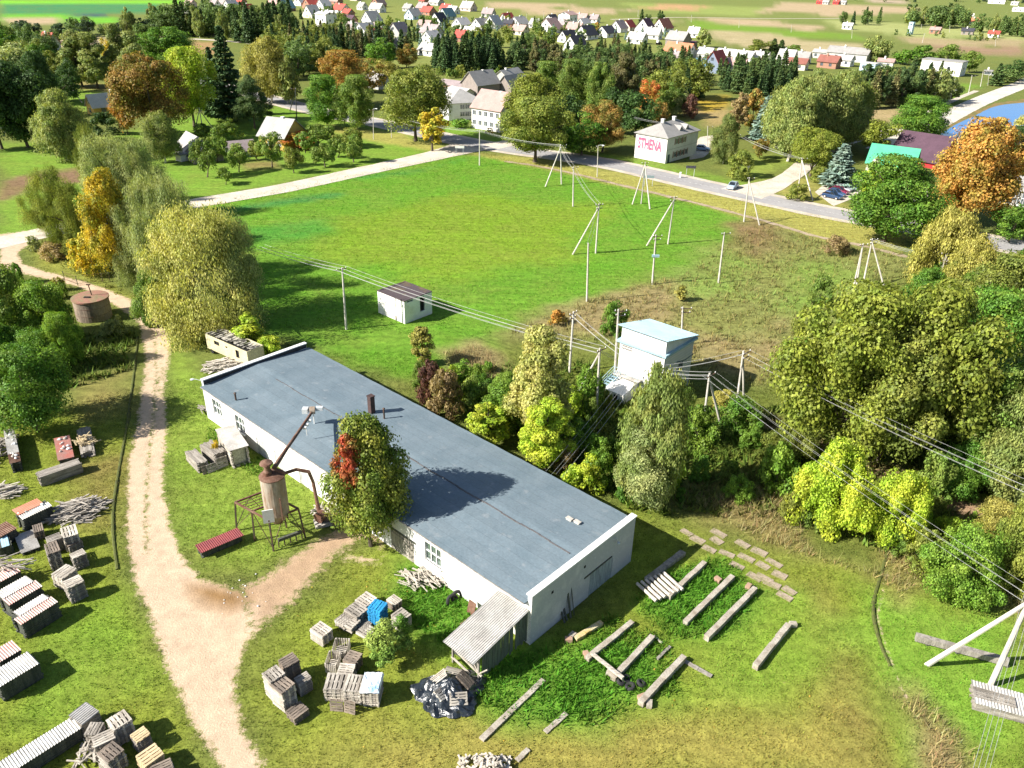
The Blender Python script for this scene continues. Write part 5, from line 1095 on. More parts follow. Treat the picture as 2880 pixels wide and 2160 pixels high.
PL['B'] = pole((1036, 357), (1036, 281), 'concrete power pole at the gravel road junction', rz=-.5)
PL['C'] = pole((1213, 398), (1211, 312), 'strutted power pole beside the asphalt road, nearest the thick bare tree stem', [(1178, 403)], 2, rz=.3)
PL['E'] = pole((1238, 446), (1239, 360), 'single power pole on the meadow below the verge path', rz=.6)
PL['F'] = pole((1385, 440), (1376, 350), 'three legged power pole below the road sign', [(1366, 441), (1404, 451)], 2, rz=.2)
PL['H'] = pole((1287, 547), (1294, 440), 'strutted power pole in the middle of the meadow', [(1237, 549)], 2, rz=.5)
PL['I'] = pole((1268, 651), (1271, 525), 'bare single power pole on the meadow edge', arms=0)
PL['J'] = pole((1443, 527), (1457, 424), 'strutted power pole leaning left beside the rough grass', [(1397, 530)], 2, rz=.4)
PL['K'] = pole((1409, 614), (1417, 507), 'power pole with a small pale blue box halfway up', arms=2, rz=.2)
K_ = bpy.data.objects[[o.name for o in COL.objects if o.get('label') == 'power pole with a small pale blue box halfway up'][0]]
mb = MB(); mb.box((0, -.2, hgt(at(1409, 614), 552)), (1.1, .3, .35)); mb.build('blue_box', BLUEMETAL, K_)
PL['L'] = pole((1552, 611), (1565, 502), 'single power pole on the tall rough grass', rz=.2)
PL['M'] = pole((1607, 479), (1619, 383), 'strutted power pole at the roadside under the yield sign', [(1641, 486)], 1, rz=.2)
PL['N'] = pole((1724, 413), (1733, 341), 'strutted power pole beside the silver blue spruce', [(1756, 433)], 1, rz=.2)
PL['O'] = pole((1866, 607), (1885, 515), 'strutted power pole with spread legs above the great lime pair', [(1909, 615)], 2, rz=.3)
PL['P'] = pole((1843, 625), (1865, 526), 'twin legged power pole just left of the spread legged one', [(1849, 626)], 1, rz=.3)
PL['Q'] = pole((1230, 804), (1239, 673), 'power pole behind the pale yellow sallow', arms=2, rz=.9)
PL['R'] = pole((1328, 812), (1336, 668), 'tall power pole close to the left wall of the substation', arms=2, rz=.1)
PL['S'] = pole((1288, 890), (1296, 752), 'power pole in the bushes left of the substation steps', [(1235, 870)], 1, rz=.8)
PL['T'] = pole((1472, 745), (1475, 663), 'short looking power pole behind the substation roof', arms=2, rz=.1)
PL['U'] = pole((1518, 931), (1533, 806), 'two legged power pole right of the grey green birch', [(1558, 919)], 1, rz=.8)
PL['V'] = pole((1588, 902), (1606, 758), 'two legged power pole behind the first one at the substation', [(1608, 889)], 2, rz=.8)
PL['W'] = pole((2140, 1480), (2228, 1286), 'big near two legged power pole cut by the right edge', [(2002, 1435)], 1, rz=.8, r=.17, H=8.8)
pole((147, 204), (135, 163), 'wooden power pole on the left upper lawn', [(178, 222)], 1, mat=OLDWOOD, r=.12)
pole((440, 291), (430, 232), 'power pole with a grey transformer in front of the lime tree', [(420, 286), (462, 280)], 2)
pole((641, 261), (638, 190), 'dark wooden power pole by the upper road', [(626, 240)], 1, mat=DKWOOD, r=.13)
pole((807, 301), (806, 236), 'street lamp post left of the old oak', lamp=True, r=.09); pole((846, 297), (844, 245), 'street lamp post closest to the old oak', lamp=True, r=.09)
pole((1290, 382), (1292, 315), 'street lamp at the roadside in front of the green bushy tree', lamp=True, r=.09)
pole((1588, 332), (1594, 290), 'pale power pole right of the painted house', arms=1)
pole((1528, 318), (1529, 272), 'slim pole behind the painted house', arms=1, r=.1)
pole((2092, 203), (2100, 163), 'leaning concrete pole by the street right of the flat block', arms=1); pole((2118, 187), (2124, 154), 'second concrete pole by the street right of the flat block', arms=1)
pole((2051, 227), (2056, 196), 'street lamp on the footpath beside the embankment', lamp=True, r=.08); pole((2134, 185), (2136, 163), 'street lamp further along the embankment', lamp=True, r=.08); pole((2201, 180), (2197, 170), 'street lamp at the right edge of the embankment', lamp=True, r=.08)
for i, (x, y, yt) in enumerate([(1596, 60, 42), (1709, 70, 53), (1840, 83, 63), (1992, 93, 72), (1378, 36, 22), (1493, 48, 32), (1990, 62, 52), (2051, 70, 55), (2150, 100, 84), (1137, 47, 28), (1174, 40, 24)]):
    pole((x, y), (x + 1, yt), 'thin distant power pole on the fields', arms=1, group='distant power poles')
WIRE = M('aluminium_wire', (.42, .42, .41), (.36, .36, .35), 1, rough=.5, fine=.02)
def wires(a, b, n, label, sag=.02, spread=.35, r=.022, dz=.0, grp=None):
    a, b = Vector(a), Vector(b); d = (b - a); s = Vector((-d.y, d.x, 0)).normalized(); L = d.length
    for k in range(n):
        o = s * (k - (n - 1) / 2) * spread + Vector((0, 0, -.12 - .3 * (k % 2) + dz)); pts = []
        for i in range(25):
            t = i / 24; pts.append(a + d * t + o + Vector((0, 0, -4 * sag * L * t * (1 - t) * (1 + .12 * (k % 3)))))
        mb = MB(); base = pts[0].copy(); mb.tube([p - base for p in pts], r, 4, caps=False); w = mb.build('power_wire', WIRE, None, base)
        tag(w, label, 'wire', grp or 'wires ' + label.split(' ', 3)[-1])
W_ = wires
W_(PL['A'], PL['S'], 5, 'pale power wire strung over the white hut on the meadow', .012, .45, .017)
W_(PL['A'], at(560, 530, 8.5), 5, 'pale power wire between the meadow pole and the willow', .012, .45, .017)
W_(PL['U'], PL['W'], 5, 'pale power wire running over the lime thicket to the right edge', .012, .45, .008)
W_(PL['V'], at(2330, 1095, 8.8), 5, 'pale power wire passing in front of the right copse', .012, .5, .009)
W_(PL['U'], at(1437, 800, 6.0), 4, 'power wire between the first two legged pole and substation', .02, .4, .018)
W_(PL['V'], at(1440, 790, 7.0), 3, 'power wire between the second two legged pole and substation', .02, .4, .018)
W_(PL['Q'], at(1352, 765, 6.5), 4, 'power wire from the sallow pole down to the substation', .02, .4, .018)
W_(PL['S'], at(1350, 780, 6.0), 2, 'power wire from the bushes pole to the substation', .02, .4, .016)
W_(at(1372, 800, 3.0), at(1196, 1020, 3.8), 4, 'power wire sloping from the substation to the warehouse roof', .01, .5, .02)
W_(PL['H'], PL['E'], 3, 'power wire between the meadow pole and the verge pole', .02, .4, .02)
W_(PL['E'], PL['C'], 3, 'power wire between the verge pole and the roadside pole', .02, .4, .02)
W_(PL['H'], PL['I'], 2, 'power wire falling to the bare meadow pole', .02, .4, .016)
W_(PL['B'], PL['C'], 3, 'power wire between the junction pole and the roadside pole', .02, .4, .022)
W_(PL['B'], at(846, 246, 7), 3, 'power wire from the junction pole to the oak lamp post', .02, .4, .022)
W_(PL['O'], at(2000, 545, 8), 3, 'power wire from the spread legged pole into the birches', .02, .4, .022)
W_(PL['N'], at(1596, 290, 7), 3, 'power wire between the parking pole and the birches', .02, .4, .022)
W_(PL['W'], at(2105, 1720, 6.8), 4, 'near pale wire hanging down from the big two legged pole', .01, .25, .011)
W_(at(1370, 252, 8), at(1470, 268, 7), 3, 'power wire reaching the painted house', .02, .4, .024)
# ---- road signs
def sign(b, H, label, shape):
    P = at(*b); t = thing('road_sign', label, 'road sign', P); mb = MB()
    if shape == 'yield':
        mb.tube([(0, 0, 0), (0, 0, H)], .05, 6); mb.build('post', TIN, t); f = MB(); f.add([(-.55, -.06, H + .1), (.55, -.06, H + .1), (0, -.06, H - .85), (-.55, -.03, H + .1), (.55, -.03, H + .1), (0, -.03, H - .85)], [(0, 2, 1), (3, 4, 5), (0, 1, 4, 3), (1, 2, 5, 4), (2, 0, 3, 5)]); f.build('plate', WHITE, t)
    else:
        for x in (-.9, .9): mb = MB(); mb.tube([(x, 0, 0), (x, 0, H)], .05, 6); mb.build('post', TIN, t)
        f = MB(); f.box((0, -.07, H - .3), (2.3, .05, .6)); pl = f.build('plate', shape, t)
    return t
sign((1613, 386), 3.0, 'white triangular sign seen from behind at the side road', 'yield')
DKP = M('dark_sign', (.05, .05, .06), (.08, .08, .09)); BLP = M('blue_grey_sign', (.30, .38, .42), (.25, .33, .38))
sign((1490, 382), 2.6, 'dark place name board on two posts before the painted house', DKP); sign((1400, 402), 2.4, 'pale blue grey board by the asphalt road', BLP); sign((993, 334), 2.2, 'small white board at the gravel junction', WHITE)
mb = MB(); mb.box((0, 0, .6), (.35, .35, 1.2)); mb.box((0, 0, 1.25), (.45, .45, .1)); tag(mb.build('marker_post', WHITE, None, at(1469, 384)), 'small white post on the lawn below the painted house', 'post')

# ================================================================= PALLETS AND STACKS
def pallet_mesh(name, mat, seed):
    r = random.Random(seed); mb = MB()
    for k in range(5):
        y = -.36 + .18 * k; mb.box((r.uniform(-.02, .02), y, .133), (1.2, .10 + r.uniform(0, .035), .022), rz=r.uniform(-.015, .015))
    for x in (-.55, 0, .55): mb.box((x, 0, .11), (.11, .8, .022))
    for x in (-.55, 0, .55):
        for y in (-.35, 0, .35): mb.box((x, y, .061), (.11, .10, .075))
    for y in (-.35, 0, .35): mb.box((0, y, .012), (1.2, .10, .022))
    return mb.mesh(name, mat)
PALM = [pallet_mesh('pallet_a', OLDWOODH, 1), pallet_mesh('pallet_b', M('pale_planks', (.60, .55, .47), (.36, .32, .27), 2.5, stretch=(.25, 2, 2), fine=.4, bump=.4, rand=.18), 2), pallet_mesh('pallet_c', M('new_planks', (.68, .54, .33), (.55, .42, .25), 2.5, stretch=(.25, 2, 2), fine=.25, bump=.3, rand=.1), 3),
        pallet_mesh('pallet_d', M('blue_planks', (.03, .30, .58), (.025, .22, .45), 2, fine=.15, rand=.1), 4), pallet_mesh('pallet_e', M('brownish_planks', (.30, .24, .19), (.17, .14, .115), 2.5, stretch=(.25, 2, 2), fine=.4, bump=.4, rand=.2), 5)]
def r5(x, y): return ((720 + x / 2.267) / KD, (1640 + y / 2.267) / KD)
def y1(x, y): return (x / 3.1725 / KD, (1180 + y / 3.1725) / KD)
def y2(x, y): return (x / 3.1725 / KD, (1440 + y / 3.1725) / KD)
def y3(x, y): return (x / 2.38 / KD, (1760 + y / 2.38) / KD)
def w6(x, y): return ((500 + x / 4.327) / KD, (1120 + y / 4.327) / KD)
def spot(cv, t, l, r, b=None, H=None):
    """centre, rotation, size along l->t, size along t->r and height of a box seen in the photo"""
    G, H, vl, vr = frame_from(cv(*b) if b else None, cv(*t), cv(*l), cv(*r), H)
    return G, H, vl, vr
def pallet_stack(cv, t, l, r, b=None, H=None, kind=0, where='', col='grey', topkind=None, zoff=0.0):
    G, H, vl, vr = spot(cv, t, l, r, b, H); c = G + (vl + vr) / 2
    a, bb = vl.length, vr.length; rz = math.atan2(vl.y, vl.x) if a >= bb else math.atan2(vr.y, vr.x); ln, wd = max(a, bb), min(a, bb)
    ln = min(max(ln, .9), 1.6); wd = min(max(wd, .7), 1.35); n = max(1, min(16, round((H - zoff) / .148))); rnd = random.Random(int(c.x * 13 + c.y * 7))
    for k in range(n):
        me = PALM[topkind if (topkind is not None and k == n - 1) else kind]
        o = link('wooden_pallet', me, None, (c.x + rnd.gauss(0, .02), c.y + rnd.gauss(0, .02), zoff + k * .148), rz + rnd.gauss(0, .02) + (math.pi if rnd.random() < .5 else 0)); o.scale = (ln / 1.2, wd / .8, 1)
        if k == n - 1: tag(o, f'{col} pallet on top of the stack {where}', 'pallet', 'pallets ' + where)
        else: tag(o, f'{col} pallet under the top of the stack {where}', 'pallet', 'pallets ' + where)
    return G, H, vl, vr
PS = pallet_stack
PS(r5, (430, 345), (350, 293), (497, 297), (428, 408), kind=1, where='standing alone by the dirt track', col='pale grey')
PS(r5, (180, 703), (98, 640), (265, 640), (185, 832), kind=1, topkind=4, where='tallest of the four beside the track', col='pale')
PS(r5, (98, 638), (44, 578), (183, 575), (120, 772), kind=1, topkind=0, where='behind the tallest by the track', col='pale')
PS(r5, (188, 540), (138, 495), (282, 487), H=1.75, kind=4, where='with a brown top behind the tallest', col='brown')
PS(r5, (290, 650), (248, 618), (370, 602), (290, 725), kind=0, where='in the shade right of the tallest', col='dark grey')
PS(r5, (255, 868), (190, 825), (348, 800), (255, 903), kind=4, where='low one before the tallest stack', col='brownish')
PS(r5, (605, 296), (487, 236), (672, 240), (615, 330), kind=1, where='low front left of the blue one', col='grey')
PS(r5, (640, 218), (560, 165), (710, 165), H=.9, kind=0, where='left behind the blue one', col='grey')
PS(r5, (700, 150), (630, 105), (770, 95), H=.9, kind=1, where='behind the blue one, uppermost', col='pale')
PS(r5, (560, 270), (500, 235), (640, 205), H=.6, kind=0, where='low, under the planks left of blue', col='grey')
PS(r5, (790, 187), (715, 157), (840, 127), (793, 288), kind=3, where='that is all bright blue', col='blue')
PS(r5, (882, 140), (825, 105), (932, 108), (885, 185), kind=4, topkind=1, where='right behind the bright blue one', col='brownish')
PS(r5, (930, 238), (855, 208), (1000, 190), (932, 312), kind=1, where='right of the bright blue one', col='pale')
PS(r5, (715, 352), (640, 310), (765, 295), (715, 368), kind=1, where='low and broken below the blue one', col='pale')
PS(r5, (690, 290), (650, 268), (735, 255), H=.3, kind=0, where='flat before the bright blue one', col='dark grey')
PS(r5, (625, 518), (545, 490), (680, 457), H=1.0, kind=4, where='with purple brown top beside the crates', col='purple brown')
PS(r5, (615, 580), (515, 572), (630, 515), H=1.2, kind=1, where='pale one before the purple brown', col='pale')
a0 = PS(r5, (560, 690), (442, 662), (590, 585), (563, 768), kind=1, topkind=0, where='left in the covered front row', col='grey')
a1 = PS(r5, (668, 692), (562, 680), (700, 583), (672, 782), kind=1, where='middle in the covered front row', col='pale')
a2 = PS(r5, (772, 690), (672, 690), (800, 580), (785, 790), kind=1, where='right in the covered front row', col='pale')
# leaning pallets and crates near the covered row
def leaning(cv, b1, b2, tilt, label, kind=4, sc=1.0, grp='leaning pallets'):
    A, B = at(*cv(*b1)), at(*cv(*b2)); d = B - A; o = link('leaning_pallet', PALM[kind], None, (A + B) / 2 + Vector((0, 0, .4 * sc)), math.atan2(d.y, d.x)); o.rotation_euler = (R(tilt), 0, math.atan2(d.y, d.x)); o.scale = (d.length / 1.2, sc, 1)
    return tag(o, label, 'pallet', grp)
leaning(r5, (478, 798), (560, 805), 82, 'left brown pallet leaning upright against the covered row', 4, 1.1); leaning(r5, (570, 806), (640, 826), 80, 'right brown pallet leaning upright against the covered row', 4, 1.15)
leaning(w6, (620, 765), (735, 720), 72, 'grey pallet leaning on the stone pile by the warehouse', 0, 1.1); leaning(w6, (480, 850), (610, 805), 78, 'tall grey pallet leaning at the weathered board pile', 0, 1.3); leaning(w6, (360, 905), (480, 860), 76, 'slatted grey pallet leaning before the board pile', 0, 1.0); leaning(w6, (300, 920), (350, 905), 75, 'dark grey pallet leaning left of the slatted one', 4, 1.0)
def crate(cv, t, l, r, H, label):
    G, H, vl, vr = spot(cv, t, l, r, None, H); ang = math.atan2(-vl.y, -vl.x); x, y = vl.length, abs(vr.dot(Vector((-math.sin(ang), math.cos(ang), 0))))
    x, y = min(x, 1.4), min(max(y, .9), 1.6); th = thing('slatted_crate', label, 'crate', G + vl, ang, 'open slatted crates'); m = PALM[1].materials[0]
    mb = MB()
    for px in (.04, x - .04):
        for py in (.04, y - .04): mb.box((px, py, H / 2), (.08, .08, H))
    mb.build('corner_post', m, th)
    for (a, b, ax) in ((0, x, 'x0'), (0, x, 'x1'), (0, y, 'y0'), (0, y, 'y1')):
        mb = MB(); n = 6
        for k in range(n):
            u = a + (b - a) * (k + .5) / n; w = (b - a) / n * .6
            if ax[0] == 'x': mb.box((u, -.015 if ax == 'x0' else y + .015, H / 2), (w, .025, H - .06))
            else: mb.box((-.015 if ax == 'y0' else x + .015, u, H / 2), (.025, w, H - .06))
        mb.build('side_slats', m, th)
    mb = MB(); mb.box((x / 2, y / 2, .06), (x - .1, y - .1, .04)); mb.build('floor', m, th)
crate(r5, (510, 520), (437, 515), (553, 435), .85, 'open slatted crate nearest the covered row'); crate(r5, (575, 432), (483, 428), (592, 352), .8, 'open slatted crate behind the nearest crate')
# tarpaulin over the right end of the covered row
G = a2[0]; mb = MB(); n = 14; rnd = random.Random(4); vs = []
e1, e2 = a2[2] - a2[3] * 0, a2[3]
for j in range(n + 1):
    for i in range(n + 1):
        p = G + e1 * (1.25 * i / n - .1) + e2 * (1.12 * j / n - .06); d = 0.0
        if i == 0: d = .2
        if j == 0: d = .16
        vs.append((p.x, p.y, a2[1] + .06 + rnd.uniform(0, .05) - d))
mb.add(vs, [(j * (n + 1) + i, j * (n + 1) + i + 1, (j + 1) * (n + 1) + i + 1, (j + 1) * (n + 1) + i) for j in range(n) for i in range(n)])
tag(mb.build('cover_sheet', M('white_film', (.72, .76, .80), (.25, .42, .66), 1.2, .5, .66, rough=.35, spec=.6, fine=.1)), 'white and blue plastic sheet over the covered pallet row', 'tarpaulin')
# ---- piles of boards with sheets on top
def board_pile(cv, t, l, r, b=None, H=None, label='', mat=None, along='l', name='plank_pile', zgap=.1, mess=.03):
    """stack of long boards laid in layers, ends slightly uneven"""
    G, H, vl, vr = spot(cv, t, l, r, b, H); L, S_ = (vl, vr) if along == 'l' else (vr, vl)
    rnd = random.Random(int(G.x * 31 + G.y)); ang = math.atan2(L.y, L.x); ln = L.length; wd = abs(S_.dot(Vector((-math.sin(ang), math.cos(ang), 0)))); sg = 1 if S_.dot(Vector((-math.sin(ang), math.cos(ang), 0))) > 0 else -1
    th_ = .075; nl = max(2, int(H / th_)); nb = max(2, int(wd / .19)); mb = MB()
    for k in range(nl):
        for j in range(nb):
            if 0 < k < nl - 1 and 0 < j < nb - 1: continue
            dl = rnd.uniform(-mess, mess) * 3; mb.box((ln / 2 + dl, sg * wd * (j + .5) / nb + rnd.uniform(-mess, mess) * .5, th_ * (k + .5)), (ln * rnd.uniform(.97, 1.0), wd / nb - .012, th_ - .014))
    mb.box((ln / 2, sg * wd / 2, H / 2), (ln * .9, wd * .7, H * .9))
    o = mb.build(name, mat or OLDWOODH, None, G, ang); tag(o, label, 'wood pile'); return G, H, ang, ln, wd * sg, o
SHEETS = dict(grey=ASB, red=M('red_sheet', (.50, .19, .15), (.40, .26, .22), .9, .4, .65, fine=.2), pink=M('faded_red_sheet', (.62, .36, .31), (.55, .48, .43), 1.1, .4, .6, fine=.2), white=M('pale_sheet', (.70, .68, .63), (.50, .48, .44), 1, fine=.15), maroon=M('maroon_sheet', (.24, .05, .05), (.19, .04, .045), 1, rough=.5, fine=.1), orange=M('orange_sheet', (.60, .20, .12), (.50, .24, .16), 1, fine=.15), rust=RUST, sky=M('sky_sheet', (.40, .60, .68), (.36, .55, .63), 1, rough=.5))
def sheet_on(pile, col, label, u0=0, u1=1, v0=-.06, v1=1.06, z=.06, ribs='across', tilt=0.0, dz=0.0, amp=.03, pitch=.17):
    G, H, ang, ln, wd, _ = pile; lx, ly = ln * (u1 - u0), abs(wd) * (v1 - v0)
    if ribs == 'across': vs, fs = wavy(lx, ly, pitch, amp, 2)
    else:
        vs, fs = wavy(ly, lx, pitch, amp, 2); vs = [(-v[1], v[0], v[2]) for v in vs]
    mb = MB(); mb.add(vs, fs); c = Vector((ln * (u0 + u1) / 2, wd * (v0 + v1) / 2, 0)); c.rotate(Matrix.Rotation(ang, 3, 'Z'))
    o = mb.build('corrugated_sheet', SHEETS[col], None, G + c + Vector((0, 0, H + z + dz)), ang); o.rotation_euler = (tilt, 0, ang)
    return tag(o, label, 'roofing sheet')
def stones_on(pile, n, seed, label, grp):
    G, H, ang, ln, wd, _ = pile; rnd = random.Random(seed)
    for k in range(n):
        c = Vector((ln * rnd.uniform(.05, .95), wd * rnd.uniform(.15, .85), 0)); c.rotate(Matrix.Rotation(ang, 3, 'Z'))
        mb = MB(); s = rnd.uniform(.10, .19); mb.lathe([(s * .6, 0), (s, s * .3), (s * .8, s * .75), (s * .3, s)], 7); o = mb.build('stone', WHITE if rnd.random() < .6 else CONC, None, G + c + Vector((0, 0, H + .08)), rnd.random() * 6); o.scale = (1, rnd.uniform(.6, 1.1), 1)
        tag(o, label, 'stone', grp)
P1 = board_pile(y1, (107, 397), (50, 100), (200, 385), (118, 478), label='long dark pile under sheets at the upper left, left of the red sheeted one', mat=DKWOOD, along='l')
sheet_on(P1, 'grey', 'grey weathered sheet covering the far part of the dark pile', .25, 1.0); sheet_on(P1, 'rust', 'rusty sheet on the near end of the dark pile', 0, .25); stones_on(P1, 16, 1, 'pale stone weighing down the dark pile sheets', 'stones on the dark pile')
P2 = board_pile(y1, (525, 372), (487, 170), (655, 335), H=.75, label='low pile under a red sheet between two plank piles', mat=DKWOOD, along='l')
sheet_on(P2, 'red', 'dull red sheet weighed down with stones', 0, 1); stones_on(P2, 15, 2, 'pale stone on the dull red sheet', 'stones on the red sheet')
P3 = board_pile(y1, (712, 300), (675, 78), (835, 262), (730, 345), label='pale plank pile with loose offcuts right of the red sheet', along='l', mess=.08)
P4 = board_pile(y1, (340, 515), (255, 485), (722, 385), (372, 602), label='very long neat grey plank pile left of the track', along='r', mat=OLDWOODH, mess=.02)
def jumble(cv, c, rx, ry, h, n, L, label, mat, name='wood_heap', seed=1, rz=None, thick=(.06, .14), dens=0):
    P = at(*cv(*c)); mb = MB(); rnd = random.Random(seed)
    for k in range(n):
        u, v = rnd.uniform(-1, 1), rnd.uniform(-1, 1); q = max(0, 1 - (u * u + v * v) * .6); a = (rz if rz is not None else 0) + rnd.gauss(0, .35 if rz is not None else 2)
        mb.box((u * rx, v * ry, .05 + h * q * rnd.random()), (L * rnd.uniform(.5, 1.1), rnd.uniform(*thick), rnd.uniform(.04, .10)), rz=a, ry=rnd.gauss(0, .12))
    return tag(mb.build(name, mat, None, P), label, 'wood pile')
PALEW = PALM[1].materials[0]
jumble(y1, (690, 830), 1.6, 1.5, 1.0, 170, 2.2, 'untidy heap of grey poles and laths beside the track', OLDWOODH, seed=2, rz=.55)
jumble(y1, (40, 660), 1.1, .8, .9, 60, 1.9, 'stick pile cut by the left edge of the photo', PALEW, seed=3, rz=.5)
jumble(y1, (770, 250), .8, .6, 1.5, 34, 1.1, 'loose pale offcuts lying on the plank pile', M('yellow_offcuts', (.55, .44, .26), (.4, .32, .2), 3), 'offcuts', 5).location.z = .35
jumble(y1, (-20, 300), 1.0, 3.0, .8, 80, 1.5, 'tangle of boards at the left edge above the sheets', OLDWOODH, seed=6)
P5 = board_pile(y1, (195, 890), (120, 850), (460, 765), H=1.35, label='dark plank pile under the white and orange sheets', along='r', mat=DKWOOD)
sheet_on(P5, 'white', 'pale corrugated sheet in front of the orange one', 0, 1, -.1, .5, tilt=.12); sheet_on(P5, 'orange', 'flat orange sheet behind the pale corrugated one', 0, .85, .5, 1.5, z=.16, amp=.006); stones_on(P5, 3, 3, 'pale block weighing down the orange sheet', 'blocks on the orange sheet')
P6 = board_pile(y2, (-10, 230), (-130, 190), (150, 145), H=1.1, label='brown topped pile at the left edge below the orange sheet', along='r', mat=DKWOOD); sheet_on(P6, 'rust', 'rusty sheet at the left edge below the orange one')
P7 = board_pile(y2, (-20, 330), (-120, 270), (105, 290), H=.9, label='dark pile at the left edge under a sky blue sheet', along='r', mat=DKWOOD); sheet_on(P7, 'sky', 'sky blue flat sheet at the left edge', .3, .85, amp=.004)
P8 = board_pile(y2, (203, 370), (142, 215), (358, 322), (205, 392), label='low pile under a square grey sheet', along='l', mat=DKWOOD); sheet_on(P8, 'grey', 'square grey corrugated sheet with a board on it', ribs='across')
PS(y2, (400, 375), (370, 285), (510, 345), (470, 528), kind=0, topkind=4, where='tall and dark left of the white tops', col='grey')
PS(y2, (430, 275), (405, 230), (555, 225), H=1.3, kind=0, where='behind the tall dark one', col='grey')
PS(y2, (565, 235), (535, 145), (693, 190), H=1.5, kind=1, where='uppermost with a white top', col='white')
PS(y2, (590, 305), (562, 245), (715, 250), (618, 372), kind=0, topkind=4, where='with a lilac grey top', col='lilac grey')
PS(y2, (620, 417), (597, 376), (740, 365), (678, 528), kind=0, topkind=1, where='with striped top above the blue rag', col='grey')
PS(y2, (520, 612), (484, 542), (655, 518), H=1.3, kind=1, where='second from the bottom beside the track', col='white')
PS(y2, (585, 670), (530, 622), (735, 600), (650, 818), kind=0, topkind=1, where='lowest of the row beside the track', col='grey')
PS(y2, (300, 180), (285, 115), (385, 165), H=.9, kind=4, where='dark and loose above the square sheet', col='dark')
PR1 = board_pile(y2, (-30, 640), (-90, 560), (180, 530), H=1.2, label='plank pile under pale red sheets, topmost of the left group', along='r', mat=DKWOOD); sheet_on(PR1, 'pink', 'faded red corrugated sheet, topmost of the left group')
PR2 = board_pile(y2, (80, 828), (-60, 770), (372, 660), H=1.5, label='plank pile under red and white sheets, middle of the left group', along='r', mat=DKWOOD); sheet_on(PR2, 'pink', 'red and white corrugated sheet, middle of the left group', -.02, 1.02, -.05, .55, tilt=.1); sheet_on(PR2, 'white', 'white corrugated sheet behind the red and white one', 0, .95, .5, 1.25, z=.12, tilt=-.05)
PR3 = board_pile(y2, (190, 1000), (95, 935), (512, 800), H=1.5, label='plank pile under striped red sheets, lowest of the left group', along='r', mat=DKWOOD); sheet_on(PR3, 'pink', 'striped red corrugated sheet, lowest of the left group', -.02, 1.0, -.05, .6, tilt=.1); sheet_on(PR3, 'white', 'white sheet behind the striped red one', .1, .95, .55, 1.2, z=.1, tilt=-.06)
jumble(y2, (90, 590), 1.9, .35, 1.55, 22, 3.0, 'grey poles laid over the pale red sheets', OLDWOODH, 'pole_bundle', 9, rz=.45, thick=(.05, .09)).location.z = 1.0
PR4 = board_pile(y3, (-5, 245), (-60, 185), (140, 160), H=1.4, label='pile under a short red sheet at the left edge', along='r', mat=DKWOOD); sheet_on(PR4, 'pink', 'short red sheet at the left edge of the yard')
PR5 = board_pile(y3, (-10, 412), (-70, 330), (262, 250), H=1.4, label='pile under a white sheet at the left edge', along='r', mat=DKWOOD); sheet_on(PR5, 'white', 'long white corrugated sheet at the left edge'); 
PR6 = board_pile(y3, (110, 955), (-20, 935), (548, 678), H=1.1, label='very long plank pile at the lower left corner', along='r', mat=DKWOOD); sheet_on(PR6, 'white', 'very long pale corrugated cover at the lower left corner', -.3, 1.0, -.1, 1.1)
PR7 = board_pile(y3, (545, 665), (470, 602), (662, 572), H=1.35, label='grey plank pile at the head of the long cover', along='r', mat=OLDWOODH); sheet_on(PR7, 'grey', 'dark grey sheet at the head of the long cover', ribs='along')
PS(y3, (765, 705), (710, 635), (880, 625), H=1.6, kind=1, where='with white slats at the lower left', col='white')
PS(y3, (640, 745), (575, 712), (690, 660), H=1.5, kind=0, where='grey, left of the white slats', col='grey'); PS(y3, (640, 805), (600, 750), (780, 740), H=1.5, kind=0, topkind=1, where='below the grey one at the lower left', col='grey')
PS(y3, (715, 905), (640, 840), (835, 840), H=1.5, kind=0, topkind=4, where='with a purple brown top lower left', col='brown')
PS(y3, (905, 785), (880, 725), (992, 725), H=1.2, kind=0, topkind=2, where='with a broken yellow top', col='dark')
PS(y3, (960, 945), (912, 865), (1090, 855), H=1.2, kind=2, where='of new yellow wood lower left', col='yellow')
PS(y3, (1040, 1000), (985, 950), (1180, 935), H=1.1, kind=1, topkind=4, where='cut by the lower edge of the photo', col='pale')
jumble(y3, (625, 880), .9, .9, 1.0, 50, 1.1, 'broken white boards spilling beside the grey stacks', PALEW, 'board_scraps', 12)
# ---- by the warehouse wall
B1 = board_pile(w6, (632, 640), (470, 390), (778, 475), H=2.0, label='white birch firewood pile under a grey sheet at the warehouse', mat=PALEW, along='l', mess=.07, name='firewood_pile'); sheet_on(B1, 'grey', 'flat grey sheet on the firewood pile at the warehouse', -.03, 1.03, amp=.008)
B2 = board_pile(w6, (440, 690), (265, 560), (570, 620), H=1.35, label='weathered grey board pile in the middle of the three', along='l', mess=.05); B3 = board_pile(w6, (232, 800), (85, 650), (350, 740), H=1.1, label='low grey board box left of the other piles', along='l', mess=.05)
T('bush', 469, 990, 955, 20, 'yellow', 'yellow green seedling growing on the grey board pile')
B4 = board_pile(lambda x, y: (x, y), (430, 1191), (421.7, 1178), (516, 1155), (438, 1206), label='dark board pile under the maroon sheet by the silo', along='r', mat=DKWOOD); sheet_on(B4, 'maroon', 'maroon corrugated sheet on the board pile by the silo', -.04, 1.04, -.3, 1.1, tilt=.0)
jumble(lambda x, y: (x, y), (925, 1255), 2.0, .8, .8, 90, 1.8, 'heap of white slats lying against the warehouse front', PALEW, seed=21, rz=-.75, thick=(.05, .10))
jumble(lambda x, y: (x, y), (700, 1105), 1.0, .8, .6, 30, 1.6, 'scattered laths by the blower under the maple', PALEW, seed=22)
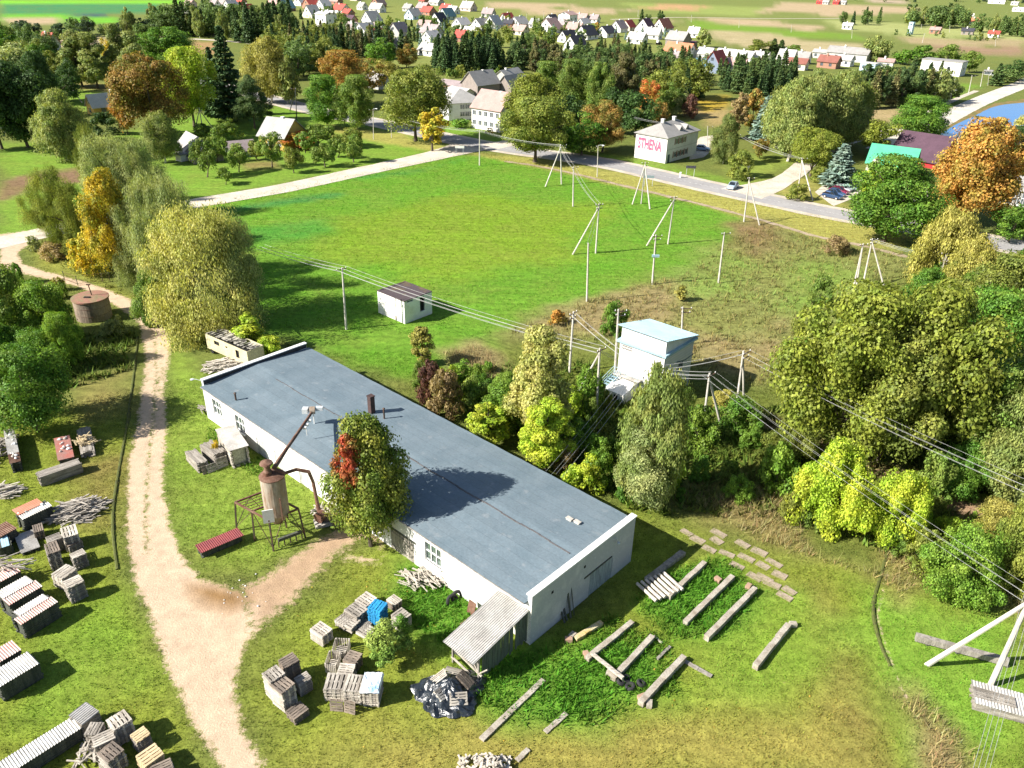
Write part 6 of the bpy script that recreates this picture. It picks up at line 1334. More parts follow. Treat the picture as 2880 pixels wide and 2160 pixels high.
jumble(lambda x, y: (x, y), (488, 793), 2.4, 1.4, .9, 110, 1.6, 'heap of pale boards behind the warehouse gable', PALEW, seed=23, rz=.6, thick=(.1, .25))
jumble(lambda x, y: (x, y), (441, 888), .6, .35, .7, 16, 1.5, 'short plank stack sticking out at the warehouse corner', OLDWOODH, seed=24, rz=-.7)
def tyre(P, label, s=.42, tilt=0, rz=0):
    mb = MB(); n = 20; mb.tube([(s * .72 * math.cos(a), s * .72 * math.sin(a), .12) for a in np.linspace(0, 2 * math.pi, n + 1)], .14, 8, caps=False); o = mb.build('tyre', M('tyre_rubber', (.02, .02, .022), (.035, .035, .035), 3), None, P); o.rotation_euler = (tilt, 0, rz); return tag(o, label, 'tyre', 'old tyres')
tyre(at(975, 1298), 'big old tyre leaning on the warehouse beside the white slats', .65, 1.2, .8); tyre(at(985, 1290) + Vector((0, 0, .1)), 'second big tyre behind the leaning one', .6, 1.3, .7)
for x, y, s in ((1340, 1475, .3), (1362, 1485, .34), (1384, 1478, .32), (1352, 1468, .3)): tyre(at(x, y), 'small black tyre lying in the weeds between the beams', s, .3, x)
o = MB().box((0, 0, .55), (.75, .05, 1.1)).build('rusty_plate', RUST, None, at(1016, 1326)); o.rotation_euler = (-.25, 0, wrz); tag(o, 'rusty brown plate leaning against the warehouse front', 'metal plate')
o = MB().box((0, 0, .03), (1.0, .9, .04)).build('rusty_plate', M('brown_board', (.25, .15, .11), (.2, .12, .09)), None, at(1012, 1348), wrz); tag(o, 'brown board lying on the grass beside the lean-to', 'board')
for i, (x, y, h) in enumerate(((1240, 1328, 2.6), (1233, 1335, 2.3), (1225, 1340, 1.1), (1220, 1345, .9))):
    P = at(x, y); mb = MB(); mb.beam((0, 0, 0), (-.35, .38, h), .16, .07); tag(mb.build('leaning_plank', DKWOOD, None, P), ['tallest dark plank', 'second tall dark plank', 'short grey plank', 'shortest plank'][i] + ' leaning against the brick end wall', 'plank', 'planks at the end wall')

# ---- concrete beams and slabs in the grass on the right
BEAM = M('weathered_beam', (.43, .39, .33), (.25, .205, .155), .9, .42, .62, fine=.3, bump=.4)
def gbeam(a, b, w, h, label, z0=0.0, mat=None, name='concrete_beam', cat='beam', z1=None):
    A, B = at(a[0], a[1], z0 + h), at(b[0], b[1], (z0 if z1 is None else z1) + h); mid = (A + B) / 2; mb = MB(); rnd = random.Random(int(a[0])); n = 6; prev = A - mid
    d = (B - A); 
    for k in range(n):
        p, q = A - mid + d * k / n, A - mid + d * (k + 1) / n; off = Vector((rnd.uniform(-.015, .015), rnd.uniform(-.015, .015), rnd.uniform(-.01, .01) - h / 2)); mb.beam(p + off, q + off, w * rnd.uniform(.93, 1.05), h * rnd.uniform(.94, 1.05))
    o = mb.build(name, mat or BEAM, None, mid); return tag(o, label, cat, None)
gbeam((1476, 1190), (1398, 1250), .55, .35, 'long grey timber in the shade of the warehouse end', 0, OLDWOOD, 'timber_beam')
gbeam((1523, 1212), (1444, 1285), .4, .45, 'concrete beam running up from the pole pile'); gbeam((1583, 1242), (1480, 1342), .42, .45, 'concrete beam in the dark nettles, middle of the upper three'); gbeam((1632, 1268), (1526, 1374), .42, .5, 'concrete beam rightmost of the upper three')
gbeam((1704, 1346), (1632, 1436), .42, .5, 'lone grey concrete beam on the open grass'); gbeam((1366, 1341), (1268, 1420), .42, .35, 'concrete beam by the warehouse corner, left of the lower three'); gbeam((1410, 1372), (1325, 1462), .42, .4, 'concrete beam in the middle of the lower three'); gbeam((1478, 1415), (1384, 1514), .45, .5, 'concrete beam rightmost of the lower three')
gbeam((1278, 1408), (1346, 1463), .22, .2, 'pale squared timber laid across two concrete beams', .4, PALEW, 'timber_beam'); gbeam((1174, 1467), (1040, 1596), .4, .14, 'long thin sunken beam in the lawn before the lean-to', 0); gbeam((1224, 1540), (1178, 1580), .35, .08, 'broken upper piece of the sunken beam line', 0); gbeam((1142, 1617), (1116, 1642), .35, .08, 'broken lower piece of the sunken beam line', 0)
gbeam((1300, 1342), (1243, 1377), .4, .3, 'lichen stained beam half in the warehouse shadow', 0, M('lichen_beam', (.55, .48, .32), (.50, .34, .10), .8)); gbeam((1448, 1395), (1420, 1422), .2, .15, 'short grey timber between the beams', 0, OLDWOOD, 'timber_beam'); gbeam((1480, 1428), (1538, 1460), .3, .1, 'flat grey plank lying right of the beams', 0, OLDWOOD, 'timber_beam'); gbeam((1412, 1372), (1430, 1388), .15, .1, 'thin pale stake in the weeds', 0, PALEW, 'timber_beam')
for i, (x, y) in enumerate(((1228, 1385), (1236, 1376), (1266, 1418), (1318, 1458), (1386, 1510), (1402, 1524), (1550, 1255), (1712, 1352), (1616, 1270))):
    o = MB().box((0, 0, .16), (.55, .38, .34), rz=i * .9).build('concrete_block', BEAM if i % 2 else M('brick_block', (.42, .26, .18), (.34, .24, .18), 2), None, at(x, y)); tag(o, 'small rough block lying near the end of a beam', 'block', 'rough blocks')
lg = Vector(at(1408, 1275))
for k in range(7):
    a, b = at(1376 + k * 9.5, 1268 + k * -4 - 8, .35), at(1418 + k * 9.5, 1298 - k * 4 + 0, .35); mb = MB(); c = (a + b) / 2; mb.tube([a - c, b - c], [.13, .15], 9); tag(mb.build('log', M('peeled_log', (.60, .54, .46), (.42, .37, .31), 2), None, c), 'peeled grey log lying side by side on a support', 'log', 'peeled logs')
gbeam((1405, 1290), (1440, 1268), .3, .25, 'support block under the peeled logs', 0); 
SLAB = M('mossy_slab', (.38, .30, .24), (.20, .19, .08), .7, .4, .62, fine=.3, bump=.3)
for i, (x, y) in enumerate(((1483, 1150), (1507, 1166), (1552, 1152), (1532, 1186), (1570, 1196), (1548, 1168), (1604, 1175), (1612, 1205), (1592, 1222), (1640, 1192), (1648, 1222), (1630, 1246), (1672, 1216), (1684, 1242), (1668, 1262), (1705, 1276), (1695, 1288), (1650, 1250))):
    o = MB().box((0, 0, -.012 + .0013 * i), (1.1 + .4 * ((i * 7) % 5) / 5, .62 + .25 * ((i * 3) % 4) / 4, .07), rz=.05 * (i % 5) - .1).build('concrete_slab', SLAB, None, at(x, y), R(-43) + (.05 * math.sin(i * 2))); tag(o, 'weathered pinkish slab sunk in the grass right of the warehouse', 'slab', 'sunken slabs')
gbeam((1980, 1370), (2180, 1425), .45, .5, 'big squared grey timber lying behind the near pole', .15, OLDWOOD, 'timber_beam')
for i, q in enumerate((.1, .42, .68, .95)): o = MB().box((0, 0, .1), (.25, .7, .22)).build('timber_block', DKWOOD, None, at(1980 + 200 * q, 1374 + 55 * q + 8)); tag(o, 'dark block supporting the big squared timber', 'block', 'timber supports')
def _i(x, y): return (x, y)
PD = board_pile(_i, (2108, 1518), (2086, 1468), (2260, 1560), H=.7, label='grey plank platform at the foot of the near pole', along='r'); 
sheet_on(PD, 'grey', 'slatted grey deck lying on the plank platform', -.02, 1.0, -.05, 1.05, pitch=.2, amp=.025)
for q in (.15, .42): 
    G, H, ang, ln, wd, _ = PD; c = Vector((ln * q, wd * .45, 0)); c.rotate(Matrix.Rotation(ang, 3, 'Z')); o = link('wooden_pallet', PALM[0], None, G + c + Vector((0, 0, H + .1)), ang); o.scale = (1.2, 1.1, .6); tag(o, 'thin grey pallet lying flat on the slatted deck', 'pallet', 'pallets on the deck')
# ---- black tarpaulin heap with pallets on it
TP = at(972, 1497); mb = MB(); rnd = random.Random(14); nr, na = 16, 60; vs = [(0, .2, 1.35)]
for i in range(1, nr + 1):
    for k in range(na):
        a = 2 * math.pi * k / na; q = i / nr; ph = math.sin(a * 7 + i * .9) * .10 + math.sin(a * 13 - i * 1.3) * .06 + rnd.uniform(-.03, .03)
        rad = q * (2.0 + .22 * math.sin(3 * a) + .15 * math.sin(5 * a + 1) + (.25 * abs(math.sin(a * 6.5)) if q > .85 else 0))
        z = max(.03, 1.35 * (1 - q ** 1.3) + ph * q * (1.2 if q < .9 else .6) + (.10 * abs(math.sin(a * 9)) if q > .85 else 0)); vs.append((rad * math.cos(a) * 1.12, rad * math.sin(a) * .95, z))
fs = [(0, 1 + k, 1 + (k + 1) % na) for k in range(na)] + [(1 + (i - 1) * na + k, 1 + i * na + k, 1 + i * na + (k + 1) % na, 1 + (i - 1) * na + (k + 1) % na) for i in range(1, nr) for k in range(na)]
mb.add(vs, fs); tarp = M('black_film', (.012, .016, .022), (.022, .03, .04), 1.5, rough=.28, spec=.8, bump=.8, bscale=5)
tag(mb.build('tarpaulin_heap', tarp, None, TP, .3), 'heap under crumpled black plastic with pallets on it', 'tarpaulin')
for i, (dx, dy, z, rz, tx, ty, l) in enumerate([(-.75, .45, .85, .45, -.25, -.5, 'pale pallet at the upper left of the black heap'), (-.45, -.7, .72, .95, .45, .28, 'long pale pallet at the lower left of the black heap'), (.65, -.95, .52, .2, .62, .1, 'pale pallet at the lower front of the black heap'), (1.0, .35, .85, -.6, -.2, .5, 'dark pallet at the right of the black heap'), (.2, .95, .95, -.2, -.5, .1, 'pallet at the back of the black heap')]):
    o = link('wooden_pallet', PALM[1 if i != 3 else 4], None, TP + Vector((dx, dy, z + .05))); o.rotation_euler = (tx, ty, rz); tag(o, l, 'pallet', 'pallets on the black heap')
# ---- split firewood at the lower edge
jumble(_i, (1045, 1668), 1.6, 1.0, 1.0, 170, .45, 'heap of split white firewood at the lower edge', M('split_wood', (.62, .56, .48), (.36, .32, .27), 4, fine=.4, rand=.1), 'firewood_heap', 31, thick=(.08, .16))
# ---- stones on the track
rnd = random.Random(77)
for k in range(22):
    x, y = rnd.gauss(520, 22), rnd.gauss(1290, 22); s = rnd.uniform(.03, .09); mb = MB(); mb.lathe([(s * .6, 0), (s, s * .35), (s * .5, s * .8)], 6); tag(mb.build('stone', WHITE if k % 3 else CONC, None, at(x, y), k), 'small pale stone on the dirt beside the wet patch', 'stone', 'stones on the dirt')

# ================================================================= HOUSES
def paint(name, c, rough=.8, var=.85): return M(name, c, tuple(v * var for v in c), .6, .4, .7, rough=rough, fine=.08)
HW = dict(white=paint('white_render', (.80, .78, .74)), cream=paint('cream_render', (.74, .68, .55)), grey=paint('grey_render', (.48, .47, .45)), brick=paint('brick_wall', (.36, .20, .14)), wood=M('barn_boards', (.33, .28, .25), (.22, .19, .17), 2, stretch=(3, 3, .2), fine=.4), blue=paint('blue_boards', (.22, .27, .36)), yellow=paint('yellow_boards', (.62, .42, .12)), pink=paint('pink_render', (.68, .52, .47)), panel=M('pale_panels', (.74, .73, .72), (.64, .63, .62), .4, fine=.1), mint=paint('mint_boards', (.58, .66, .56)), red=paint('red_boards', (.50, .04, .04)), brown=paint('brown_boards', (.24, .13, .08)), lblue=paint('light_blue_wall', (.50, .66, .82)))
def roofm(name, c, var=.75): return M(name, c, tuple(v * var for v in c), .5, .35, .7, rough=.75, fine=.18)
HR = dict(grey=roofm('grey_tiles', (.34, .325, .31)), pale=roofm('pale_tiles', (.43, .415, .395)), white=roofm('whitish_tiles', (.56, .54, .52), .85), red=roofm('red_tiles', (.48, .09, .07)), pink=roofm('faded_pink_tiles', (.45, .30, .27)), mauve=roofm('mauve_tiles', (.36, .29, .29)), dark=roofm('dark_shade_tiles', (.06, .06, .075)), teal=roofm('teal_tiles', (.10, .20, .24)), purple=roofm('purple_tiles', (.105, .058, .082)), green=M('green_metal', (.09, .46, .26), (.08, .41, .23), .5, rough=.5, fine=.05), brown=roofm('brown_red_tiles', (.28, .11, .085)), orange=roofm('orange_tiles', (.58, .22, .12)))  # dark also paints roof shade into the white gabled village houses
FRAME = paint('window_frame', (.75, .74, .72)); PANE = glass_mat('house_glass', (.05, .06, .07)); BPANEL = paint('brown_panel', (.20, .07, .055))
def win_at(parent, face, u, z, w, h, X=0, panel=None):
    """window on the y=0 face (face 'r') or the x=0 face (face 'l'), u along it"""
    f = MB(); g = MB(); t = .06
    def bx(m, uu, zz, ww, hh, d, th):
        if face == 'r': m.box((uu, -d, zz), (ww, th, hh))
        else: m.box((-d, uu, zz), (th, ww, hh))
    for s in (-1, 1): bx(f, u + s * w / 2, z, .08, h, .02, t); bx(f, u, z + s * h / 2, w + .08, .08, .02, t)
    bx(f, u, z, .06, h - .08, .02, t); o = f.build('window', panel or FRAME, parent)
    bx(g, u, z, w, h, .004, .02); g.build('pane', PANE, o)
def gable_roof(parent, X, Y, H, rh, along, mat, over=.45, th=.14, hip=0.0):
    """roof over a box 0..X, 0..Y; ridge along 'x' or 'y'"""
    mb = MB(); o = over
    def pt(u, v, z): return (u, v, z) if along == 'x' else (v, u, z)
    U, V = (X, Y) if along == 'x' else (Y, X)
    k = rh / (V / 2); ze = H - o * k
    for dz, flip in ((0, 0), (-th, 1)):
        a, b, c, d = pt(-o, -o, ze + dz + th), pt(U + o, -o, ze + dz + th), pt(U + o, V + o, ze + dz + th), pt(-o, V + o, ze + dz + th)
        e, f = pt(-o + hip * (V / 2 + o), V / 2, H + rh + dz + th), pt(U + o - hip * (V / 2 + o), V / 2, H + rh + dz + th)
        fs = [(0, 1, 5, 4), (2, 3, 4, 5), (1, 2, 5), (3, 0, 4)] if hip else [(0, 1, 5, 4), (2, 3, 4, 5)]
        if (along == 'y') ^ bool(flip): fs = [tuple(reversed(q)) for q in fs]
        mb.add([a, b, c, d, e, f], fs)
    n = 6; edges = [(0, 1), (1, 2), (2, 3), (3, 0)] if hip else [(0, 1), (2, 3), (1, 5), (5, 2), (3, 4), (4, 0)]
    for i, j in edges: mb.f.append((i, j, j + n, i + n)); mb.m.append(0)
    return mb.build('roof', mat, parent)
def house(name, label, b, t, l, r=None, depth=None, H=None, wall='white', roof='grey', ridge='r', rh=2.5, hip=0.0, wins=(), cat='house', chim=(), over=.45, flat=False):
    G, H, vl, vr = frame_from(b, t, l, r if r else l, H); Y = vl.length; ey_ = vl.normalized(); ex_ = Vector((ey_.y, -ey_.x, 0)); X = depth if depth else abs(vr.dot(ex_))
    t_ = thing(name, label, cat, G, math.atan2(ex_.y, ex_.x)); mb = MB(); mb.box((X / 2, Y / 2, H / 2), (X, Y, H))
    if not flat and not hip:
        if ridge == 'r':
            for x in (.0, X - .25): mb.add([(x, 0, H), (x, Y, H), (x, Y / 2, H + rh), (x + .25, 0, H), (x + .25, Y, H), (x + .25, Y / 2, H + rh)], [(0, 2, 1), (3, 4, 5), (0, 3, 5, 2), (1, 2, 5, 4)])
        else:
            for y in (.0, Y - .25): mb.add([(0, y, H), (X, y, H), (X / 2, y, H + rh), (0, y + .25, H), (X, y + .25, H), (X / 2, y + .25, H + rh)], [(0, 1, 2), (3, 5, 4), (0, 2, 5, 3), (1, 4, 5, 2)])
    mb.build('wall', HW[wall] if isinstance(wall, str) else wall, t_)
    if flat: mb = MB(); mb.box((X / 2, Y / 2, H + .1), (X + .5, Y + .5, .22)); mb.build('roof', HR[roof], t_)
    else: gable_roof(t_, X, Y, H, rh, 'x' if ridge == 'r' else 'y', HR[roof], over, hip=hip)
    for f, u, z, w, h in wins: win_at(t_, f, u * (X if f == 'r' else Y), z * H, w, h)
    for u, v in chim:
        mb = MB(); zz = H + rh * .55; mb.box((u * X, v * Y, zz + .9), (.7, .7, 2.0)); mb.box((u * X, v * Y, zz + 1.95), (.85, .85, .14)); mb.build('chimney', HW['white'], t_)
    return t_, X, Y, H
# painted two-storey house
t_, X, Y, H = house('painted_house', 'two storey white panel house with pink letters sprayed on its end wall', (1436.5, 353.3), (1443.6, 297), (1375.7, 285), (1510, 280), wall='panel', roof='grey', ridge='r', rh=2.3, hip=.8, chim=((.30, .5), (.66, .5)))
mb = MB(); mb.box((-.012, Y / 2, H / 2), (.03, Y - .01, H - .02)); mb.build('end_wall', HW['white'], t_)
mb = MB(); mb.box((X / 2, -.02, H * .5), (X, .06, .10)); mb.build('band', HW['grey'], t_)
for z in (.76, .26):
    us = [.30, .42, .54] if z > .5 else [.28, .40, .52, .64]
    mb = MB(); mb.box((X * (us[0] + us[-1]) / 2, -.015, H * z), (X * (us[-1] - us[0]) + 1.9, .05, 1.55)); mb.build('brown_panel', BPANEL, t_)
    for u in us:
        f = MB(); f.box((X * u, -.05, H * z), (1.25, .05, 1.5)); o = f.build('window', FRAME, t_); g = MB()
        for s in (-.3, .3): g.box((X * u + s, -.08, H * z), (.48, .03, 1.2))
        g.build('pane', PANE, o)
mb = MB(); mb.box((X * .09, -.03, 1.0), (.9, .06, 2.0)); mb.build('door', paint('dark_door', (.07, .10, .11)), t_)
for u in (.52, .72):
    mb = MB(); x0, yy = X * u, Y * .22; z0 = H + 2.3 * .44; mb.add([(x0 - .9, yy - 1.1, z0 - .35), (x0 + .9, yy - 1.1, z0 - .35), (x0, yy - 1.1, z0 + .75), (x0, yy + 1.4, z0 + .75), (x0 - .9, yy + .3, z0 - .2), (x0 + .9, yy + .3, z0 - .2)], [(0, 1, 2), (0, 2, 3, 4), (1, 5, 3, 2)]); mb.build('dormer', HR['grey'], t_)
PINK = paint('pink_spray', (.75, .10, .20), .6); PGREY = paint('grey_spray', (.35, .27, .28), .6)
def letters(txt, size, off, mat, ext, parent, yc, zc, nm, sx=1.0, shear=0.0, fat=0.0):
    cu = bpy.data.curves.new(nm, 'FONT'); cu.body = txt; cu.size = size; cu.extrude = ext; cu.offset = fat; cu.align_x = 'CENTER'; cu.align_y = 'CENTER'; cu.shear = shear
    tmp = bpy.data.objects.new(nm, cu); dg = bpy.context.evaluated_depsgraph_get(); COL.objects.link(tmp); bpy.context.view_layer.update()
    me = bpy.data.meshes.new_from_object(tmp.evaluated_get(bpy.context.evaluated_depsgraph_get())); bpy.data.objects.remove(tmp); me.materials.clear(); me.materials.append(mat)
    o = link(nm, me, parent, (off, yc, zc)); o.rotation_euler = (R(90), 0, R(-90)); o.scale = (sx, 1, 1); return o
letters('STHENA', 3.5, -.035, PINK, .004, t_, Y * .55, H * .60, 'sprayed_letters', (Y * .72) / 12.5, .08, .10)
letters('STHENA', 3.5, -.031, PGREY, .003, t_, Y * .55 - .12, H * .60 - .18, 'sprayed_outline', (Y * .72) / 12.5, .08, .11)
letters('.AK..SV', .8, -.033, paint('faint_spray', (.62, .54, .50)), .003, t_, Y * .77, H * .86, 'faint_letters', 1.2, 0, .0)
mb = MB()
for k in range(7): mb.box((-.032, Y * .12 + k * .55, H * .14 + .05 * math.sin(k * 2)), (.012, .62, .14))
mb.build('plaster_patch', paint('grey_patch', (.52, .52, .55)), t_)
W2 = lambda n, a, c, w=1.2, h=1.3: [('l', a + (c - a) * k / (n - 1), z, w, h) for z in (.74, .30) for k in range(n)]
WR = lambda n, a, c, w=1.2, h=1.3: [('r', a + (c - a) * k / (n - 1), z, w, h) for z in (.74, .30) for k in range(n)]
house('hipped_house', 'white two storey house with grey hipped roof beside the oak', (969.6, 261), (967.4, 223), (924.6, 205), (1027, 212), wall='panel', roof='pale', ridge='l', rh=3.2, hip=.9, wins=[('r', u, z, 1.5, 1.3) for z in (.76, .34) for u in (.38, .52, .66)])
house('pink_roofed_house', 'white two storey house with faded pink roof by the junction', (1080, 286.5), (1081, 239), (1019, 229.4), depth=10, wall='white', roof='pink', ridge='l', rh=4.2, wins=W2(5, .1, .9), chim=((.5, .35),))
house('yellow_farmhouse', 'small yellow farmhouse with pale grey gable roof', (616.5, 327), (617, 297), (561.5, 291), (651, 281), wall='yellow', roof='pale', ridge='l', rh=3.6, wins=[('l', .2, .5, 1, 1.2), ('l', .6, .5, 1, 1.2), ('r', .5, .5, 1, 1.2)], chim=((.5, .42),))
t_, X, Y, H = house('farm_barn', 'low farm barn with black plastic spread over its grey roof', (421, 355), (418, 342), (376.3, 318), (458, 322), wall='wood', roof='pale', ridge='l', rh=3.4)
mb = MB(); n = 8; vs = []; rnd = random.Random(2); k_ = 3.4 / (X / 2)
for i in range(n + 1):
    for j in range(n + 1):
        v = -.3 + (Y * (.72 - .3 * i / n) + .3) * j / n; x = -.42 + (X / 2 + .42) * i / n; vs.append((x, v, H + x * k_ + .20 + rnd.uniform(0, .06)))
mb.add(vs, [(a, a + 1, a + n + 2, a + n + 1) for i in range(n) for j in range(n) for a in [i * (n + 1) + j]]); mb.build('plastic_cover', tarp, t_)
house('low_shed', 'low pale green farm shed with grey roof among apple trees', (553, 337), (553, 322), (499, 327), depth=5, wall='mint', roof='mauve', ridge='l', rh=1.8)
house('wood_store', 'white plank lean-to left of the farm barn', (392, 350), (392, 336), (380, 333), depth=2, wall='white', roof='grey', flat=True, cat='shed')
house('wooden_barn', 'grey wooden barn on a white base behind the hipped house', (1031.6, 210), (1030.6, 184), (995, 178), (1078, 178), wall='wood', roof='grey', ridge='r', rh=4.0, chim=((.6, .5),), cat='barn')
house('wooden_barn', 'smaller grey wooden barn behind the pink roofed house', (1104, 206), (1104, 189), (1073, 185), (1130, 183), wall='wood', roof='grey', ridge='r', rh=3.6, cat='barn'); house('wooden_barn', 'rear barn with pale roof behind the other wooden barns', (1100, 182), (1100, 172), (1062, 168), (1142, 165), wall='grey', roof='pale', ridge='r', rh=3, chim=((.3, .5),), cat='barn')
house('garage_row', 'dark roofed garage row below the black green spruces', (998, 196), (998, 187), (946, 180), depth=7, wall='brick', roof='mauve', ridge='l', rh=1.2, cat='garage'); house('garage_row', 'small pale roofed outbuilding between the barn and hipped house', (1000, 212), (1000, 203), (968, 197), depth=6, wall='cream', roof='pale', ridge='l', rh=1.4, cat='garage')
t_, X, Y, H = house('green_roofed_house', 'cream house with bright green metal roof by the car park', (1966, 385), (1968, 362), (1869.7, 349), depth=8, wall='cream', roof='green', ridge='l', rh=3.6, wins=[('l', u, .55, 1.3, 1.4) for u in (.08, .3, .5, .72)] + [('r', .5, .5, 1, 1.2)])
mb = MB(); mb.add([(-.8, Y * .72, H + .2), (-.8, Y * .90, H + .2), (-.8, Y * .81, H + 1.6), (3, Y * .81, H + 1.6)], [(0, 2, 1), (0, 3, 2), (1, 2, 3)]); mb.build('gable_dormer', HW['cream'], t_)
house('brick_annex', 'small brown brick annex at the end of the green roofed house', (1990, 388), (1993, 367), (1976, 366), (2003, 361), wall='brick', roof='brown', flat=True, cat='annex', wins=[('l', .5, .4, 1.2, 2.2)])
house('purple_roofed_hall', 'red hall with a big dark purple roof by the pond', (2021, 366), (2023, 352), (1918, 334), depth=15, wall='red', roof='purple', ridge='l', rh=5.2, cat='hall'); house('purple_roofed_house', 'white house with grey purple roof at the right edge', (2195, 385), (2196, 348), (2165, 338), (2260, 335), wall='white', roof='purple', ridge='r', rh=4, wins=[('l', .5, .5, 1.2, 1.2)]); house('pale_house', 'pale house front behind trees at the right edge', (2215, 448), (2216, 414), (2158, 405), depth=8, wall='white', roof='grey', ridge='l', rh=2, wins=W2(4, .15, .85, 1.4, 1.4))
# ---- village houses
ORD = ['', 'first', 'second', 'third', 'fourth', 'fifth', 'sixth', 'seventh', 'eighth', 'ninth', 'tenth', 'eleventh', 'twelfth', 'thirteenth', 'fourteenth', 'fifteenth']
RN = dict(grey='grey', pale='pale grey', white='whitish', red='red', pink='faded pink', mauve='mauve', dark='black', teal='dark teal', purple='purple', brown='red brown', orange='orange', green='green')
VH = []
def vh(x, yb, wpx, wall, roof, o='s', h=None, rh=None, label=None, L=None, cat='house', flat=False, place='in the village'):
    P = at(x, yb); m = mpp(P); s = wpx * m * (1.22 if not label else 1.0); rnd = random.Random(int(x * 10 + yb))
    if o == 'g': Wd = min(s * .95, 13); Ln = L or rnd.uniform(9, 12); az = R(rnd.uniform(48, 62))
    else: Ln = L or min(max(s * .92, 7), 60); Wd = min(9, max(6, Ln * .7)); az = R(rnd.uniform(136, 152)) if o == 's' else R(o)
    h = h or (2.7 if o == 's' else 2.6); rh = rh if rh is not None else Wd * rnd.uniform(.42, .58)
    t = thing('village_house' if cat == 'house' else cat.replace(' ', '_'), label or '', cat, P, az, None)
    if not label: VH.append((t, x, yb, f'{HWN[wall]} ' + ('gabled ' if o == 'g' else '') + f'house with {RN[roof]} roof', place))
    mb = MB(); y = Wd / 2; x_ = Ln / 2
    mb.prism([(-x_, -y), (x_, -y), (x_, y), (-x_, y)], 0, h)
    if not flat: mb.add([(-x_, -y, h), (-x_, y, h), (-x_, 0, h + rh), (x_, -y, h), (x_, y, h), (x_, 0, h + rh)], [(0, 2, 1), (3, 4, 5), (0, 3, 5, 2), (1, 2, 5, 4)])
    mb.build('wall', HW[wall], t)
    if flat: mb = MB(); mb.box((0, 0, h + .15), (Ln + .5, Wd + .5, .3)); mb.build('roof', HR[roof], t)
    else:
        r = gable_roof(t, Ln, Wd, h, rh, 'x', HR[roof], .45, .16); r.location = (-x_, -y, .02)
        mb = MB(); mb.box((Ln * .12, .5, h + rh * .85 + .5), (.7, .7, 1.6)); mb.build('chimney', HW['white' if wall != 'brick' else 'brick'], t)
    for (fx, fy, z, ax) in ((-x_, 0, h * .5, 'x'), (-x_, 0, h + rh * .38, 'x'), (-Ln * .25, -y, h * .55, 'y'), (Ln * .25, -y, h * .55, 'y'), (-Ln * .2, y, h * .55, 'y'), (Ln * .25, y, h * .55, 'y')):
        if flat and z > h: continue
        f = MB(); f.box((fx - (.03 if ax == 'x' else 0), fy + (0 if ax == 'x' else (.03 if fy > 0 else -.03)), z), (.08, 1.3, 1.25) if ax == 'x' else (1.3, .08, 1.25)); f.build('window', PANE, t)
    return t
HWN = dict(white='white', cream='cream', grey='grey', brick='brick', wood='wooden', blue='blue', yellow='yellow', pink='pink', panel='pale', mint='mint', red='red', brown='brown', lblue='light blue')
A_, B_ = 553.0, 1106.0
